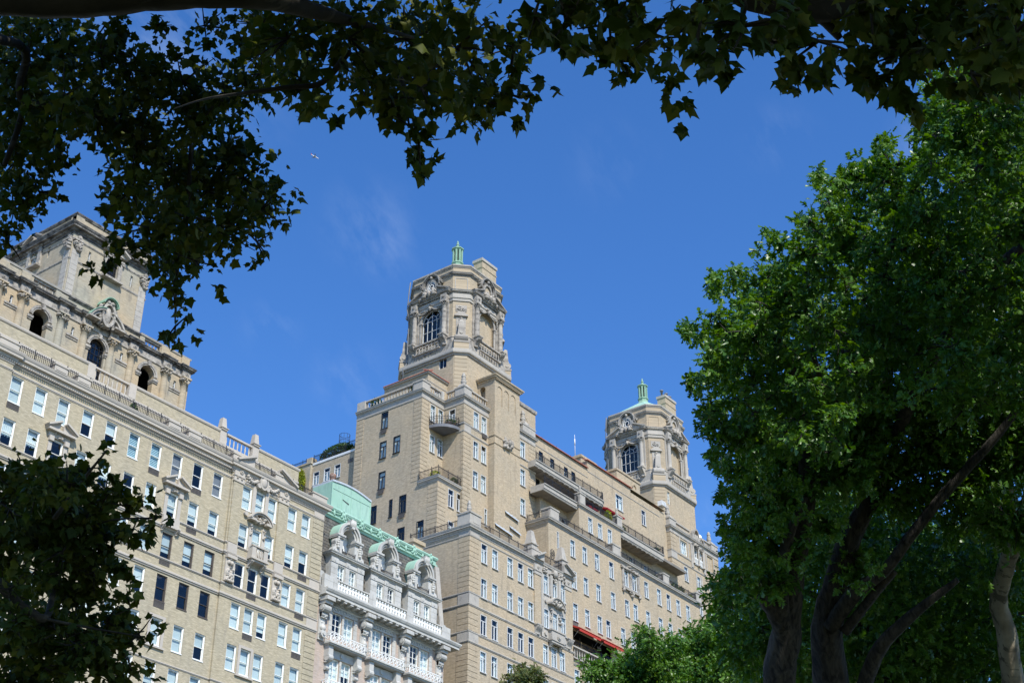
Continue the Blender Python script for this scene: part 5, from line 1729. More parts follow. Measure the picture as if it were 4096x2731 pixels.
for (xa, za, xb, zb) in ((105.15, 61.45, 107.3, 61.2), (103.5, 59.55, 106.3, 59.3), (105.9, 60.1, 107.65, 59.85)):
    L_ = xb - xa
    v = [(xa, 78.65, za), (xb, 78.65, zb), (xb, 78.5, zb - .2), (xa, 78.5, za - .2), (xa, 78.68, za - .08), (xb, 78.68, zb - .08), (xb, 78.5, zb - .3), (xa, 78.5, za - .3)]
    m_ = MB().add(v, [(0, 3, 2, 1), (4, 5, 6, 7), (3, 7, 6, 2), (0, 4, 7, 3), (1, 2, 6, 5), (0, 1, 5, 4)])
    for k_ in range(1, 4):
        t = k_ / 4
        m_.tube([(xa + L_ * t, 78.64, za + (zb - za) * t + .03), (xa + L_ * t, 78.5, za - .2 + (zb - za) * t + .02)], .03, 4)
    part('sloping_skylight', m_, M['zinc'], BB, 'sloping grey metal skylight strip on the wall')
part('attic_block', MB().box(107.75, 113.6, 80.9, 84.0, 72.1, 76.5), M['tan'], BB)
part('coping', MB().sweep([(107.75, 80.9), (113.6, 80.9), (113.6, 84)], [(-.3, 76.45), (.1, 76.45), (.14, 76.6), (.14, 76.85), (-.3, 76.9)]), M['sooty'], BB)
m_ = MB()
for c in (109.5, 110.6, 111.7):
    m_.arc(Fr((0, 80.9)), c, 74.9, .40, .44, 0, math.pi, 0, .03, 10)
    m_.ob(Fr((0, 80.9)), c - .44, c - .40, 0, .03, 73, 74.9).ob(Fr((0, 80.9)), c + .40, c + .44, 0, .03, 73, 74.9)
part('blind_arches', m_, M['tan'], BB)
balustrade(BB, F9, 107.8, 109.2, 72.2, 73.2, -.2, 'stone', .3)
part('corner_pedestal', MB().box(109.3, 111.55, 79.45, 80.4, 72.2, 73.1).box(109.25, 111.6, 79.4, 80.45, 73.1, 73.25), M['stone'], BB)
link('urn', urnmesh(1.9, 'stone', 1.25), BB, (109.95, 79.95, 73.25))
# tiled penthouse beside the near tower
PX0, PX1, PY0, PY1 = 97.55, 100.75, 82.75, 88.6
pw = wins(Fr((0, PY0)), [98.6], [73.6], w=.85, h=1.2, cur=5)
mb = MB().wall(Fr((0, PY0)), PX0, PX1, 72.1, 75.0, pw, .2).wall(Fr((PX0, 0), (0, -1)), -PY1, -PY0, 72.1, 75.0)
mb.quad((PX0, PY1, 72.1), (PX0, PY1, 75.0), (PX1, PY1, 75.0), (PX1, PY1, 72.1))
part('penthouse_wall', mb, M['tan'], BB)
part('interior', MB().box(PX0 + .5, PX1, PY0 + .6, PY1 - .2, 72.2, 74.9), M['dark'], BB)
pp = [(PX0, PY1), (PX0, PY0), (PX1, PY0)]
part('string_course', MB().sweep(pp, band(.05, 74.05, 74.15)), M['stone'], BB)
part('eaves', MB().sweep(pp, [(-.02, 74.9), (.16, 74.95), (.2, 75.1), (-.02, 75.1)]), M['stone'], BB)
def tiles(parent, fr, u0, u1, z, d=.26, slope_=.45, L_=.8, step=.21):
    def tm():
        m_ = MB()
        q = 5
        for i in range(q):
            a0, a1 = math.pi * i / q, math.pi * (i + 1) / q
            p = [(.1 * math.cos(a0), .1 * math.sin(a0)), (.1 * math.cos(a1), .1 * math.sin(a1))]
            m_.quad((p[0][0], 0, p[0][1]), (p[0][0], L_, p[0][1] + L_ * slope_), (p[1][0], L_, p[1][1] + L_ * slope_), (p[1][0], 0, p[1][1]))
        m_.add([(.1 * math.cos(math.pi * i / q), 0, .1 * math.sin(math.pi * i / q)) for i in range(q + 1)], [tuple(range(q + 1))])
        return m_.mesh('roof_tile', M['redtile'])
    me = shared(('tile', L_, slope_), tm)
    n = int((u1 - u0) / step)
    rf = part('tile_roof', MB().quad(fr.p(u0, d, z - .01), fr.p(u1, d, z - .01), fr.p(u1, d - L_, z - .01 + L_ * slope_), fr.p(u0, d - L_, z - .01 + L_ * slope_)), M['redtile'], parent)
    for i in range(n):
        sub('roof_tile', me, rf, fr, u0 + (u1 - u0) * (i + .5) / n, d, z)
tiles(BB, Fr((0, PY0)), PX0 - .25, PX1, 75.1)
tiles(BB, Fr((PX0, 0), (0, -1)), -PY1, -PY0 + .25, 75.1)
# --- middle tiers between the towers
FT2 = Fr((0, 77.4)); FT2S = Fr((116.4, 0), (0, -1))
tw = wins(FT2, [118.1, 119.97, 121.87], [65.15], w=.85, h=1.8, cur=2)
mb = MB().wall(FT2, 116.4, 124.5, 61.6, 65.9, tw, .22).wall(FT2S, -80, -77.4, 61.6, 65.9)
mb.quad((124.5, 77.4, 61.6), (124.5, 80, 61.6), (124.5, 80, 65.9), (124.5, 77.4, 65.9))
part('middle_tier_wall', mb, M['tan'], BB)
part('interior', MB().box(117, 124, 78.4, 80, 61.8, 65.6), M['dark'], BB)
part('cornice', MB().sweep([(116.4, 80), (116.4, 77.4), (124.5, 77.4), (124.5, 80)], cornice(.3, 65.55, .5)), M['stone'], BB)
FW1 = Fr((0, 80.0))
FW3 = Fr((0, 78.9))
lv_ = wins(FW3, [112.2, 114.3, 115.35], [64.4], w=.7, h=2.0, frame='greyframe', cur=0) + wins(FW3, [126.2, 128.5, 131.5, 134.0], [64.5], w=.75, h=2.1, cur=1)
part('recessed_wall', MB().wall(FW3, 111.5, 116.4, 61.6, 65.6, [o for o in lv_ if o[0] < 117], .2).quad((111.5, 79.5, 61.6), (111.5, 78.9, 61.6), (111.5, 78.9, 65.6), (111.5, 79.5, 65.6)), M['tan'], BB)
part('recessed_wall', MB().wall(FW3, 124.5, 139.0, 61.6, 65.6, [o for o in lv_ if o[0] > 117], .2), M['tan'], BB)
part('interior', MB().box(112, 116, 79.6, 79.95, 61.7, 65.5), M['dark'], BB)
part('interior', MB().box(125, 138.5, 79.6, 79.95, 61.7, 65.5), M['dark'], BB)
lw_ = wins(FW1, [112.3, 113.4, 117.2, 118.2], [68.1], w=.7, h=1.7, frame='blackframe', cur=0)
mb = MB().wall(FW1, 111.5, 139.0, 61.6, 69.0, lw_, .2)
part('recessed_wall', mb, M['tan'], BB)
part('interior', MB().box(112, 138.5, 81.0, 86, 61.7, 68.9), M['dark'], BB)
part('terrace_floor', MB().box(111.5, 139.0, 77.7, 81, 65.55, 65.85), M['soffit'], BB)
# lower balcony (left) and lower balcony (right), upper curved balcony
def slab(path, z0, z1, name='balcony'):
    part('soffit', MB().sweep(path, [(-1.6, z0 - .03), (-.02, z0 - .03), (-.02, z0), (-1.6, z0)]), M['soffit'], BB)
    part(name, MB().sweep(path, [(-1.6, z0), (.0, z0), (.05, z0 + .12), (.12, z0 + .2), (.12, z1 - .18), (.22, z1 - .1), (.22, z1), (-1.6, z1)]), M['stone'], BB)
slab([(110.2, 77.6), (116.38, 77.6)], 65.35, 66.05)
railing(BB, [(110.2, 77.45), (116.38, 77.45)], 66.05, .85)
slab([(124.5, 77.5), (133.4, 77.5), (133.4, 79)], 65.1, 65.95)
railing(BB, [(124.6, 77.35), (133.45, 77.35), (133.45, 79)], 65.95, .9)
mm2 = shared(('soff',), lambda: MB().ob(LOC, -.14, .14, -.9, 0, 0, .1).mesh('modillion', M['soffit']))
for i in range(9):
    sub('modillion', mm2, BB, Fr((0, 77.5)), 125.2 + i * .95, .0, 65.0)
for u in (116.9, 124.1):
    m_ = MB().ob(FT2, u - .48, u + .48, -.5, .2, 66.05, 67.15).ob(FT2, u - .54, u + .54, -.55, .26, 67.15, 67.3)
    part('stone_pier', m_, M['stone'], BB)
    sub('urn', urnmesh(1.0, 'stone', 1.1), BB, FT2, u, -.15, 67.3)
railing(BB, [(117.4, 77.25), (123.6, 77.25)], 66.05, .85)
n = 8
cpth = [(110.2, 78.6), (122.6, 78.6)] + [(122.6 + .95 * math.sin(math.pi / 2 * i / n), 78.6 + .95 * (1 - math.cos(math.pi / 2 * i / n))) for i in range(1, n + 1)] + [(123.55, 80.0)]
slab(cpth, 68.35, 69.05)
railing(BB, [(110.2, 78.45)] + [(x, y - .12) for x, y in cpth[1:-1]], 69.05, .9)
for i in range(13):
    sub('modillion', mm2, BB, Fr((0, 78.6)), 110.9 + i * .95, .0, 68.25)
# penthouse wall with tiled eaves
ph = wins(FW1, [112.9, 115.0, 117.6, 119.0], [71.6], w=.75, h=1.6, frame='blackframe', cur=5) + wins(FW1, [127.9], [72.3], w=1.5, h=1.9, frame='greyframe', cur=1) + wins(FW1, [133.4], [72.3], w=.95, h=1.9, cur=0)
FW2 = Fr((0, 79.99))
mb = MB().wall(FW2, 111.5, 122.2, 69.0, 73.1, [o for o in ph if o[0] < 122], .2)
mb.wall(FW2, 122.2, 131.2, 69.0, 74.1, [o for o in ph if 122 < o[0] < 131], .2)
mb.wall(FW2, 131.2, 139.0, 69.0, 73.6, [o for o in ph if o[0] > 131.2], .2)
mb.quad((122.2, 84, 73.1), (122.2, 80, 73.1), (122.2, 80, 74.1), (122.2, 84, 74.1))
mb.quad((111.5, 80.0, 73.1), (122.2, 80.0, 73.1), (122.2, 86, 73.1), (111.5, 86, 73.1))
mb.quad((122.2, 80.0, 74.1), (139, 80.0, 74.1), (139, 86, 74.1), (122.2, 86, 74.1))
part('penthouse_wall', mb, M['tan'], BB)
part('interior', MB().box(112, 138.5, 81.0, 85, 69.1, 72.9), M['dark'], BB)
part('string_course', MB().sweep([(111.5, 79.99), (122.2, 79.99)], band(.05, 71.95, 72.05)), M['stone'], BB)
part('string_course', MB().sweep([(122.2, 79.99), (137.5, 79.99)], band(.05, 72.75, 72.85)), M['stone'], BB)
tiles(BB, FW2, 111.5, 122.2, 73.1, .22, .4, .7)
tiles(BB, FW2, 122.0, 131.4, 74.1, .22, .4, .7)
tiles(BB, Fr((131.3, 0), (0, 1)), 80.0, 81.2, 73.0, .22, .4, .7)
railing(BB, [(111.6, 80.6), (122, 80.6)], 73.4, .5, .3, 'railing', 'iron', .02, False)
part('rooftop_block', MB().box(126.2, 129.2, 83.4, 87, 73, 77.6).box(126.05, 129.35, 83.25, 87.1, 77.2, 77.45), M['tan'], BB)
part('rooftop_block', MB().box(130.3, 135.4, 81.2, 84, 73, 76.7).box(130.2, 135.5, 81.1, 84, 76.5, 76.75), M['tan'], BB)
part('niche_arch', MB().arc(Fr((0, 81.2)), 134.0, 75.6, .3, .42, 0, math.pi, 0, .12, 8).lathe(134.0, 81.1, [(.08, 74.3), (.24, 74.6), (.24, 74.7)], 8), M['tan'], BB)
part('antenna', MB().tube([(126.6, 84.5, 77.6), (126.6, 84.5, 80.6)], [.05, .02], 5).tube([(126.6, 84.5, 79.2), (126.6, 84.5, 80.0)], .07, 6), M['acwhite'], BB)
m_ = MB().prism(Fr((124.3, 0), (0, -1)), [(-79.99, 69.2), (-78.9, 68.7), (-78.85, 68.85), (-79.95, 69.35)], -3.6, 0)
part('awning', m_, M['crimson'], BB)
m_ = MB().prism(Fr((120.9, 0), (0, -1)), [(-79.99, 68.25), (-79.0, 67.75), (-78.95, 67.9), (-79.95, 68.4)], -1.8, 0)
part('awning', m_, M['crimson'], BB)
for x, y, z, s_ in ((119.6, 79.4, 69.08, .5), (137.3, 79.4, 74.15, .6)):
    m_ = MB().box(x, x + s_ * 1.6, y, y + s_, z, z + s_)
    for i in range(6):
        m_.box(x + .05, x + s_ * 1.6 - .05, y - .02, y, z + .06 + i * s_ * .15, z + .1 + i * s_ * .15)
    part('air_conditioner', m_, M['acwhite'], BB)
# --- far block under the second tower
FXS = Fr((139.0, 0), (0, -1))
dw = wins(FXS, [-82.15, ], [71.0], w=.95, h=1.3, cur=5) + wins(FXS, [-81.15], [67.6], w=.85, h=1.75, cur=2)
mb = MB().wall(FXS, -84, -79.5, 61.6, 72.1, dw, .2)
fw_ = [(141.3, 142.8, 69.35, 71.1), (147.65, 149.0, 69.4, 71.2)]
gridwin(F9, 141.3, 1.5, 71.1, 1.75, BB, 3, 3, 'white', 2, .25)
fo = wins(F9, [141.75], [67.9], w=.92, h=1.85, cur=4) + wins(F9, [147.7], [67.9], w=.92, h=1.85, cur=0) + wins(F9, [144.75], [67.6], w=.9, h=1.9, cur=2) + wins(F9, [144.3, 145.4], [71.0], w=.8, h=2.0, cur=2)
fo += wins(F9, [141.75, 144.75, 147.7], [64.5], w=.9, h=1.85, cur=2)
mb.wall(F9, 139.0, 150.4, 0, 72.1, fo + fw_, .22)
mb.quad((150.4, 79.5, 0), (150.4, 92, 0), (150.4, 92, 72.1), (150.4, 79.5, 72.1))
mb.quad((139.0, 79.5, 72.08), (150.4, 79.5, 72.08), (150.4, 92, 72.08), (139, 92, 72.08))
mb.quad((139.0, 92, 61.6), (139.0, 84, 61.6), (139.0, 84, 72.1), (139.0, 92, 72.1))
part('far_block_wall', mb, M['tan'], BB)
part('interior', MB().box(140, 149.5, 81, 90, 1, 71.9), M['dark'], BB)
part('blank_window', MB().ob(F9, 147.65, 149.0, -.16, -.12, 69.4, 71.2), M['tan'], BB)
xp = [(139.0, 84), (139.0, 79.5), (150.4, 79.5), (150.4, 84)]
part('entablature', MB().sweep(xp, [(-.02, 71.35), (.06, 71.35), (.07, 71.45), (.04, 71.47), (.04, 71.75), (-.02, 71.75)]), M['stone'], BB)
part('cornice', MB().sweep(xp, cornice(.32, 71.7, .46)), M['stone'], BB)
for z0, z1 in ((69.0, 69.16), (68.1, 68.26)):
    part('string_course', MB().sweep(xp, band(.08, z0, z1)), M['stone'], BB)
part('stone_block', MB().ob(F9, 139.0, 140.3, 0, .04, 68.28, 68.98), M['stone'], BB)
part('stone_block', MB().ob(FXS, -80.5, -79.5, 0, .04, 68.28, 68.98), M['stone'], BB)
for a, b in ((61.9, 68.05), (69.2, 71.3)):
    quoins(BB, 139.0, 79.5, a, b, 1.25, 1.0, 'tan', .44, .03, .05)
    strip(BB, F9, 149.3, 150.4, a, b, 'tan', .44, .03, .05)
part('corner_pedestal', MB().box(138.95, 140.4, 79.45, 80.9, 72.18, 73.1).box(138.88, 140.47, 79.38, 80.97, 73.1, 73.25), M['stone'], BB)
link('urn', urnmesh(1.9, 'stone', 1.25), BB, (139.65, 80.1, 73.25))
part('corner_pedestal', MB().box(148.9, 150.45, 79.45, 80.9, 72.18, 73.1).box(148.82, 150.52, 79.38, 80.97, 73.1, 73.25), M['stone'], BB)
link('urn', urnmesh(1.9, 'stone', 1.25), BB, (149.6, 80.1, 73.25))
balustrade(BB, F9, 140.4, 144.0, 72.2, 73.2, -.2, 'stone', .3)
balustrade(BB, F9, 146.6, 148.9, 72.2, 73.2, -.2, 'stone', .3)
# carved centre bay of the far block: colonnettes, arched crest, little balcony
m_ = MB()
for u in (143.75, 146.65):
    m_.ob(F9, u - .2, u + .2, 0, .16, 68.3, 71.3)
part('pilaster', m_, M['stone'], BB)['kind'] = 'stuff'
for u in (144.0, 145.25, 146.35):
    sub('column', columnmesh(.12, 2.6, 'stone'), BB, F9, u, .18, 68.9)
m_ = MB().carve(F9, 145.2, 71.3, 1.8, .5, .4, 52, 20).arc(F9, 145.0, 72.9, .45, .62, 0, math.pi, -.2, .25, 10, 1.3).ob(F9, 144.0, 146.2, -.2, .2, 72.2, 72.9)
m_.arc(F9, 146.4, 72.35, .35, .5, 0, math.pi, -.1, .2, 8)
part('carved_crest', m_, M['sooty'], BB)
part('window_guard', MB().ob(F9, 144.2, 146.3, .1, .14, 69.75, 69.83), M['white'], BB)
railing(BB, [(144.2, 79.36), (146.3, 79.36)], 69.0, .75, .16, 'railing', 'white', .03, False)
part('window_surround', MB().ob(F9, 144.45, 144.72, 0, .08, 65.4, 67.8).ob(F9, 145.68, 145.95, 0, .08, 65.4, 67.8).ob(F9, 144.3, 146.1, 0, .16, 65.2, 65.4).carve(F9, 145.2, 65.1, 1.2, .25, .2, 3, 8), M['stone'], BB)
for u in (141.1, 143.0, 147.4, 149.2):
    part('pilaster', MB().ob(F9, u - .1, u + .1, 0, .05, 69.2, 71.3), M['stone'], BB)
# ------------------------------------------------------------------ the two octagonal belvedere towers
def octo(cx, cy, h, c):
    return [(cx - h, cy + h - c), (cx - h, cy - h + c), (cx - h + c, cy - h), (cx + h - c, cy - h), (cx + h, cy - h + c), (cx + h, cy + h - c), (cx + h - c, cy + h), (cx - h + c, cy + h)]

def edges_(poly):
    n = len(poly)
    out_ = []
    for i in range(n):
        a, b = poly[i], poly[(i + 1) % n]
        L_ = math.hypot(b[0] - a[0], b[1] - a[1])
        out_.append((Fr(a, ((b[0] - a[0]) / L_, (b[1] - a[1]) / L_)), L_))
    return out_

def figures():
    m_ = MB()
    for s in (-1, 1):
        m_.ell(LOC, s * .55, .25, .35, .3, .3, .4).ell(LOC, s * .7, .3, .05, .4, .3, .18).ell(LOC, s * .45, .3, .8, .15, .16, .17).ell(LOC, s * .8, .25, .55, .14, .15, .3, rot=s * .5)
    m_.ell(LOC, 0, .3, .3, .24, .3, .45)
    return m_.carve(LOC, 0, .3, 1.6, .6, .3, 77, 16).mesh('carved_figures', M['sooty'])

def tower(cx, cy, glass, parent, clean):
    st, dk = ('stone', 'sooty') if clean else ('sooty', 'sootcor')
    wallm = 'tan'
    # square shaft with chamfered corners
    P = octo(cx, cy, 4.55, 1.05)
    mb = MB()
    for i, (f, L_) in enumerate(edges_(P)):
        w_ = []
        if i == 0 and not clean:
            u = L_ - 2.0
            w_ = [(u, u + 1.05, 77.2, 78.35)]
            gridwin(f, u, 1.05, 78.35, 1.15, parent, 2, 1, 'greyframe', 0, .2)
        if i == 2 and clean:
            w_ = [(.35, 1.0, 76.2, 77.9)]
            gridwin(f, .35, .65, 77.9, 1.7, parent, 2, 4, 'white', 1, .2)
        mb.wall(f, 0, L_, 72.05, 78.6, w_, .2)
    part('tower_shaft', mb, M[wallm], parent)
    part('interior', MB().box(cx - 3.5, cx + 3.5, cy - 3.5, cy + 3.5, 72.2, 78.5), M['dark'], parent)
    for i in (1, 3):
        f, L_ = edges_(P)[i]
        strip(parent, f, .08, L_ - .08, 72.2, 78.35, wallm, .44, .05, .045)
    part('ledge', MB().sweep(P, [(-.02, 78.3), (.12, 78.3), (.14, 78.45), (.3, 78.5), (.34, 78.62), (.34, 78.98), (-.02, 79.0)], True), M['stone'], parent)
    B0 = octo(cx, cy, 4.5, 1.1)
    part('sloped_base', MB().vprism(B0, 78.98, 79.4, octo(cx, cy, 4.38, 1.15)).vprism(octo(cx, cy, 4.36, 1.15), 79.4, 80.2), M[st], parent)
    # belvedere walls
    Q = octo(cx, cy, 4.2, 1.25)
    E_ = edges_(Q)
    mb = MB()
    zb, zs, r = 80.2, 83.98, 1.27
    for i, (f, L_) in enumerate(E_):
        if i % 2 == 0:
            mb.archwall(f, 0, L_, 79.4, 85.5, L_ / 2, r, zb, zs, .32, 16, 1.0, not (i in glass))
        else:
            mb.wall(f, 0, L_, 79.4, 85.5)
    part('belvedere_wall', mb, M[wallm], parent)
    part('interior', MB().box(cx - 2.6, cx + 2.6, cy - 2.6, cy + 2.6, 80, 85.4), M['dark'], parent)
    part('plinth_course', MB().sweep(Q, [(-.02, 80.0), (.14, 80.0), (.14, 80.75), (.2, 80.8), (.18, 80.9), (-.02, 80.95)], True), M[st], parent)
    for i, (f, L_) in enumerate(E_):
        c = L_ / 2
        if i % 2 == 0:
            vis = i in (0, 2)
            m_ = MB().arc(f, c, zs, r, r + .26, 0, math.pi, -.1, .1, 16)
            for s in (-1, 1):
                a, b = sorted((c + s * r, c + s * (r + .26)))
                m_.ob(f, a, b, -.1, .1, zb, zs - .1)
                m_.ob(f, a - .05, b + .05, -.1, .16, zs - .12, zs + .04)
            part('arch_surround', m_, M[st], parent)
            if i in glass:
                archwindow(f, c, r, zb, zs, parent, 'greyframe', 4, 3, -.2)
            for s in (-1, 1):
                u = c + s * 2.05
                sub('column', columnmesh(.27, 4.1, st), parent, f, u, .34, 81.3)
                sub('bracket', scrollbracket(.62, 1.0, .62, st), parent, f, u, .12, 80.1)
                part('column_plinth', MB().ob(f, u - .38, u + .38, 0, .8, 81.12, 81.32), M[st], parent)
                part('pier_strip', MB().ob(f, u - .42, u + .42, 0, .16, 80.9, 85.4), M[st], parent)
                m_ = MB().ob(f, u - .38, u + .38, 0, .62, 85.4, 86.3)
                part('entablature_block', m_, M[st], parent)
                rosette(Fr(f.p(0, .62, 0)[:2], f.u), u, 85.95, .16, st, parent)
            bo = balustrade(parent, f, c - 1.7, c + 1.7, 79.75, 80.95, .55, st, .40, .24)
            # swags and keystone mask over the arch
            m_ = MB()
            for s in (-1, 1):
                for k in range(8):
                    t = k / 7
                    m_.ell(f, c + s * (.25 + 1.35 * t), .2, 85.3 - .26 * math.sin(math.pi * t) - .15 * t, .13, .13, .11, 6, 4)
                m_.disc(f, c + s * 1.62, 85.0, .16, .1, .26, 9)
                for k in range(3):
                    m_.ell(f, c + s * 1.62, .2, 84.75 - .22 * k, .1, .12, .12, 5, 3)
            m_.ell(f, c, .3, 85.3, .18, .24, .3).carve(f, c, 85.6, .4, .6, .4, 19, 10)
            part('carved_swag', m_, M[dk], parent)
            # broken pediment, figures and oculus
            fo_ = Fr(f.p(0, .2, 0)[:2], f.u)
            rake(fo_, c - 2.8, 86.76, c - .95, 87.62, .13, -.35, .34, dk if not clean else st, parent)
            rake(fo_, c + 2.8, 86.76, c + .95, 87.62, .13, -.35, .34, dk if not clean else st, parent)
            sub('carved_figures', shared(('fig',), figures), parent, f, c, .25, 86.8)
            m_ = MB().arc(f, c, 88.1, .54, .74, 0, 6.2832, -.25, .22, 20, 1.32)
            m_.arc(f, c, 88.35, 1.02, 1.14, R(-8), R(188), -.2, .24, 16, 1.15).arc(f, c, 88.35, 1.12, 1.22, R(-8), R(188), -.2, .36, 16, 1.15)
            m_.ell(f, c, .25, 89.25, .18, .2, .22)
            for s in (-1, 1):
                m_.carve(f, c + s * 1.35, 88.35, .35, .9, .3, 33, 9)
                m_.prism(f, [(c + s * .85 - .16, 86.9), (c + s * .85 + .16, 86.9), (c + s * .9 + .13, 88.3), (c + s * .9 - .13, 88.3)], -.1, .3)
            part('oculus_surround', m_, M[dk if not clean else st], parent)
            if vis:
                m_ = MB().disc(f, c, 88.1, .1, 0, 0.02)
                ov = [(c + .56 * math.cos(t), 88.1 + .74 * math.sin(t)) for t in [6.2832 * k / 20 for k in range(20)]]
                if i == 0:
                    o_ = MB().arc(f, c, 88.1, .25, .31, 0, 6.2832, .1, .16, 14, 1.3).arc(f, c, 88.1, .47, .54, 0, 6.2832, .1, .16, 18, 1.32)
                    for k in range(8):
                        t = k * math.pi / 4
                        o_.tube([f.p(c + .29 * math.cos(t), .13, 88.1 + .38 * math.sin(t)), f.p(c + .5 * math.cos(t), .13, 88.1 + .66 * math.sin(t))], .03, 4)
                    wo = part('oculus_window', o_, M['white'], parent)
                    link('pane', MB().add([f.p(u, .10, z) for u, z in ov], [tuple(range(20))]).mesh('pane', M['glass']), wo)
                    link('backing', MB().add([f.p(u, .06, z) for u, z in ov], [tuple(range(20))]).mesh('backing', M['dark']), wo)
                else:
                    part('blind_oculus', MB().add([f.p(u, .05, z) for u, z in ov], [tuple(range(20))]), M['tan'], parent)
        else:
            # chamfer: plaque with cap and sunburst, obelisk on a scroll foot in front
            m_ = MB().ob(f, c - .52, c + .52, 0, .06, 81.0, 83.4).ob(f, c - .72, c + .72, 0, .26, 83.42, 83.6)
            m_.prism(f, [(c - .62, 83.6), (c + .62, 83.6), (c + .3, 84.0), (c - .3, 84.0)], 0, .2)
            m_.ob(f, c - .6, c + .6, 0, .04, 84.05, 84.85).carve(f, c, 84.45, .7, .5, .14, 25, 14).carve(f, c, 83.1, .5, .35, .18, 5, 8)
            part('plaque', m_, M[st], parent)
            m_ = MB().ob(f, c - .78, c + .78, 0, .95, 79.0, 79.75)
            part('obelisk_base', m_, M[wallm], parent)
            m_ = MB().ob(f, c - .82, c + .82, 0, 1.0, 79.75, 79.95)
            m_.tube([f.p(c - .68, .55, 80.4), f.p(c + .68, .55, 80.4)], .42, 14, False)
            m_.tube([f.p(c - .74, .55, 80.4), f.p(c + .74, .55, 80.4)], .2, 10, False)
            m_.ob(f, c - .4, c + .4, .1, .75, 80.75, 82.6, .14, .15).disc(f, c, 81.1, .2, .7, .8)
            m_.ob(f, c - .25, c + .25, .24, .61, 82.6, 82.8, .15, .2)
            part('corner_obelisk', m_, M[st], parent)
    # entablature, attic, parapet
    part('entablature', MB().sweep(octo(cx, cy, 4.2, 1.25), [(-.02, 85.35), (.1, 85.35), (.12, 85.5), (.07, 85.52), (.07, 85.68), (.16, 85.74), (.16, 85.82), (.1, 85.84), (.1, 86.3), (-.02, 86.3)], True), M['stone'], parent)
    path = []
    for i, (f, L_) in enumerate(E_):
        path.append(f.o)
        if i % 2 == 0:
            c = L_ / 2
            for a, d in ((c - 2.5, 0), (c - 2.5, .42), (c - 1.6, .42), (c - 1.6, .22), (c + 1.6, .22), (c + 1.6, .42), (c + 2.5, .42), (c + 2.5, 0)):
                path.append(f.p(a, d, 0)[:2])
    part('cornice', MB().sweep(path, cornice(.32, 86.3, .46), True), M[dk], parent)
    A = octo(cx, cy, 4.05, 1.3)
    mb = MB()
    for f, L_ in edges_(A):
        mb.wall(f, 0, L_, 86.3, 90.0)
    mb.add([(x, y, 89.95) for x, y in A], [tuple(range(8))])
    part('attic_wall', mb, M[wallm], parent)
    for i, (f, L_) in enumerate(edges_(A)):
        if i % 2:
            m_ = MB().ob(f, .22, L_ - .22, 0, .05, 87.0, 87.08).ob(f, .22, L_ - .22, 0, .05, 88.42, 88.5).ob(f, .22, .3, 0, .05, 87.08, 88.42).ob(f, L_ - .3, L_ - .22, 0, .05, 87.08, 88.42)
            part('panel_frame', m_, M['tan' if clean else 'stone'], parent)
    pth = []
    for i, (f, L_) in enumerate(edges_(A)):
        pth.append(f.o)
    part('attic_cornice', MB().sweep(A, cornice(.3, 88.72, .44), True), M[dk], parent)
    part('coping', MB().sweep(A, [(-.35, 89.82), (.05, 89.82), (.1, 89.95), (.16, 90.0), (.16, 90.18), (-.35, 90.22)], True), M['stone' if clean else 'sooty'], parent)
    # copper roof and lantern
    part('copper_roof', MB().vprism(octo(cx, cy, 4.0, 1.3), 90.12, 92.95, octo(cx, cy, .5, .2)), M['copper'], parent)
    m_ = MB()
    lx, ly = cx, cy
    m_.lathe(lx, ly, [(.85, 92.7), (.72, 92.95), (.6, 93.15), (.62, 93.38), (.72, 93.48), (.72, 93.6), (.58, 93.7)], 8, R(22.5), False)
    for k in range(8):
        a = R(22.5 + 45 * k)
        m_.tube([(lx + .5 * math.cos(a), ly + .5 * math.sin(a), 93.6), (lx + .5 * math.cos(a), ly + .5 * math.sin(a), 95.35)], .12, 5, False)
    m_.lathe(lx, ly, [(.5, 95.25), (.6, 95.35), (.72, 95.42), (.72, 95.54), (.5, 95.65), (.2, 95.9), (.12, 96.02), (.19, 96.1), (.19, 96.22), (.1, 96.32), (.12, 96.45), (.02, 96.75)], 8, R(22.5), False)
    lo = part('lantern', m_, M['copper2'], parent, 'green copper lantern with dark slots and finial')
    link('lantern_core', MB().lathe(lx, ly, [(.36, 93.5), (.36, 95.4)], 8, R(22.5), False).mesh('lantern_core', M['dark']), lo)
    # brick chimney
    m_ = MB().box(cx + 1.0, cx + 3.6, cy - 2.75, cy - 1.55, 89.9, 93.5).box(cx + .94, cx + 3.66, cy - 2.81, cy - 1.49, 92.6, 92.72)
    ch = part('chimney', m_, M['tan'], parent)
    link('chimney_cap', MB().box(cx + .9, cx + 3.7, cy - 2.85, cy - 1.45, 93.5, 93.85).mesh('chimney_cap', M['stone']), ch)
    if clean:
        for k, (dx, hh) in enumerate(((1.3, .75), (2.45, .8), (2.95, .6), (3.35, .7))):
            link('chimney_pot', MB().lathe(cx + dx, cy - 2.1, [(.14, 93.85), (.14, 93.85 + hh), (.24, 93.88 + hh), (.24, 94.05 + hh), (.05, 94.15 + hh)], 9).mesh('chimney_pot', M['pipe']), ch)
    # drain pipe down the left corner
    part('drain_pipe', MB().tube([(cx - 4.3, cy + 3.1, 90.0), (cx - 4.45, cy + 3.1, 88.9), (cx - 4.7, cy + 3.05, 86.2), (cx - 4.35, cy + 3.05, 85.0), (cx - 4.4, cy + 3.05, 79.6), (cx - 4.95, cy + 3.1, 78.6), (cx - 4.7, cy + 3.1, 77.0)], .07, 6), M['pipe'], parent)

tower(105.2, 85.5, (0,), BB, False)
tower(144.5, 85.5, (0,), BB, True)
# pent roof left of the far tower
tiles(BB, Fr((137.2, 0), (0, -1)), -83.6, -80.1, 73.5, .22, .4, .7)

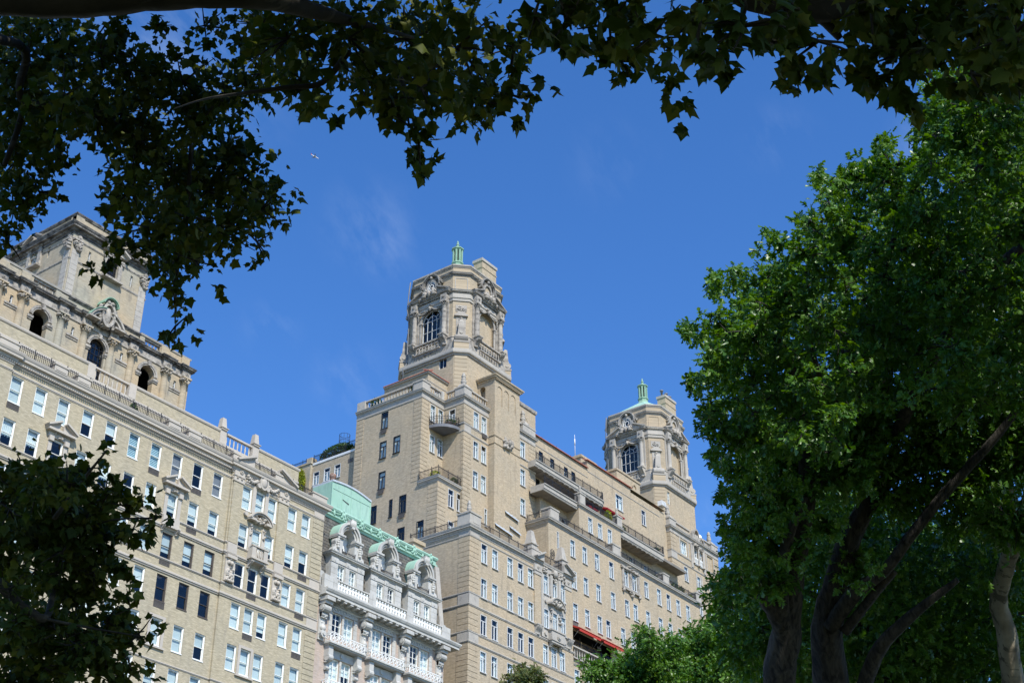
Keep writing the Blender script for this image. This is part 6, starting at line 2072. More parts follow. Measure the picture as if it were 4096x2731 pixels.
# ------------------------------------------------------------------ lower rear wing behind the white house
FRW = Fr((96.6, 0), (0, -1))
rw_ = []
for u in (-97.0, -95.5, -94.05):
    rw_ += wins(FRW, [u], [67.5], w=.85, h=1.5, frame='greyframe', cur=5)
mb = MB().wall(FRW, -97.2, -90.7, 50, 68.4, rw_, .2)
mb.quad((96.6, 90.7, 68.4), (96.6, 97.2, 68.4), (104, 97.2, 68.4), (104, 90.7, 68.4))
part('rear_wing_wall', mb, M['tan'], BB)
part('interior', MB().box(97.5, 103, 90.8, 97, 50, 68.2), M['dark'], BB)
part('coping', MB().sweep([(96.6, 97.2), (96.6, 90.75)], [(-.35, 68.35), (.06, 68.35), (.08, 68.6), (-.35, 68.62)]), M['acwhite'], BB)
part('grille', MB().ob(FRW, -92.2, -91.55, 0, .03, 67.2, 67.65), M['vent'], BB)
mb = MB().box(96.3, 103, 97.2, 100.5, 50, 68.5).box(96.2, 103.1, 97.1, 100.6, 68.5, 68.7).box(96.4, 97.2, 97.2, 97.9, 68.7, 69.3)
part('rear_stair_block', mb, M['greybrick'], BB)
railing(BB, [(96.6, 97.1), (96.6, 92.6)], 68.6, .9)
railing(BB, [(96.8, 100.4), (96.8, 98.4), (98.5, 98.4)], 68.7, .8, .16, 'railing', 'iron', .022, False)
part('rear_setback', MB().box(99.0, 104, 90.8, 97, 68.4, 70.3).box(98.9, 104, 90.8, 97, 70.3, 70.5), M['tan'], BB)
railing(BB, [(99.0, 95.0), (99.0, 91)], 70.5, .9, .16, 'railing', 'iron', .022, False)
m_ = MB()
for k in range(5):
    m_.tube([(99.4 + .57 * math.cos(a * .5236), 95.6 + .57 * math.sin(a * .5236), 69.6 + .75 * k) for a in range(13)], .025, 4)
for k in range(10):
    a = k * .6283
    m_.tube([(99.4 + .57 * math.cos(a), 95.6 + .57 * math.sin(a), 69.0), (99.4 + .57 * math.cos(a), 95.6 + .57 * math.sin(a), 72.6)], .018, 4)
part('caged_ladder', m_, M['iron'], BB)
# plants, pots, dish and other loose things on the terraces
bush('hedge', 'dense dark green hedge on the rear roof behind the white house', 'hedge', (97.3, 94.6, 68.45), .6, 2.4, .95, 2600, 'shrubleaf', .11, None, 21)
bush('potted_shrub', 'round green shrub beside the rear setback railing', 'shrub', (97.3, 91.6, 68.45), .45, .45, .65, 300, 'shrubleaf', .1, None, 22)
bush('ivy', 'bright yellow-green ivy climbing the grey rear wall', 'ivy', (96.15, 98.6, 64.6), .22, .95, 1.85, 1500, 'limeleaf', .12, None, 23)
bush('potted_plant', 'trailing plant in clay pot on the half round balcony', 'plant', (98.6, 80.75, 68.64), .42, .42, .22, 160, 'olive', .1, 'plants on the tan building terraces', 24, .30)
bush('potted_plant', 'dark plant in clay pot at the balcony wall, right of the trailing plant', 'plant', (99.05, 80.6, 68.64), .32, .32, .4, 160, 'shrubleaf', .1, 'plants on the tan building terraces', 25, .25)
bush('potted_plant', 'yellow-green shrub on the small corner terrace', 'plant', (96.5, 80.6, 61.95), .5, .6, .35, 200, 'limeleaf', .1, 'plants on the tan building terraces', 26, .22)
bush('potted_plant', 'reddish plant at the right end of the small corner terrace', 'plant', (98.8, 80.1, 61.95), .5, .35, .4, 200, 'olive', .1, 'plants on the tan building terraces', 27, .22)
bush('terrace_shrub', 'leftmost green shrub behind the high stone balustrade, against the sky', 'shrub', (96.5, 88.7, 72.1), .5, .75, .75, 420, 'shrubleaf', .12, 'plants on the tan building terraces', 28)
bush('terrace_shrub', 'green shrub behind the high stone balustrade, below the tiled penthouse corner', 'shrub', (96.6, 83.9, 72.1), .4, .5, .75, 300, 'shrubleaf', .12, 'plants on the tan building terraces', 29)
bush('terrace_shrub', 'green shrub on the high corner pedestal below the tiled penthouse', 'shrub', (97.0, 82.9, 72.1), .4, .4, .85, 260, 'shrubleaf', .12, 'plants on the tan building terraces', 30)
bush('conical_shrub', 'yellow-green conical shrub on the middle terrace beside the dark red awning', 'shrub', (122.9, 77.9, 66.05), .42, .42, .85, 420, 'limeleaf', .11, None, 31)
bush('terrace_shrub', 'green shrub below the dark red awning on the middle terrace', 'shrub', (126.1, 78.2, 65.95), .5, .45, .6, 320, 'olive', .11, 'plants on the tan building terraces', 32)
bush('terrace_shrub', 'green shrub trailing at the right end of the middle terrace railing', 'shrub', (132.6, 77.8, 65.95), .6, .35, .35, 260, 'shrubleaf', .11, 'plants on the tan building terraces', 33)
bush('terrace_shrub', 'low clipped box hedge beside the stone pier of the long terrace', 'shrub', (131.0, 77.4, 61.97), .85, .4, .4, 420, 'shrubleaf', .1, 'plants on the tan building terraces', 34)
bush('terrace_shrub', 'dark leafy plant left of the yellow plant on the long terrace', 'shrub', (135.2, 77.2, 61.97), .5, .4, .6, 260, 'shrubleaf', .11, 'plants on the tan building terraces', 35)
bush('terrace_shrub', 'dark purple plant on the long terrace below the far block', 'shrub', (136.6, 77.2, 61.97), .5, .4, .55, 260, 'olive', .11, 'plants on the tan building terraces', 36)
bush('terrace_shrub', 'bright yellow plant at the far end of the long terrace', 'shrub', (138.4, 77.2, 61.97), .55, .4, .35, 260, 'limeleaf', .1, 'plants on the tan building terraces', 37)
bush('roof_shrub', 'green shrub on the tiled penthouse roof beside the rooftop block', 'shrub', (124.9, 81.2, 74.3), .8, .5, .5, 320, 'limeleaf', .12, None, 38)
ds = thing('satellite_dish', 'small white satellite dish on the far block parapet', 'dish', (147.8, 80.6, 73.2))
m_ = MB().lathe(0, 0, [(.02, 0), (.25, .03), (.4, .1), (.42, .12), (.4, .13), (.25, .06), (.02, .03)], 14)
do_ = link('dish', m_.mesh('dish', M['white'])); do_.parent = ds; do_.location = (0, 0, .75); do_.rotation_euler = (R(65), 0, R(-40))
po_ = link('mount', MB().tube([(0, .1, 0), (0, .1, .7)], .04, 6).mesh('mount', M['pipe'])); po_.parent = ds
# ------------------------------------------------------------------ trees
K_ = 4096 / 2352
def D(x, y, dep):                                               # spot measured on a 2352 px wide print of the photograph, at a depth in metres
    return at(x * K_, y * K_, dep)
PX = K_ / FPX

T_PLANE = [(0, 0), (.20, -.08), (.44, .05), (.38, .17), (.58, .46), (.38, .48), (.27, .62), (0, 1.0), (-.24, .64), (-.37, .52), (-.60, .42), (-.40, .20), (-.46, .02), (-.20, -.08)]
T_OAK = [(0, 0), (.07, .14), (.40, .20), (.09, .36), (.50, .56), (.10, .60), (.30, .90), (0, 1.08), (-.30, .90), (-.10, .60), (-.50, .56), (-.09, .36), (-.40, .20), (-.07, .14)]
T_SIMPLE = [(0, 0), (.25, .25), (.22, .6), (0, 1.0), (-.22, .6), (-.25, .25)]

def leaf_template(T, fold=.22, droop=.18):
    v = [(x, y, -fold * abs(x) - droop * y * y) for x, y in T] + [(0, .38, .02)]
    n = len(T)
    f = [(n, i, (i + 1) % n) for i in range(n)]
    return np.array(v, dtype=np.float32), np.array(f, dtype=np.int32)

def unit(a):
    return a / np.maximum(np.linalg.norm(a, axis=-1, keepdims=True), 1e-6)

def leaf_axes(n, q, hang, out_dir=None):
    """leaf frame: b from stalk to tip, a across, c face normal"""
    b = q.normal(size=(n, 3))
    if out_dir is not None:
        b = b * .8 + out_dir * .6
    b[:, 2] -= hang
    b = unit(b)
    c = q.normal(size=(n, 3)) * .62 + np.array(SUNV) * .45
    c[:, 2] += .5
    a = unit(np.cross(b, c))
    c = np.cross(a, b)
    return a, b, c

def leaf_mesh(name, T, pos, a, b, c, size, mat):
    V, F = leaf_template(T)
    n, k = len(pos), len(V)
    q_ = np.random.default_rng(n)
    sx, sz = q_.uniform(.6, 1.1, (n, 1, 1)), q_.uniform(-.6, 3.2, (n, 1, 1))
    P = pos[:, None, :] + size[:, None, None] * (V[None, :, 0:1] * sx * a[:, None, :] + V[None, :, 1:2] * b[:, None, :] + V[None, :, 2:3] * sz * c[:, None, :])
    P = P.reshape(-1, 3).astype(np.float32)
    FF = (F[None] + (np.arange(n, dtype=np.int32) * k)[:, None, None]).reshape(-1, 3)
    me = bpy.data.meshes.new(name)
    me.vertices.add(len(P))
    me.vertices.foreach_set("co", P.ravel())
    me.loops.add(FF.size)
    me.loops.foreach_set("vertex_index", FF.ravel())
    me.polygons.add(len(FF))
    me.polygons.foreach_set("loop_start", np.arange(0, FF.size, 3, dtype=np.int32))
    me.polygons.foreach_set("loop_total", np.full(len(FF), 3, dtype=np.int32))
    me.materials.append(mat)
    me.update(calc_edges=True)
    me.validate()
    return me

def blob_leaves(blobs, q, lai, size, shell=.35, hang=.5, squash=1.0, twig=.3):
    """leaf stalk points clustered on twigs inside round clumps; returns positions and outward directions"""
    Ps, Os, tw = [], [], []
    for (cx, cy, cz, r) in blobs:
        n = int(lai * math.pi * r * r / (size * size * .42)) + 3
        nt_ = max(2, n // 7)
        d = unit(q.normal(size=(nt_, 3)))
        rad = r * (shell + (1 - shell) * q.random(nt_)) ** .7
        cen = np.array([cx, cy, cz]) + d * rad[:, None] * np.array([1, 1, squash])
        idx = q.integers(0, nt_, n)
        Ps.append(cen[idx] + q.normal(size=(n, 3)) * twig * min(r, .8) * np.array([1, 1, squash]))
        Os.append(d[idx])
        if nt_ > 2:
            for i in range(min(nt_, 6)):
                tw.append(((cx, cy, cz), tuple(cen[i] + d[i] * .1)))
    return np.concatenate(Ps), np.concatenate(Os), tw

def in_view(P):
    d = P - np.array(EYE)
    w = d @ np.array(FW)
    x = 2048 + FPX * (d @ np.array(RT)) / w
    y = 1365.5 - FPX * (d @ np.array(UP)) / w
    return (w > 1) & (x > 0) & (x < 4096) & (y > 0) & (y < 2731), w

def make_tree(name, label, base, group, T, leafmat_, sets, trunks, bark, seed, nleaf=300, extra=None):
    """sets: list of (blobs, lai, leaf size, hang); trunks: list of (part name, points, radii)"""
    q = np.random.default_rng(seed)
    t = thing(name, label, 'tree', base, group)
    first = True
    for nm, pts, rad in trunks:
        # subdivide and roughen so that limbs are not clean tubes
        pts = [Vector(p) for p in pts]
        PP, RR = [], []
        for i in range(len(pts) - 1):
            for k in range(5):
                s = k / 5
                p = pts[i].lerp(pts[i + 1], s)
                if 0 < i < len(pts) - 1 or k:
                    pm, pn = pts[max(i - 1, 0)], pts[min(i + 2, len(pts) - 1)]
                    p = 0.5 * ((2 * pts[i]) + (pts[i + 1] - pm) * s + (2 * pm - 5 * pts[i] + 4 * pts[i + 1] - pn) * s * s + (-pm + 3 * pts[i] - 3 * pts[i + 1] + pn) * s ** 3)
                r = rad[i] + (rad[i + 1] - rad[i]) * s
                PP.append(p + Vector(q.normal(size=3)) * r * .03)
                RR.append(r * (1 + .015 * q.normal()))
        PP.append(pts[-1]); RR.append(rad[-1])
        ns = 16 if rad[0] > .15 else 8
        tb = MB().tube(PP, RR, ns)
        ph = q.random(4) * 6.28
        for i in range(len(PP)):                                # furrows and bulges in the bark
            c0 = np.array(PP[i])
            for k in range(ns):
                v = np.array(tb.v[i * ns + k]) - c0
                g_ = 1 + .05 * math.sin(k * 2.9 + ph[0] + i * .23) + .05 * math.sin(k * 1.1 + ph[1] - i * .31) + .02 * q.normal()
                tb.v[i * ns + k] = tuple(c0 + v * g_)
        part(nm, tb, M[bark], t)
    Pall, A, B, C, S = [], [], [], [], []
    tws = []
    for blobs, lai, size, hang, *sq in sets:
        P, O, tw = blob_leaves(blobs, q, lai, size, hang=hang, squash=sq[0] if sq else 1.0)
        a, b, c = leaf_axes(len(P), q, hang, O)
        Pall.append(P); A.append(a); B.append(b); C.append(c)
        S.append(size * q.uniform(.5, 1.2, len(P)))
        tws += tw
    P, A, B, C, S = map(np.concatenate, (Pall, A, B, C, S))
    vis, w = in_view(P)
    pick = np.zeros(len(P), bool)
    if nleaf:
        sc = np.where(vis, S / np.maximum(w, .1), 0)
        # nearest and largest in the picture
        pick[np.argsort(-sc)[:nleaf]] = True
        V, F = leaf_template(T)
        def lm(v):
            def f():
                VV, FF = leaf_template(T, .05 + .3 * v, .05 + .2 * v)
                VV[:, 0] *= (1, .8, .65)[v]
                me = bpy.data.meshes.new('leaf')
                me.from_pydata(VV.tolist(), [], FF.tolist())
                me.materials.append(M[leafmat_])
                return me
            return shared(('leaf', name, leafmat_, v), f)
        from mathutils import Matrix
        for i in np.nonzero(pick)[0]:
            o = bpy.data.objects.new('leaf', lm(int(i) % 3))
            COL.objects.link(o)
            o.parent = t
            s = float(S[i])
            m = Matrix(((A[i][0] * s, B[i][0] * s, C[i][0] * s, P[i][0] - base[0]), (A[i][1] * s, B[i][1] * s, C[i][1] * s, P[i][1] - base[1]), (A[i][2] * s, B[i][2] * s, C[i][2] * s, P[i][2] - base[2]), (0, 0, 0, 1)))
            o.matrix_basis = m
    k = ~pick
    me = leaf_mesh('foliage', T, P[k] - np.array(base), A[k], B[k], C[k], S[k], M[leafmat_])
    fo = bpy.data.objects.new('foliage', me)
    COL.objects.link(fo)
    fo.parent = t
    fo['kind'] = 'stuff'
    tm = MB()
    for a_, b_ in tws:
        mid = [(u + v) / 2 + random.Random(hash(a_) & 999).uniform(-.06, .06) for u, v in zip(a_, b_)]
        tm.tube([a_, mid, b_], [.014, .010, .005], 3, True, False)
    to = part('twigs', tm, M[bark], t)
    to['kind'] = 'stuff'
    return t

def blobs_px(rows, dep, jit, q, kdep=None):
    out_ = []
    for x, y, r in rows:
        d = (kdep(x, y) if kdep else dep) + q.uniform(-jit, jit)
        p = D(x, y, d)
        out_.append((p.x, p.y, p.z, r * PX * d))
    return out_

def clumps(blobs, q, n=6, f=.5, sh=.72):
    """break round masses into smaller leaf clumps with gaps between them"""
    out_ = []
    for (x, y, z, r) in blobs:
        if r < .25:
            out_.append((x, y, z, r))
            continue
        for _ in range(n):
            d = Vector((q.gauss(0, 1), q.gauss(0, 1), q.gauss(0, 1))).normalized() * (r * q.uniform(sh * .8, sh * 1.15))
            out_.append((x + d.x, y + d.y, z + d.z * .85, r * f * q.uniform(.7, 1.2)))
    return out_

def ground_under(p):
    return (p[0], p[1], 0.0)

qq = random.Random(5)
# ---- overhead plane tree: boughs hang across the top of the view
OV = [(60, 140, 90), (60, 250, 90), (45, 360, 80), (30, 470, 55), (20, 560, 34), (150, 100, 80), (150, 220, 85), (120, 310, 60), (165, 380, 22), (90, 440, 40), (40, 60, 70), (230, 130, 60), (220, 260, 60),
      (300, 160, 85), (280, 260, 80), (310, 350, 80), (300, 440, 62), (340, 520, 70), (300, 560, 40), (250, 595, 24), (212, 622, 22), (262, 480, 26), (400, 400, 85), (430, 500, 80), (395, 590, 60), (398, 670, 40), (402, 750, 28), (408, 795, 12),
      (450, 600, 42), (505, 660, 16), (480, 440, 95), (560, 410, 70), (600, 480, 52), (645, 440, 30), (676, 435, 10), (590, 555, 34), (586, 598, 14), (540, 350, 52), (430, 720, 16), (455, 770, 10), (520, 540, 60),
      (420, 190, 80), (450, 290, 70), (520, 210, 70), (600, 170, 62), (610, 60, 60), (660, 90, 85), (700, 190, 60), (740, 240, 32), (766, 272, 12), (800, 90, 100), (850, 190, 55), (930, 90, 115), (900, 225, 55), (965, 200, 70), (940, 290, 42), (962, 340, 32), (965, 400, 15), (990, 372, 16),
      (1050, 110, 115), (1090, 230, 62), (1130, 250, 46), (1195, 225, 40), (1190, 268, 16), (1180, 110, 60), (1272, 210, 9), (1255, 185, 8), (690, 262, 10),
      (360, 60, 30), (470, 60, 46), (240, 60, 40), (560, 100, 26)]
OV2 = [(1230, 30, 50), (1300, 50, 62), (1310, 105, 24), (1400, 55, 75), (1425, 140, 42), (1418, 180, 12), (1500, 80, 70), (1540, 170, 24), (1560, 235, 26), (1556, 285, 14), (1600, 100, 60), (1650, 145, 34), (1700, 60, 70), (1780, 100, 52), (1800, 180, 30), (1830, 215, 14), (1880, 95, 70), (1892, 205, 22), (1960, 85, 80), (2000, 180, 42), (2045, 235, 22), (2080, 120, 80), (2100, 215, 34), (2160, 90, 90), (2175, 195, 32), (2250, 95, 90), (2330, 80, 80), (2300, 170, 34), (2210, 30, 80), (2300, 30, 80), (2340, 140, 60), (2230, 170, 50), (2120, 40, 70), (1340, 10, 40), (1600, 20, 60), (1800, 20, 60), (2000, 20, 70), (1460, 30, 40)]
LL = [(60, 1140, 95), (25, 1090, 50), (130, 1110, 70), (200, 1075, 40), (238, 1042, 16), (252, 1018, 8), (190, 1150, 80), (280, 1160, 40), (330, 1140, 20), (360, 1190, 30), (392, 1186, 10), (300, 1225, 40), (60, 1270, 100), (170, 1275, 85), (245, 1325, 52), (318, 1360, 18), (60, 1410, 100), (170, 1410, 90), (245, 1455, 60), (318, 1455, 40), (368, 1452, 12), (60, 1520, 90), (180, 1530, 90), (280, 1540, 50), (345, 1548, 20), (300, 1395, 30), (100, 1200, 70), (210, 1220, 60)]

def shade(blobs, q, tmin=49.0):
    """unseen clumps added to the crown up towards the sun to shade the boughs"""
    out_ = []
    for (x, y, z, r) in blobs:
        p = Vector((x, y, z))
        t = 1.5
        while t < 40:
            v = p + SUNV * t - EYE
            w = v.dot(FW)
            if w < .3 or 1365.5 - FPX * v.dot(UP) / w < -200 or abs(FPX * v.dot(RT) / w) > 2500:
                break
            t += .5
        for k in range(2):
            s = p + SUNV * (t + r * 1.6 + q.uniform(0, 2.5)) + Vector((q.uniform(-.3, .3), q.uniform(-.3, .3), q.uniform(-.2, .2)))
            out_.append((s.x, s.y, s.z, r * 1.35 + .12))
    return out_

b1 = blobs_px(OV, 0, 1.2, qq, lambda x, y: 17.5 if x < 620 else 13.0)
b2 = blobs_px(OV2, 0, .8, qq, lambda x, y: 9.5 + .6 * math.sin(x * .01))
b1b = blobs_px([o for o in OV if o[2] > 50], 0, 1.0, qq, lambda x, y: 19.0 if x < 620 else 14.5)
# unseen crown clumps added overhead and behind the viewer to keep the boughs in shade
roof = []
fh = Vector((FW.x, FW.y, 0)).normalized()
for _ in range(150):
    f_, s_ = qq.uniform(-14, 8), qq.uniform(-15, 13)
    z_ = max(11.5, 1.25 * max(f_, 0) + 5.2) + qq.uniform(0, 3.2)
    p_ = EYE + fh * f_ + RT * s_
    roof.append((p_.x, p_.y, z_, qq.uniform(1.0, 1.7)))
base_o = (-4.0, 9.0, 0.0)
hub = Vector((-2.5, 9.6, 8.5))
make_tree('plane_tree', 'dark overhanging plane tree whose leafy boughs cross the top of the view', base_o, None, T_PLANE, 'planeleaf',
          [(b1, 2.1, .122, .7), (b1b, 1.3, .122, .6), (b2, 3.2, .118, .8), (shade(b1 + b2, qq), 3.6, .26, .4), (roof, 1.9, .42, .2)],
          [('trunk', [base_o, (-3.8, 9.1, 3), (-3.2, 9.3, 6), hub], [.42, .36, .32, .28]),
           ('limb', [hub, D(-700, 120, 12), D(-100, 0, 11.3), D(150, -4, 11.2), D(330, -14, 11.2), D(480, -16, 11.2), D(620, -6, 11.4), D(740, 30, 12), D(850, 60, 12.5), D(960, 90, 13)], [.24, .2, .165, .15, .135, .125, .10, .06, .03, .01]),
           ('limb', [D(330, -14, 11.2), D(700, -80, 11), D(1200, -120, 10.4), D(1600, -60, 10), D(1730, -5, 10), D(1860, 22, 10), D(1960, 14, 9.8), D(2080, -30, 9.6)], [.13, .13, .12, .11, .10, .09, .075, .06]),
           ('limb', [D(1870, 20, 10), D(1895, 45, 10), D(1930, 90, 10)], [.06, .045, .02]),
           ('limb', [D(-300, 80, 14), D(40, 100, 17), D(44, 200, 17.3), D(60, 235, 17.4), D(150, 245, 17.5), D(240, 272, 17.5), D(330, 330, 17.5)], [.10, .055, .045, .045, .035, .03, .02]),
           ('limb', [D(800, 120, 12.6), D(740, 190, 13), D(660, 201, 13), D(570, 213, 13), D(470, 228, 13.4), D(400, 250, 14)], [.03, .028, .024, .018, .010, .004]),
           ('limb', [D(60, 235, 17.4), D(40, 300, 17.5), D(10, 380, 17.5)], [.05, .04, .03]),
           ('limb', [D(440, 330, 18), D(430, 470, 18), D(408, 620, 17.6), D(402, 740, 17.2)], [.03, .026, .02, .008]),
           ('limb', [D(900, 120, 13.4), D(940, 240, 13.2), D(960, 320, 13), D(965, 390, 13)], [.025, .02, .015, .006])],
          'planebark', 3)
b3 = blobs_px(LL, 16.5, 1.3, qq)
b3b = blobs_px([o for o in LL if o[2] > 55], 18.5, 1.0, qq)
pb = D(-420, 1900, 16.5)
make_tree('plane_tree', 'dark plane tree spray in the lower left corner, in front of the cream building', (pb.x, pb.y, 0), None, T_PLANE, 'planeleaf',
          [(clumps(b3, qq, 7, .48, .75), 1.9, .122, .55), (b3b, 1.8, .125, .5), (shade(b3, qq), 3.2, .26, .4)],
          [('trunk', [(pb.x, pb.y, 0), (pb.x, pb.y, 3.0), tuple(pb)], [.3, .26, .2]),
           ('limb', [tuple(pb), D(-150, 1500, 16.5), D(-20, 1345, 16.5), D(40, 1385, 16.5), D(100, 1420, 16.5), D(118, 1380, 17.0), D(128, 1310, 17.6), D(130, 1240, 18), D(120, 1150, 18)], [.17, .12, .075, .06, .05, .036, .028, .02, .008]),
           ('limb', [D(100, 1420, 16.5), D(200, 1440, 16.4), D(320, 1460, 16.3)], [.022, .015, .006]),
           ('limb', [D(130, 1270, 17.8), D(230, 1200, 17.2), D(370, 1188, 16.3)], [.022, .015, .006]),
           ('limb', [D(124, 1190, 16.6), D(200, 1090, 16.5), D(245, 1035, 16.4)], [.03, .02, .008])],
          'planebark', 4)

# ---- the big oak on the right
OK1 = [(2330, 110, 80), (2240, 165, 60), (2170, 215, 45), (2140, 310, 36), (2125, 370, 22), (2300, 190, 85), (2200, 290, 90), (2150, 250, 40), (2310, 330, 95), (2260, 230, 70), (2040, 365, 30), (2000, 395, 42), (1960, 430, 42), (2065, 440, 72), (1905, 420, 24), (1878, 400, 12), (2180, 430, 100), (2320, 460, 95), (1900, 505, 52), (1858, 575, 52), (1985, 550, 90), (2100, 580, 100), (2250, 590, 110), (1785, 585, 38), (1770, 545, 14), (1815, 650, 62), (1755, 685, 60), (1690, 640, 22), (1650, 655, 18), (1640, 640, 8), (1720, 735, 62), (1648, 755, 42), (1595, 765, 18), (1575, 755, 7), (1780, 770, 80), (1900, 700, 90), (2020, 700, 100), (2150, 720, 110), (2290, 720, 105),
       (1640, 835, 42), (1700, 855, 70), (1605, 880, 18), (1800, 870, 85), (1920, 860, 100), (2050, 860, 100), (2200, 860, 110), (2330, 860, 95), (1690, 955, 60), (1645, 1000, 36), (1780, 980, 80), (1890, 985, 80), (1625, 960, 20), (2030, 330, 14), (1850, 520, 22)]
OK2 = [(1650, 1060, 16), (1740, 1020, 50), (1820, 1080, 50), (1790, 1140, 50), (1740, 1220, 45), (1830, 1210, 40), (1700, 1320, 34), (1770, 1330, 45), (1660, 1340, 22), (1900, 1200, 40), (1960, 1300, 50), (1990, 1000, 90), (2110, 1000, 100), (2250, 1010, 110), (2340, 1040, 80), (1700, 1075, 42), (1725, 1140, 42), (1690, 1205, 30), (1665, 1135, 14), (1760, 1170, 52), (1720, 1275, 40), (1790, 1270, 60), (1760, 1080, 50), (1930, 1090, 70), (2060, 1120, 80), (2200, 1150, 90), (2330, 1180, 80), (1680, 1265, 18)]
OKB = [(1740, 1340, 60), (1680, 1385, 40), (1640, 1375, 22), (1820, 1380, 70), (1750, 1440, 70), (1850, 1480, 80), (1960, 1420, 90), (1990, 1280, 90), (2080, 1300, 100), (2180, 1280, 100), (2300, 1300, 100), (2080, 1440, 100), (2200, 1430, 100), (2330, 1430, 90), (2000, 1540, 90), (2130, 1540, 100), (2260, 1540, 100), (2340, 1560, 80), (1780, 1540, 80), (1900, 1560, 80), (1960, 1200, 80), (1700, 1480, 50), (1860, 1250, 70), (1900, 1150, 60), (1850, 1120, 50), (1690, 1330, 30)]
bo1 = blobs_px(OK1, 0, 1.4, qq, lambda x, y: 22.0 + max(0, (900 - y)) * .001 + (2352 - x) * .0028)
bo1b = blobs_px([o for o in OK1 if o[2] > 40], 0, 1.2, qq, lambda x, y: 25.5 + (2352 - x) * .0022)
bo2 = blobs_px(OK2, 26.5, 1.2, qq)
bo1c = blobs_px([(x + 12, y + 18, r * .9) for x, y, r in OK1 if r > 58], 29.0, 1.3, qq)
spr = []                                                        # loose sprays that break the outline
for x, y, r in OK1 + OK2:
    if r < 75:
        for _ in range(6):
            a_ = qq.uniform(0, 6.283)
            for k_ in range(3):
                spr.append((x + math.cos(a_) * r * (.85 + .2 * k_), y + math.sin(a_) * r * (.85 + .2 * k_), 8.5 - 2 * k_))
bsp = blobs_px(spr, 0, 1.0, qq, lambda x, y: 24.0)
ob = D(1850, 1900, 26.5)
obase = (ob.x, ob.y, 0)
make_tree('oak_tree', 'large oak with sunlit glossy leaves and several dark trunks on the right', obase, None, T_OAK, 'oakleaf',
          [(clumps(bo1, qq, 9, .42, .85), 2.7, .145, .1, .5), (bsp, 2.6, .13, .0), (bo1b, 3.0, .17, .15), (bo1c, 3.0, .22, .15), (clumps(bo2, qq, 9), 2.8, .155, .2, .6), (bo2, 2.6, .16, .2)],
          [('trunk', [obase, (ob.x, ob.y, 2.5), D(1845, 1850, 26.4), D(1820, 1700, 26.2), D(1790, 1568, 26.0), D(1802, 1470, 26), D(1815, 1360, 26), D(1838, 1240, 26), D(1852, 1150, 26), D(1848, 1060, 26), D(1838, 1000, 26)], [.52, .46, .40, .34, .30, .27, .22, .17, .15, .12, .09]),
           ('trunk', [D(1850, 1850, 26.6), D(1890, 1700, 26.6), D(1908, 1568, 26.5), D(1900, 1440, 26.5), D(1930, 1300, 26.5), D(1975, 1190, 26.6), D(2050, 1090, 26.8), D(2130, 1020, 27), D(2210, 950, 27)], [.38, .35, .32, .28, .22, .18, .13, .1, .06]),
           ('limb', [D(1800, 1480, 25.9), D(1785, 1420, 25.8), D(1760, 1380, 25.7), D(1738, 1345, 25.6), D(1736, 1325, 25.6)], [.15, .14, .12, .10, .07]),
           ('limb', [D(1798, 1440, 25.8), D(1795, 1330, 25.7), D(1812, 1230, 25.7), D(1848, 1140, 25.8)], [.14, .13, .11, .08]),
           ('limb', [D(1850, 1090, 26), D(1885, 1040, 26), D(1905, 960, 26), D(1930, 850, 25.5), D(1960, 700, 25)], [.13, .12, .1, .07, .04]),
           ('limb', [D(1838, 1010, 26), D(1830, 900, 25.5), D(1800, 800, 25), D(1740, 740, 24.5)], [.12, .09, .06, .03]),
           ('limb', [D(1905, 1440, 26.3), D(1965, 1360, 26), D(2030, 1310, 25.8), D(2100, 1220, 25.6), D(2190, 1110, 25.5), D(2290, 1000, 25.4), D(2380, 880, 25.3)], [.15, .13, .115, .10, .085, .07, .05]),
           ('limb', [D(1940, 1450, 26.2), D(1985, 1390, 26), D(2055, 1310, 25.9)], [.1, .09, .07]),
           ('limb', [D(1960, 1640, 26.4), D(2000, 1530, 26.2), D(2035, 1470, 26), D(2110, 1400, 25.8), D(2200, 1330, 25.6)], [.15, .14, .12, .09, .05]),
           ('limb', [D(2400, 520, 23.5), D(2320, 590, 23.5), D(2260, 650, 23.5), D(2190, 750, 24), D(2120, 860, 25), D(2060, 1000, 26)], [.09, .1, .1, .1, .11, .12]),
           ('limb', [D(1930, 850, 25.5), D(1990, 720, 24.5), D(2050, 560, 24), D(2060, 430, 23.5), D(2030, 350, 23.4)], [.07, .06, .05, .03, .015]),
           ('limb', [D(1905, 960, 26), D(1860, 780, 25), D(1850, 640, 24.5), D(1890, 500, 24)], [.06, .05, .035, .02])],
          'bark', 6)
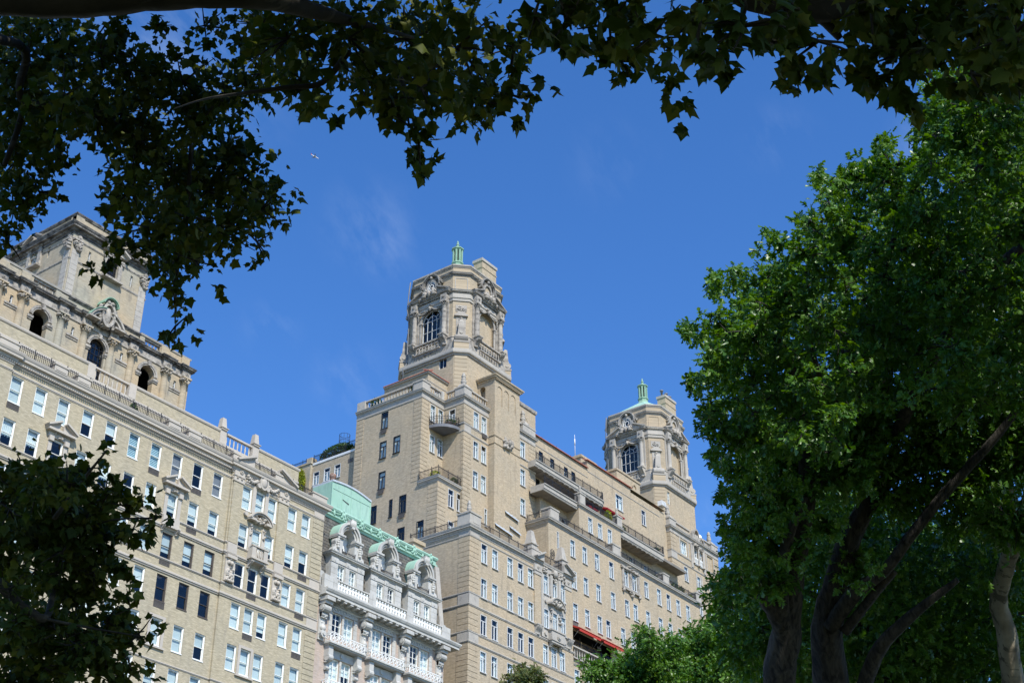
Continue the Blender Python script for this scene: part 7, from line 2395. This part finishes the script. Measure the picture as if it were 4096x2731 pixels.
# the trees standing behind it, in its shade
UPB = []  # upper clumps added out of sight to shade the foliage below
for yy in range(300, 1080, 105):
    for xx in range(1760, 2340, 110):
        if xx > 2330 - (yy - 150) * .78 + 110:
            UPB.append((xx + qq.uniform(-25, 25), yy + qq.uniform(-25, 25), 80))
    for xx in range(2420, 2860, 120):
        UPB.append((xx, yy - 120, 110))
bb = blobs_px(OKB, 31.5, 1.5, qq)
p2 = D(2040, 1900, 32)
make_tree('oak_tree', 'shaded oak whose dark foliage fills the gap behind the large trunks', (p2.x, p2.y, 0), None, T_OAK, 'oakleaf',
          [(bb, 4.2, .19, .2), (blobs_px(OKB, 34.5, 1.5, qq), 3.4, .2, .2), (blobs_px([(x, y, r * 1.2) for x, y, r in OKB if r > 55], 38.5, 1.5, qq), 3.0, .24, .2), (blobs_px(UPB, 30.4, .9, qq), 3.2, .3, .2)],
          [('trunk', [(p2.x, p2.y, 0), (p2.x, p2.y, 4), D(2045, 1600, 32.5), D(2060, 1350, 33), D(2080, 1150, 33)], [.4, .36, .3, .2, .1]),
           ('limb', [D(2050, 1560, 32.6), D(2180, 1470, 32.5), D(2280, 1420, 32.5), D(2400, 1400, 32.5)], [.12, .08, .06, .04]),
           ('limb', [D(2052, 1500, 32.6), D(1900, 1380, 32.4), D(1760, 1330, 32)], [.12, .08, .04])],
          'bark', 8, 0)
rshade = []                                                     # unseen clumps added beyond the right edge to shade the lower right trees
for _ in range(110):
    f_ = qq.uniform(9, 20)
    p_ = EYE + fh * f_ + RT * qq.uniform(.5 * f_ + 3.0, 21)
    rshade.append((p_.x, p_.y, qq.uniform(13, 23), qq.uniform(1.0, 1.7)))
p3 = D(2350, 1850, 30)
SY = [(2330, 640, 60), (2345, 1150, 40), (2330, 720, 50), (2300, 980, 30)]
make_tree('plane_tree', 'pale mottled plane tree trunk at the far right edge', (p3.x, p3.y, 0), None, T_PLANE, 'olive',
          [(blobs_px([(2345, 640, 50), (2350, 690, 50), (2420, 500, 90), (2430, 800, 90), (2460, 1000, 110), (2450, 1250, 100)], 30.5, .8, qq), 3, .18, .4), (rshade, 2.4, .42, .2)],
          [('trunk', [(p3.x, p3.y, 0), (p3.x, p3.y, 4.5), D(2345, 1700, 30), D(2326, 1568, 30), D(2308, 1440, 30), D(2295, 1380, 30), D(2312, 1290, 30), D(2334, 1230, 30), D(2320, 1150, 30), D(2308, 1070, 30), D(2330, 900, 30), D(2380, 700, 30)], [.32, .3, .26, .22, .19, .18, .17, .18, .16, .13, .1, .06]),
           ('limb', [D(2334, 1230, 30), D(2352, 1160, 29.8), D(2380, 1060, 29.6)], [.11, .09, .06])],
          'palebark', 9, 0)
# sunlit street trees along the bottom edge
STREET = [('oak_tree', 'sunlit street tree with small green leaves below the red awnings', [(1490, 1480, 34), (1478, 1445, 20), (1458, 1528, 40), (1385, 1540, 30), (1520, 1520, 56), (1360, 1550, 24), (1450, 1560, 60), (1560, 1545, 50), (1345, 1520, 12), (1540, 1480, 24), (1500, 1600, 90), (1400, 1610, 70)], 42, 1470, 'oakleaf'),
          ('oak_tree', 'sunlit street tree right of the awnings, below the far tan block', [(1600, 1500, 56), (1625, 1450, 36), (1655, 1480, 56), (1650, 1420, 24), (1690, 1530, 60), (1610, 1560, 60), (1590, 1460, 20), (1680, 1450, 40), (1720, 1490, 50), (1650, 1610, 90)], 44, 1640, 'oakleaf'),
          ('street_tree', 'yellow-green treetop at the bottom edge before the tan building', [(1205, 1552, 26), (1232, 1538, 9), (1180, 1562, 18), (1225, 1565, 26), (1200, 1600, 50), (1172, 1550, 7)], 40, 1205, 'olive')]
for i, (nm, lab, rows, dep, tx, lm_) in enumerate(STREET):
    pb_ = D(tx, 1700, dep)
    make_tree(nm, lab, (pb_.x, pb_.y, 0), 'sunlit street trees along the bottom edge', T_OAK, lm_,
              [(clumps(blobs_px(rows, dep, 1.0, qq), qq, 7, .5, .75), 2.6, .135, .2, .6), (blobs_px(rows, dep + .6, 1.0, qq), 2.2, .14, .2), (blobs_px([(x, y, r) for x, y, r in rows if r > 22], dep + 1.8, .8, qq), 2.0, .16, .2)],
              [('trunk', [(pb_.x, pb_.y, 0), (pb_.x, pb_.y, 5), tuple(pb_), D(tx, 1620, dep), D(tx, 1585, dep)], [.24, .2, .14, .09, .04]),
               ('limb', [D(tx, 1660, dep), D(tx - 25, 1615, dep), D(tx - 45, 1590, dep)], [.06, .04, .015]),
               ('limb', [D(tx, 1650, dep), D(tx + 25, 1610, dep), D(tx + 40, 1585, dep)], [.06, .04, .015])],
              'bark', 20 + i, 0)

# ------------------------------------------------------------------ airliner high in the sky
c_ = at(1259, 627, 6300)
pq = (RT * .8 - UP * .42 + FW * .35).normalized().to_track_quat('Y', 'Z')
pl = thing('airplane', 'tiny white airliner with red tail high in the blue sky', 'airplane', tuple(c_))
PW, PR = surf('white_aircraft_paint', (.8, .8, .8), None, .01, .4), surf('red_aircraft_paint', (.6, .05, .05), None, .01, .4)
pl.rotation_euler = pq.to_euler()
def plpart(name, mb, mat):
    o = link(name, mb.mesh(name, mat)); o.parent = pl
    return o
fu = MB()
fu.tube([(0, -19, .6), (0, -17, .3), (0, -10, 0), (0, 10, 0), (0, 15, 0), (0, 18, -.3), (0, 19.5, -.6)], [.3, 1.1, 2.0, 2.0, 1.8, 1.1, .2], 12)
plpart('fuselage', fu, PW)
for s in (-1, 1):
    plpart('wing', MB().add([(s * 1.6, 4.5, -.6), (s * 17, -5.5, .8), (s * 17, -7.2, .8), (s * 1.6, -3, -.6), (s * 1.6, 4.5, -.2), (s * 17, -5.5, .95), (s * 17, -7.2, .95), (s * 1.6, -3, -.2)], [(0, 1, 2, 3), (4, 7, 6, 5), (0, 4, 5, 1), (2, 6, 7, 3), (1, 5, 6, 2), (0, 3, 7, 4)]), PW)
    plpart('tailplane', MB().add([(s * .5, -15, 1), (s * 6.5, -18.5, 1.4), (s * 6.5, -19.6, 1.4), (s * .5, -18, 1), (s * .5, -15, 1.2), (s * 6.5, -18.5, 1.5), (s * 6.5, -19.6, 1.5), (s * .5, -18, 1.2)], [(0, 1, 2, 3), (4, 7, 6, 5), (0, 4, 5, 1), (2, 6, 7, 3), (1, 5, 6, 2), (0, 3, 7, 4)]), PW)
    plpart('engine', MB().tube([(s * 5.6, 3.5, -1.6), (s * 5.6, 2.6, -1.6), (s * 5.6, -.5, -1.5)], [.9, 1.1, .7], 10), PW)
plpart('tail_fin', MB().add([(-.2, -13, 1.6), (-.2, -18.5, 7.6), (-.2, -20.2, 7.6), (-.2, -18.5, 1.6), (.2, -13, 1.6), (.2, -18.5, 7.6), (.2, -20.2, 7.6), (.2, -18.5, 1.6)], [(0, 1, 2, 3), (4, 7, 6, 5), (0, 4, 5, 1), (2, 6, 7, 3), (1, 5, 6, 2), (0, 3, 7, 4)]), PR)
